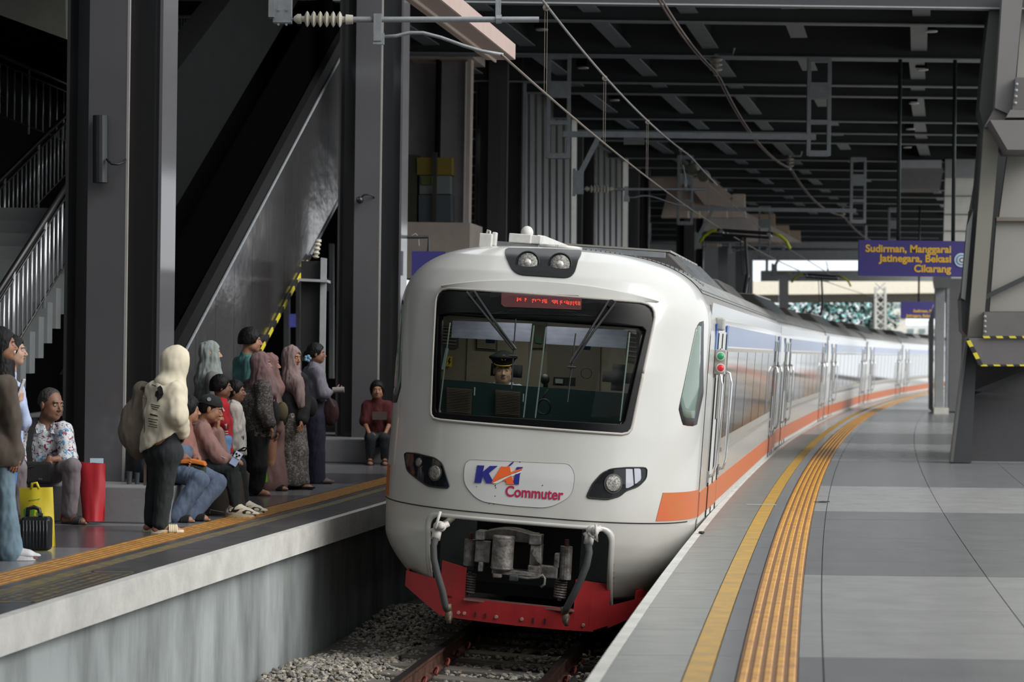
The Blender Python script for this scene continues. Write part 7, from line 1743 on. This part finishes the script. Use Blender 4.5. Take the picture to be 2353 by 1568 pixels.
# --- driver
D = TY0+1.62
t, j, B, Fw = person('train driver in a black peaked cap, white shirt and gold-striped epaulettes', D,
    dict(head=(1156, 852, 0), neck=(1157, 884, .02), shL=(1124, 898, .03), shR=(1190, 902, .03), elL=(1116, 960, 0), elR=(1196, 962, 0), wrL=(1130, 985, -.22), wrR=(1180, 987, -.22), hipL=(1146, 1010, .1), hipR=(1168, 1010, .1), knL=(1136, 1014, -.2), knR=(1176, 1014, -.2), anL=(1134, 1070, -.1), anR=(1176, 1070, -.1)), 180, 178, 'light', 1.02, 1.08, feet=False, root=W(1156, 1075, D))
top(t, j, Fw, 1.02, cl('driver_white_shirt', '#b9c0cf'), .016, 1.9, .02, hempt=W(1157, 1010, D), name='shirt'); trousers(t, j, 1.02, bk_cloth, .014, length=.95)
mb = MB()
for s in (-1, 1): a = j['neck']+V((s*.02, -.075, -.02)); mb.prism([a, a+V((s*.075, .03, .045)), a+V((s*.06, -.02, -.03)), a+V((s*.01, -.02, -.06))], (0, -.008, 0))
tag(obj('collar', mb, MATS['driver_white_shirt'], t), kind='stuff')
hair_short(t, j['head'], B, 1.08, th=.003, low=-.01)
for s in 'LR':
    p = j['sh'+s]+V((0, -.03, .055)); q = (j['shR']-j['shL']).normalized()*(1 if s == 'R' else -1); mb = MB(); mb.bar(p-q*.075, p+q*.03-V((0, 0, .012)), .06, .012); e_ = obj('epaulette', mb, mat('epaulette_black', '#15161a', .7), t, bev=.004)
    for k in range(3): mb = MB(); c = p+q*(-.02+.016*k)+V((0, -.031, 0)); mb.box(c+V((0,0.0,.008)), (.006, .062, .008)); mb.box(c+V((0, 0, 0)), (.006, .004, .014)); obj('gold_bar', mb, mat('gold_braid', '#b08a2e', .4, metal=.4), e_)
c = j['head']; f, r, u = B; ax = (r, f, u); s = 1.08
capb = field('peaked_cap', [cap(c+u*.06*s, c+u*.085*s, .092*s, .096*s, .01), ell(c+u*.118*s+f*.02, (.128*s, .135*s, .034*s), .03, ax), plane(c+u*.05*s, (-u.x, -u.y, -u.z))], .006, cl('cap_navy_black', '#15171b'), t)
mb = MB(); P = [c+u*.058*s+f*(.07+.055*math.sin(a))*s-u*(.022*math.sin(a))*s+r*(.082*math.cos(a)*s) for a in np.linspace(0, math.pi, 14)]; mb.prism(P, u*.007); obj('peak', mb, mat('peak_gloss', '#0f1012', .2), capb)
mb = MB(); mb.tube([p+u*.006+f*.002 for p in P], .006, 6); obj('gold_trim', mb, MATS['gold_braid'], capb)
mb = MB(); e0 = c+u*.112*s+f*.135*s; mb.tube([e0+r*(.022*math.cos(a))+u*(.026*math.sin(a)) for a in np.linspace(-1.2, 4.3, 16)], .0035, 5); mb.tube([e0-r*.012+u*.008, e0-u*.012, e0+r*.014+u*.014], .003, 5); mb.tube([e0-r*.012+u*.016, e0-u*.002, e0+r*.014+u*.022], .0025, 5); obj('cap_emblem', mb, MATS['gold_braid'], capb)
# ============================================================ BAGS AND SMALL THINGS
D = 19.4
def tote(label, D, pts, dep_, m, handle=None, seed=0, rotd=.1):
    t = thing('tote_bag', label, 'bag', W((pts[0][0]+pts[2][0])/2, pts[2][1], D))
    P = [W(x, y, D) for x, y in pts]; n = 6; mb = MB(); rows = []
    for k in range(n+1):
        f_ = k/n; L = P[0].lerp(P[3], f_); R_ = P[1].lerp(P[2], f_); row = []
        w2 = dep_*(.25+.75*f_)
        for q in range(9): x = q/8; p = L.lerp(R_, x); row.append(p+V((0, -w2*.5*(1-abs(2*x-1)**4)+.02*noise.noise(V((x*3+seed, f_*3, 0))), 0)))
        for q in range(8, -1, -1): x = q/8; p = L.lerp(R_, x); row.append(p+V((rotd*w2, w2*.5*(1-abs(2*x-1)**4)+.004, 0)))
        rows.append(row)
    vs = [p for r_ in rows for p in r_]; m_ = 18
    fs = [(k*m_+i, k*m_+(i+1) % m_, (k+1)*m_+(i+1) % m_, (k+1)*m_+i) for k in range(n) for i in range(m_)]+[tuple(n*m_+i for i in range(m_))]
    mb.add(vs, fs); b = obj('bag_body', mb, m, t, smooth=True); autosmooth(b, 50)
    if handle: mb = MB(); 
    for h in (handle or []): mb = MB(); mb.tube([W(x, y, D+h[1]) for x, y in h[0]], .012, 6); obj('handle', mb, m, t, smooth=True)
    return t, b
M_yb = mat('yellow_woven_bag', '#cdb92a', .5, var=.1, vscale=5)
ty, yb_ = tote('yellow shopping bag with green print standing behind the black ribbed case', 19.3, [(44, 1122), (120, 1120), (123, 1266), (50, 1262)], .16, M_yb, [(((72, 1124), (74, 1112), (84, 1110), (90, 1124)), -.02)])
bpy.context.view_layer.update()
gr = mat('green_print', '#4b8f2c', .6)
for P in (((54, 1172), (62, 1165), (68, 1172), (66, 1186), (56, 1190)), ((72, 1168), (80, 1172), (78, 1188), (70, 1184)), ((84, 1176), (96, 1180), (98, 1190), (86, 1190)), ((60, 1192), (74, 1194), (72, 1200), (58, 1198)), ((66, 1150), (92, 1146), (92, 1148), (66, 1152))):
    printpoly(P, 'green_print', gr, yb_)
tote('red shopping bag standing against the bench next to the older man', 21.75, [(179, 1062), (242, 1066), (236, 1198), (190, 1196)], .18, mat('red_woven_bag', '#a81e28', .5, var=.12, vscale=5), None, 2)
tote('red bag corner showing between the older man\'s feet and the bench', 21.9, [(150, 1120), (166, 1120), (164, 1195), (138, 1196)], .1, MATS['red_woven_bag'], None, 5)
mb = MB(); mb.box(W(222, 1060, 21.8), (.12, .02, .05), rz=.3); tag(obj('paper_packet', mb, mat('packet_blue', '#9fb6c4', .6)), 'pale blue packet poking out of the red shopping bag', 'packet')
t = thing('ribbed_case', 'small black ribbed hard case with a handle beside the jeans at the left', 'suitcase', W(83, 1265, 18.9))
c = W(84, 1226, 18.85); mb = MB(); mb.box(c, (.235, .15, .265), rz=.05); cb = obj('shell', mb, mat('black_shell', '#1d1e21', .3), t, bev=.03)
for k in range(8): mb = MB(); mb.tube([c+V((-.09+.026*k, -.075, -.105)), c+V((-.09+.026*k, -.075, .105))], .007, 8); obj('rib', mb, mat('black_rib', '#2b2c30', .25), cb, smooth=True)
mb = MB(); mb.tube([c+V((-.07, -.02, .12)), c+V((-.065, -.02, .19)), c+V((-.02, -.02, .205)), c+V((.02, -.02, .19)), c+V((.035, -.02, .12))], .017, 8); obj('handle', mb, MATS['black_shell'], t, smooth=True)
mb = MB(); mb.box(c+V((.035, -.04, .15)), (.04, .02, .02)); obj('clasp', mb, M_chrome, t)
# green carrier bag
tote('bright green carrier bag hanging between the batik and pink robes', 26.9, [(600, 1045), (608, 1045), (614, 1108), (585, 1106)], .1, mat('green_plastic_bag', '#5aa31e', .4), None, 3)
t = thing('shoulder_bag', 'small olive shoulder bag on the woman in the pink robe', 'bag', W(648, 945, 27.1)); field('pouch', [ell(W(648, 946, 27.05), (.07, .05, .11), .03)], .008, cl('olive_leather', '#5d543c'), t); strapline('strap', [W(648, 925, 27.02), W(638, 890, 27.0), W(632, 870, 27.05)], .016, cl('pale_strap', '#8b8377'), t)
t = thing('shoulder_bag', 'black leather bag carried by the woman in the batik top', 'bag', W(632, 950, 26.3)); field('pouch', [ell(W(631, 950, 26.3), (.06, .07, .13), .03)], .008, bk_cloth, t, fold=(.01, (12, 12, 6))); strapline('strap', [W(634, 935, 26.28), W(634, 905, 26.3), W(622, 885, 26.35)], .014, bk_cloth, t)
t = thing('shoulder_bag', 'black bag hanging between the floral skirt and the white-shirted woman', 'bag', W(716, 935, 28.2)); field('pouch', [ell(W(714, 935, 28.1), (.08, .06, .12), .03)], .009, bk_cloth, t); strapline('strap', [W(714, 918, 28.1), W(700, 890, 28.0), W(690, 872, 27.6)], .02, bk_cloth, t)
# brown suitcase between seated man's legs and bench
t = thing('cloth_suitcase', 'dark brown cloth suitcase with a zip behind the black and cream sneakers', 'suitcase', W(500, 1188, 23.2))
mb = MB(); mb.prism([W(x, y, 23.05) for x, y in ((478, 1085), (545, 1085), (545, 1182), (530, 1188), (462, 1186), (460, 1172))], (.08, .3, 0)); cs = obj('shell', mb, cl('brown_cloth', '#3b3530'), t, bev=.02)
mb = MB(); mb.tube([W(482, 1180, 23.0), W(483, 1172, 23.0), W(515, 1178, 23.0)], .005, 5); obj('zip', mb, M_galv, cs)
mb = MB(); mb.prism([W(x, y, 23.5) for x, y in ((547, 1085), (560, 1090), (556, 1140), (547, 1160))], (.04, .2, 0)); obj('side_pocket', mb, cl('mauve_cloth', '#5f4f4d'), cs, bev=.01)
# things on the bench
for i, (px, py, h, r) in enumerate(((297, 1113, .11, .028), (315, 1113, .10, .024))):
    p = W(px, py, 22.35); p.z = .33; t = thing('plastic_cup', ('taller clear cup', 'shorter clear cup')[i]+' standing on the dark bench top by the column', 'cup', p); mb = MB(); mb.lathe(p, (0, 0, 1), [(0, r*.8), (h, r), (h+.008, r*1.1)], 14); obj('cup', mb, mat('dim_clear_plastic', '#3d4246', .2), t)
t = thing('duffel_bag', 'dark blue bag on the bench behind the cream hooded person', 'bag', W(335, 1090, 22.6)); p = W(342, 1062, 22.75); field('body', [ell(p+V((0, 0, -.02)), (.14, .2, .2), .03), plane(V((p.x, p.y, .335)), (0, 0, -1))], .01, cl('dark_blue_nylon', '#262d38'), t, fold=(.02, (8, 8, 6)))
p = W(350, 1100, 22.35); t = thing('packet', 'crumpled yellowish packet on the bench by the hanging strap', 'packet', p); field('wrapper', [ell(V((p.x, p.y, .395)), (.055, .06, .07), .02), plane(V((p.x, p.y, .335)), (0, 0, -1))], .008, cl('dull_yellow_foil', '#8f824d'), t, fold=(.02, (14, 14, 14)))
# hat brim of the cap man's neighbour: black clutch in the girl's hand
t = thing('hand_fan', 'black bow-shaped item in the hand of the small girl', 'accessory', W(552, 1038, 24.4)); mb = MB(); c = W(549, 1036, 24.45); mb.tube([c, c+V((.05, 0, .03)), c+V((.08, 0, .03)), c+V((.06, 0, .0)), c], .01, 6); mb.tube([c, c+V((-.03, 0, -.01)), c+V((-.06, 0, -.035))], .008, 6); obj('loop', mb, bk_cloth, t)
print('quads in figures', NQ[0])

# ============================================================ groups for repeated things
_g = {}
for o in COL.objects:
    if o.parent is None and 'category' in o.keys(): _g.setdefault(o.name.split('.')[0], []).append(o)
_gn = dict(person='people waiting on the platform', steel_column='steel columns along the left platform', dropper='droppers between the overhead wires', roof_spotlight='small spotlights under the roof', train_carriage='carriages of the train',
  shoulder_bag='bags carried by the waiting passengers', tote_bag='shopping bags on the left platform', catenary_support='overhead line supports', platform_sign='purple hanging signs', bench='concrete benches around columns', mobile_phone='phones held by passengers',
  plastic_cup='cups on the bench', tree='trees beyond the station', far_building='buildings beyond the station', far_girder='girders at the far end', far_pillar='pillars beyond the train', ribbed_glass_wall='ribbed glass walls', stair_railing='stair railings at left', beige_staircase='beige stairs under the roof')
for k, L in _g.items():
    if len(L) > 1 and k in _gn:
        for o in L: o['group'] = _gn[k]
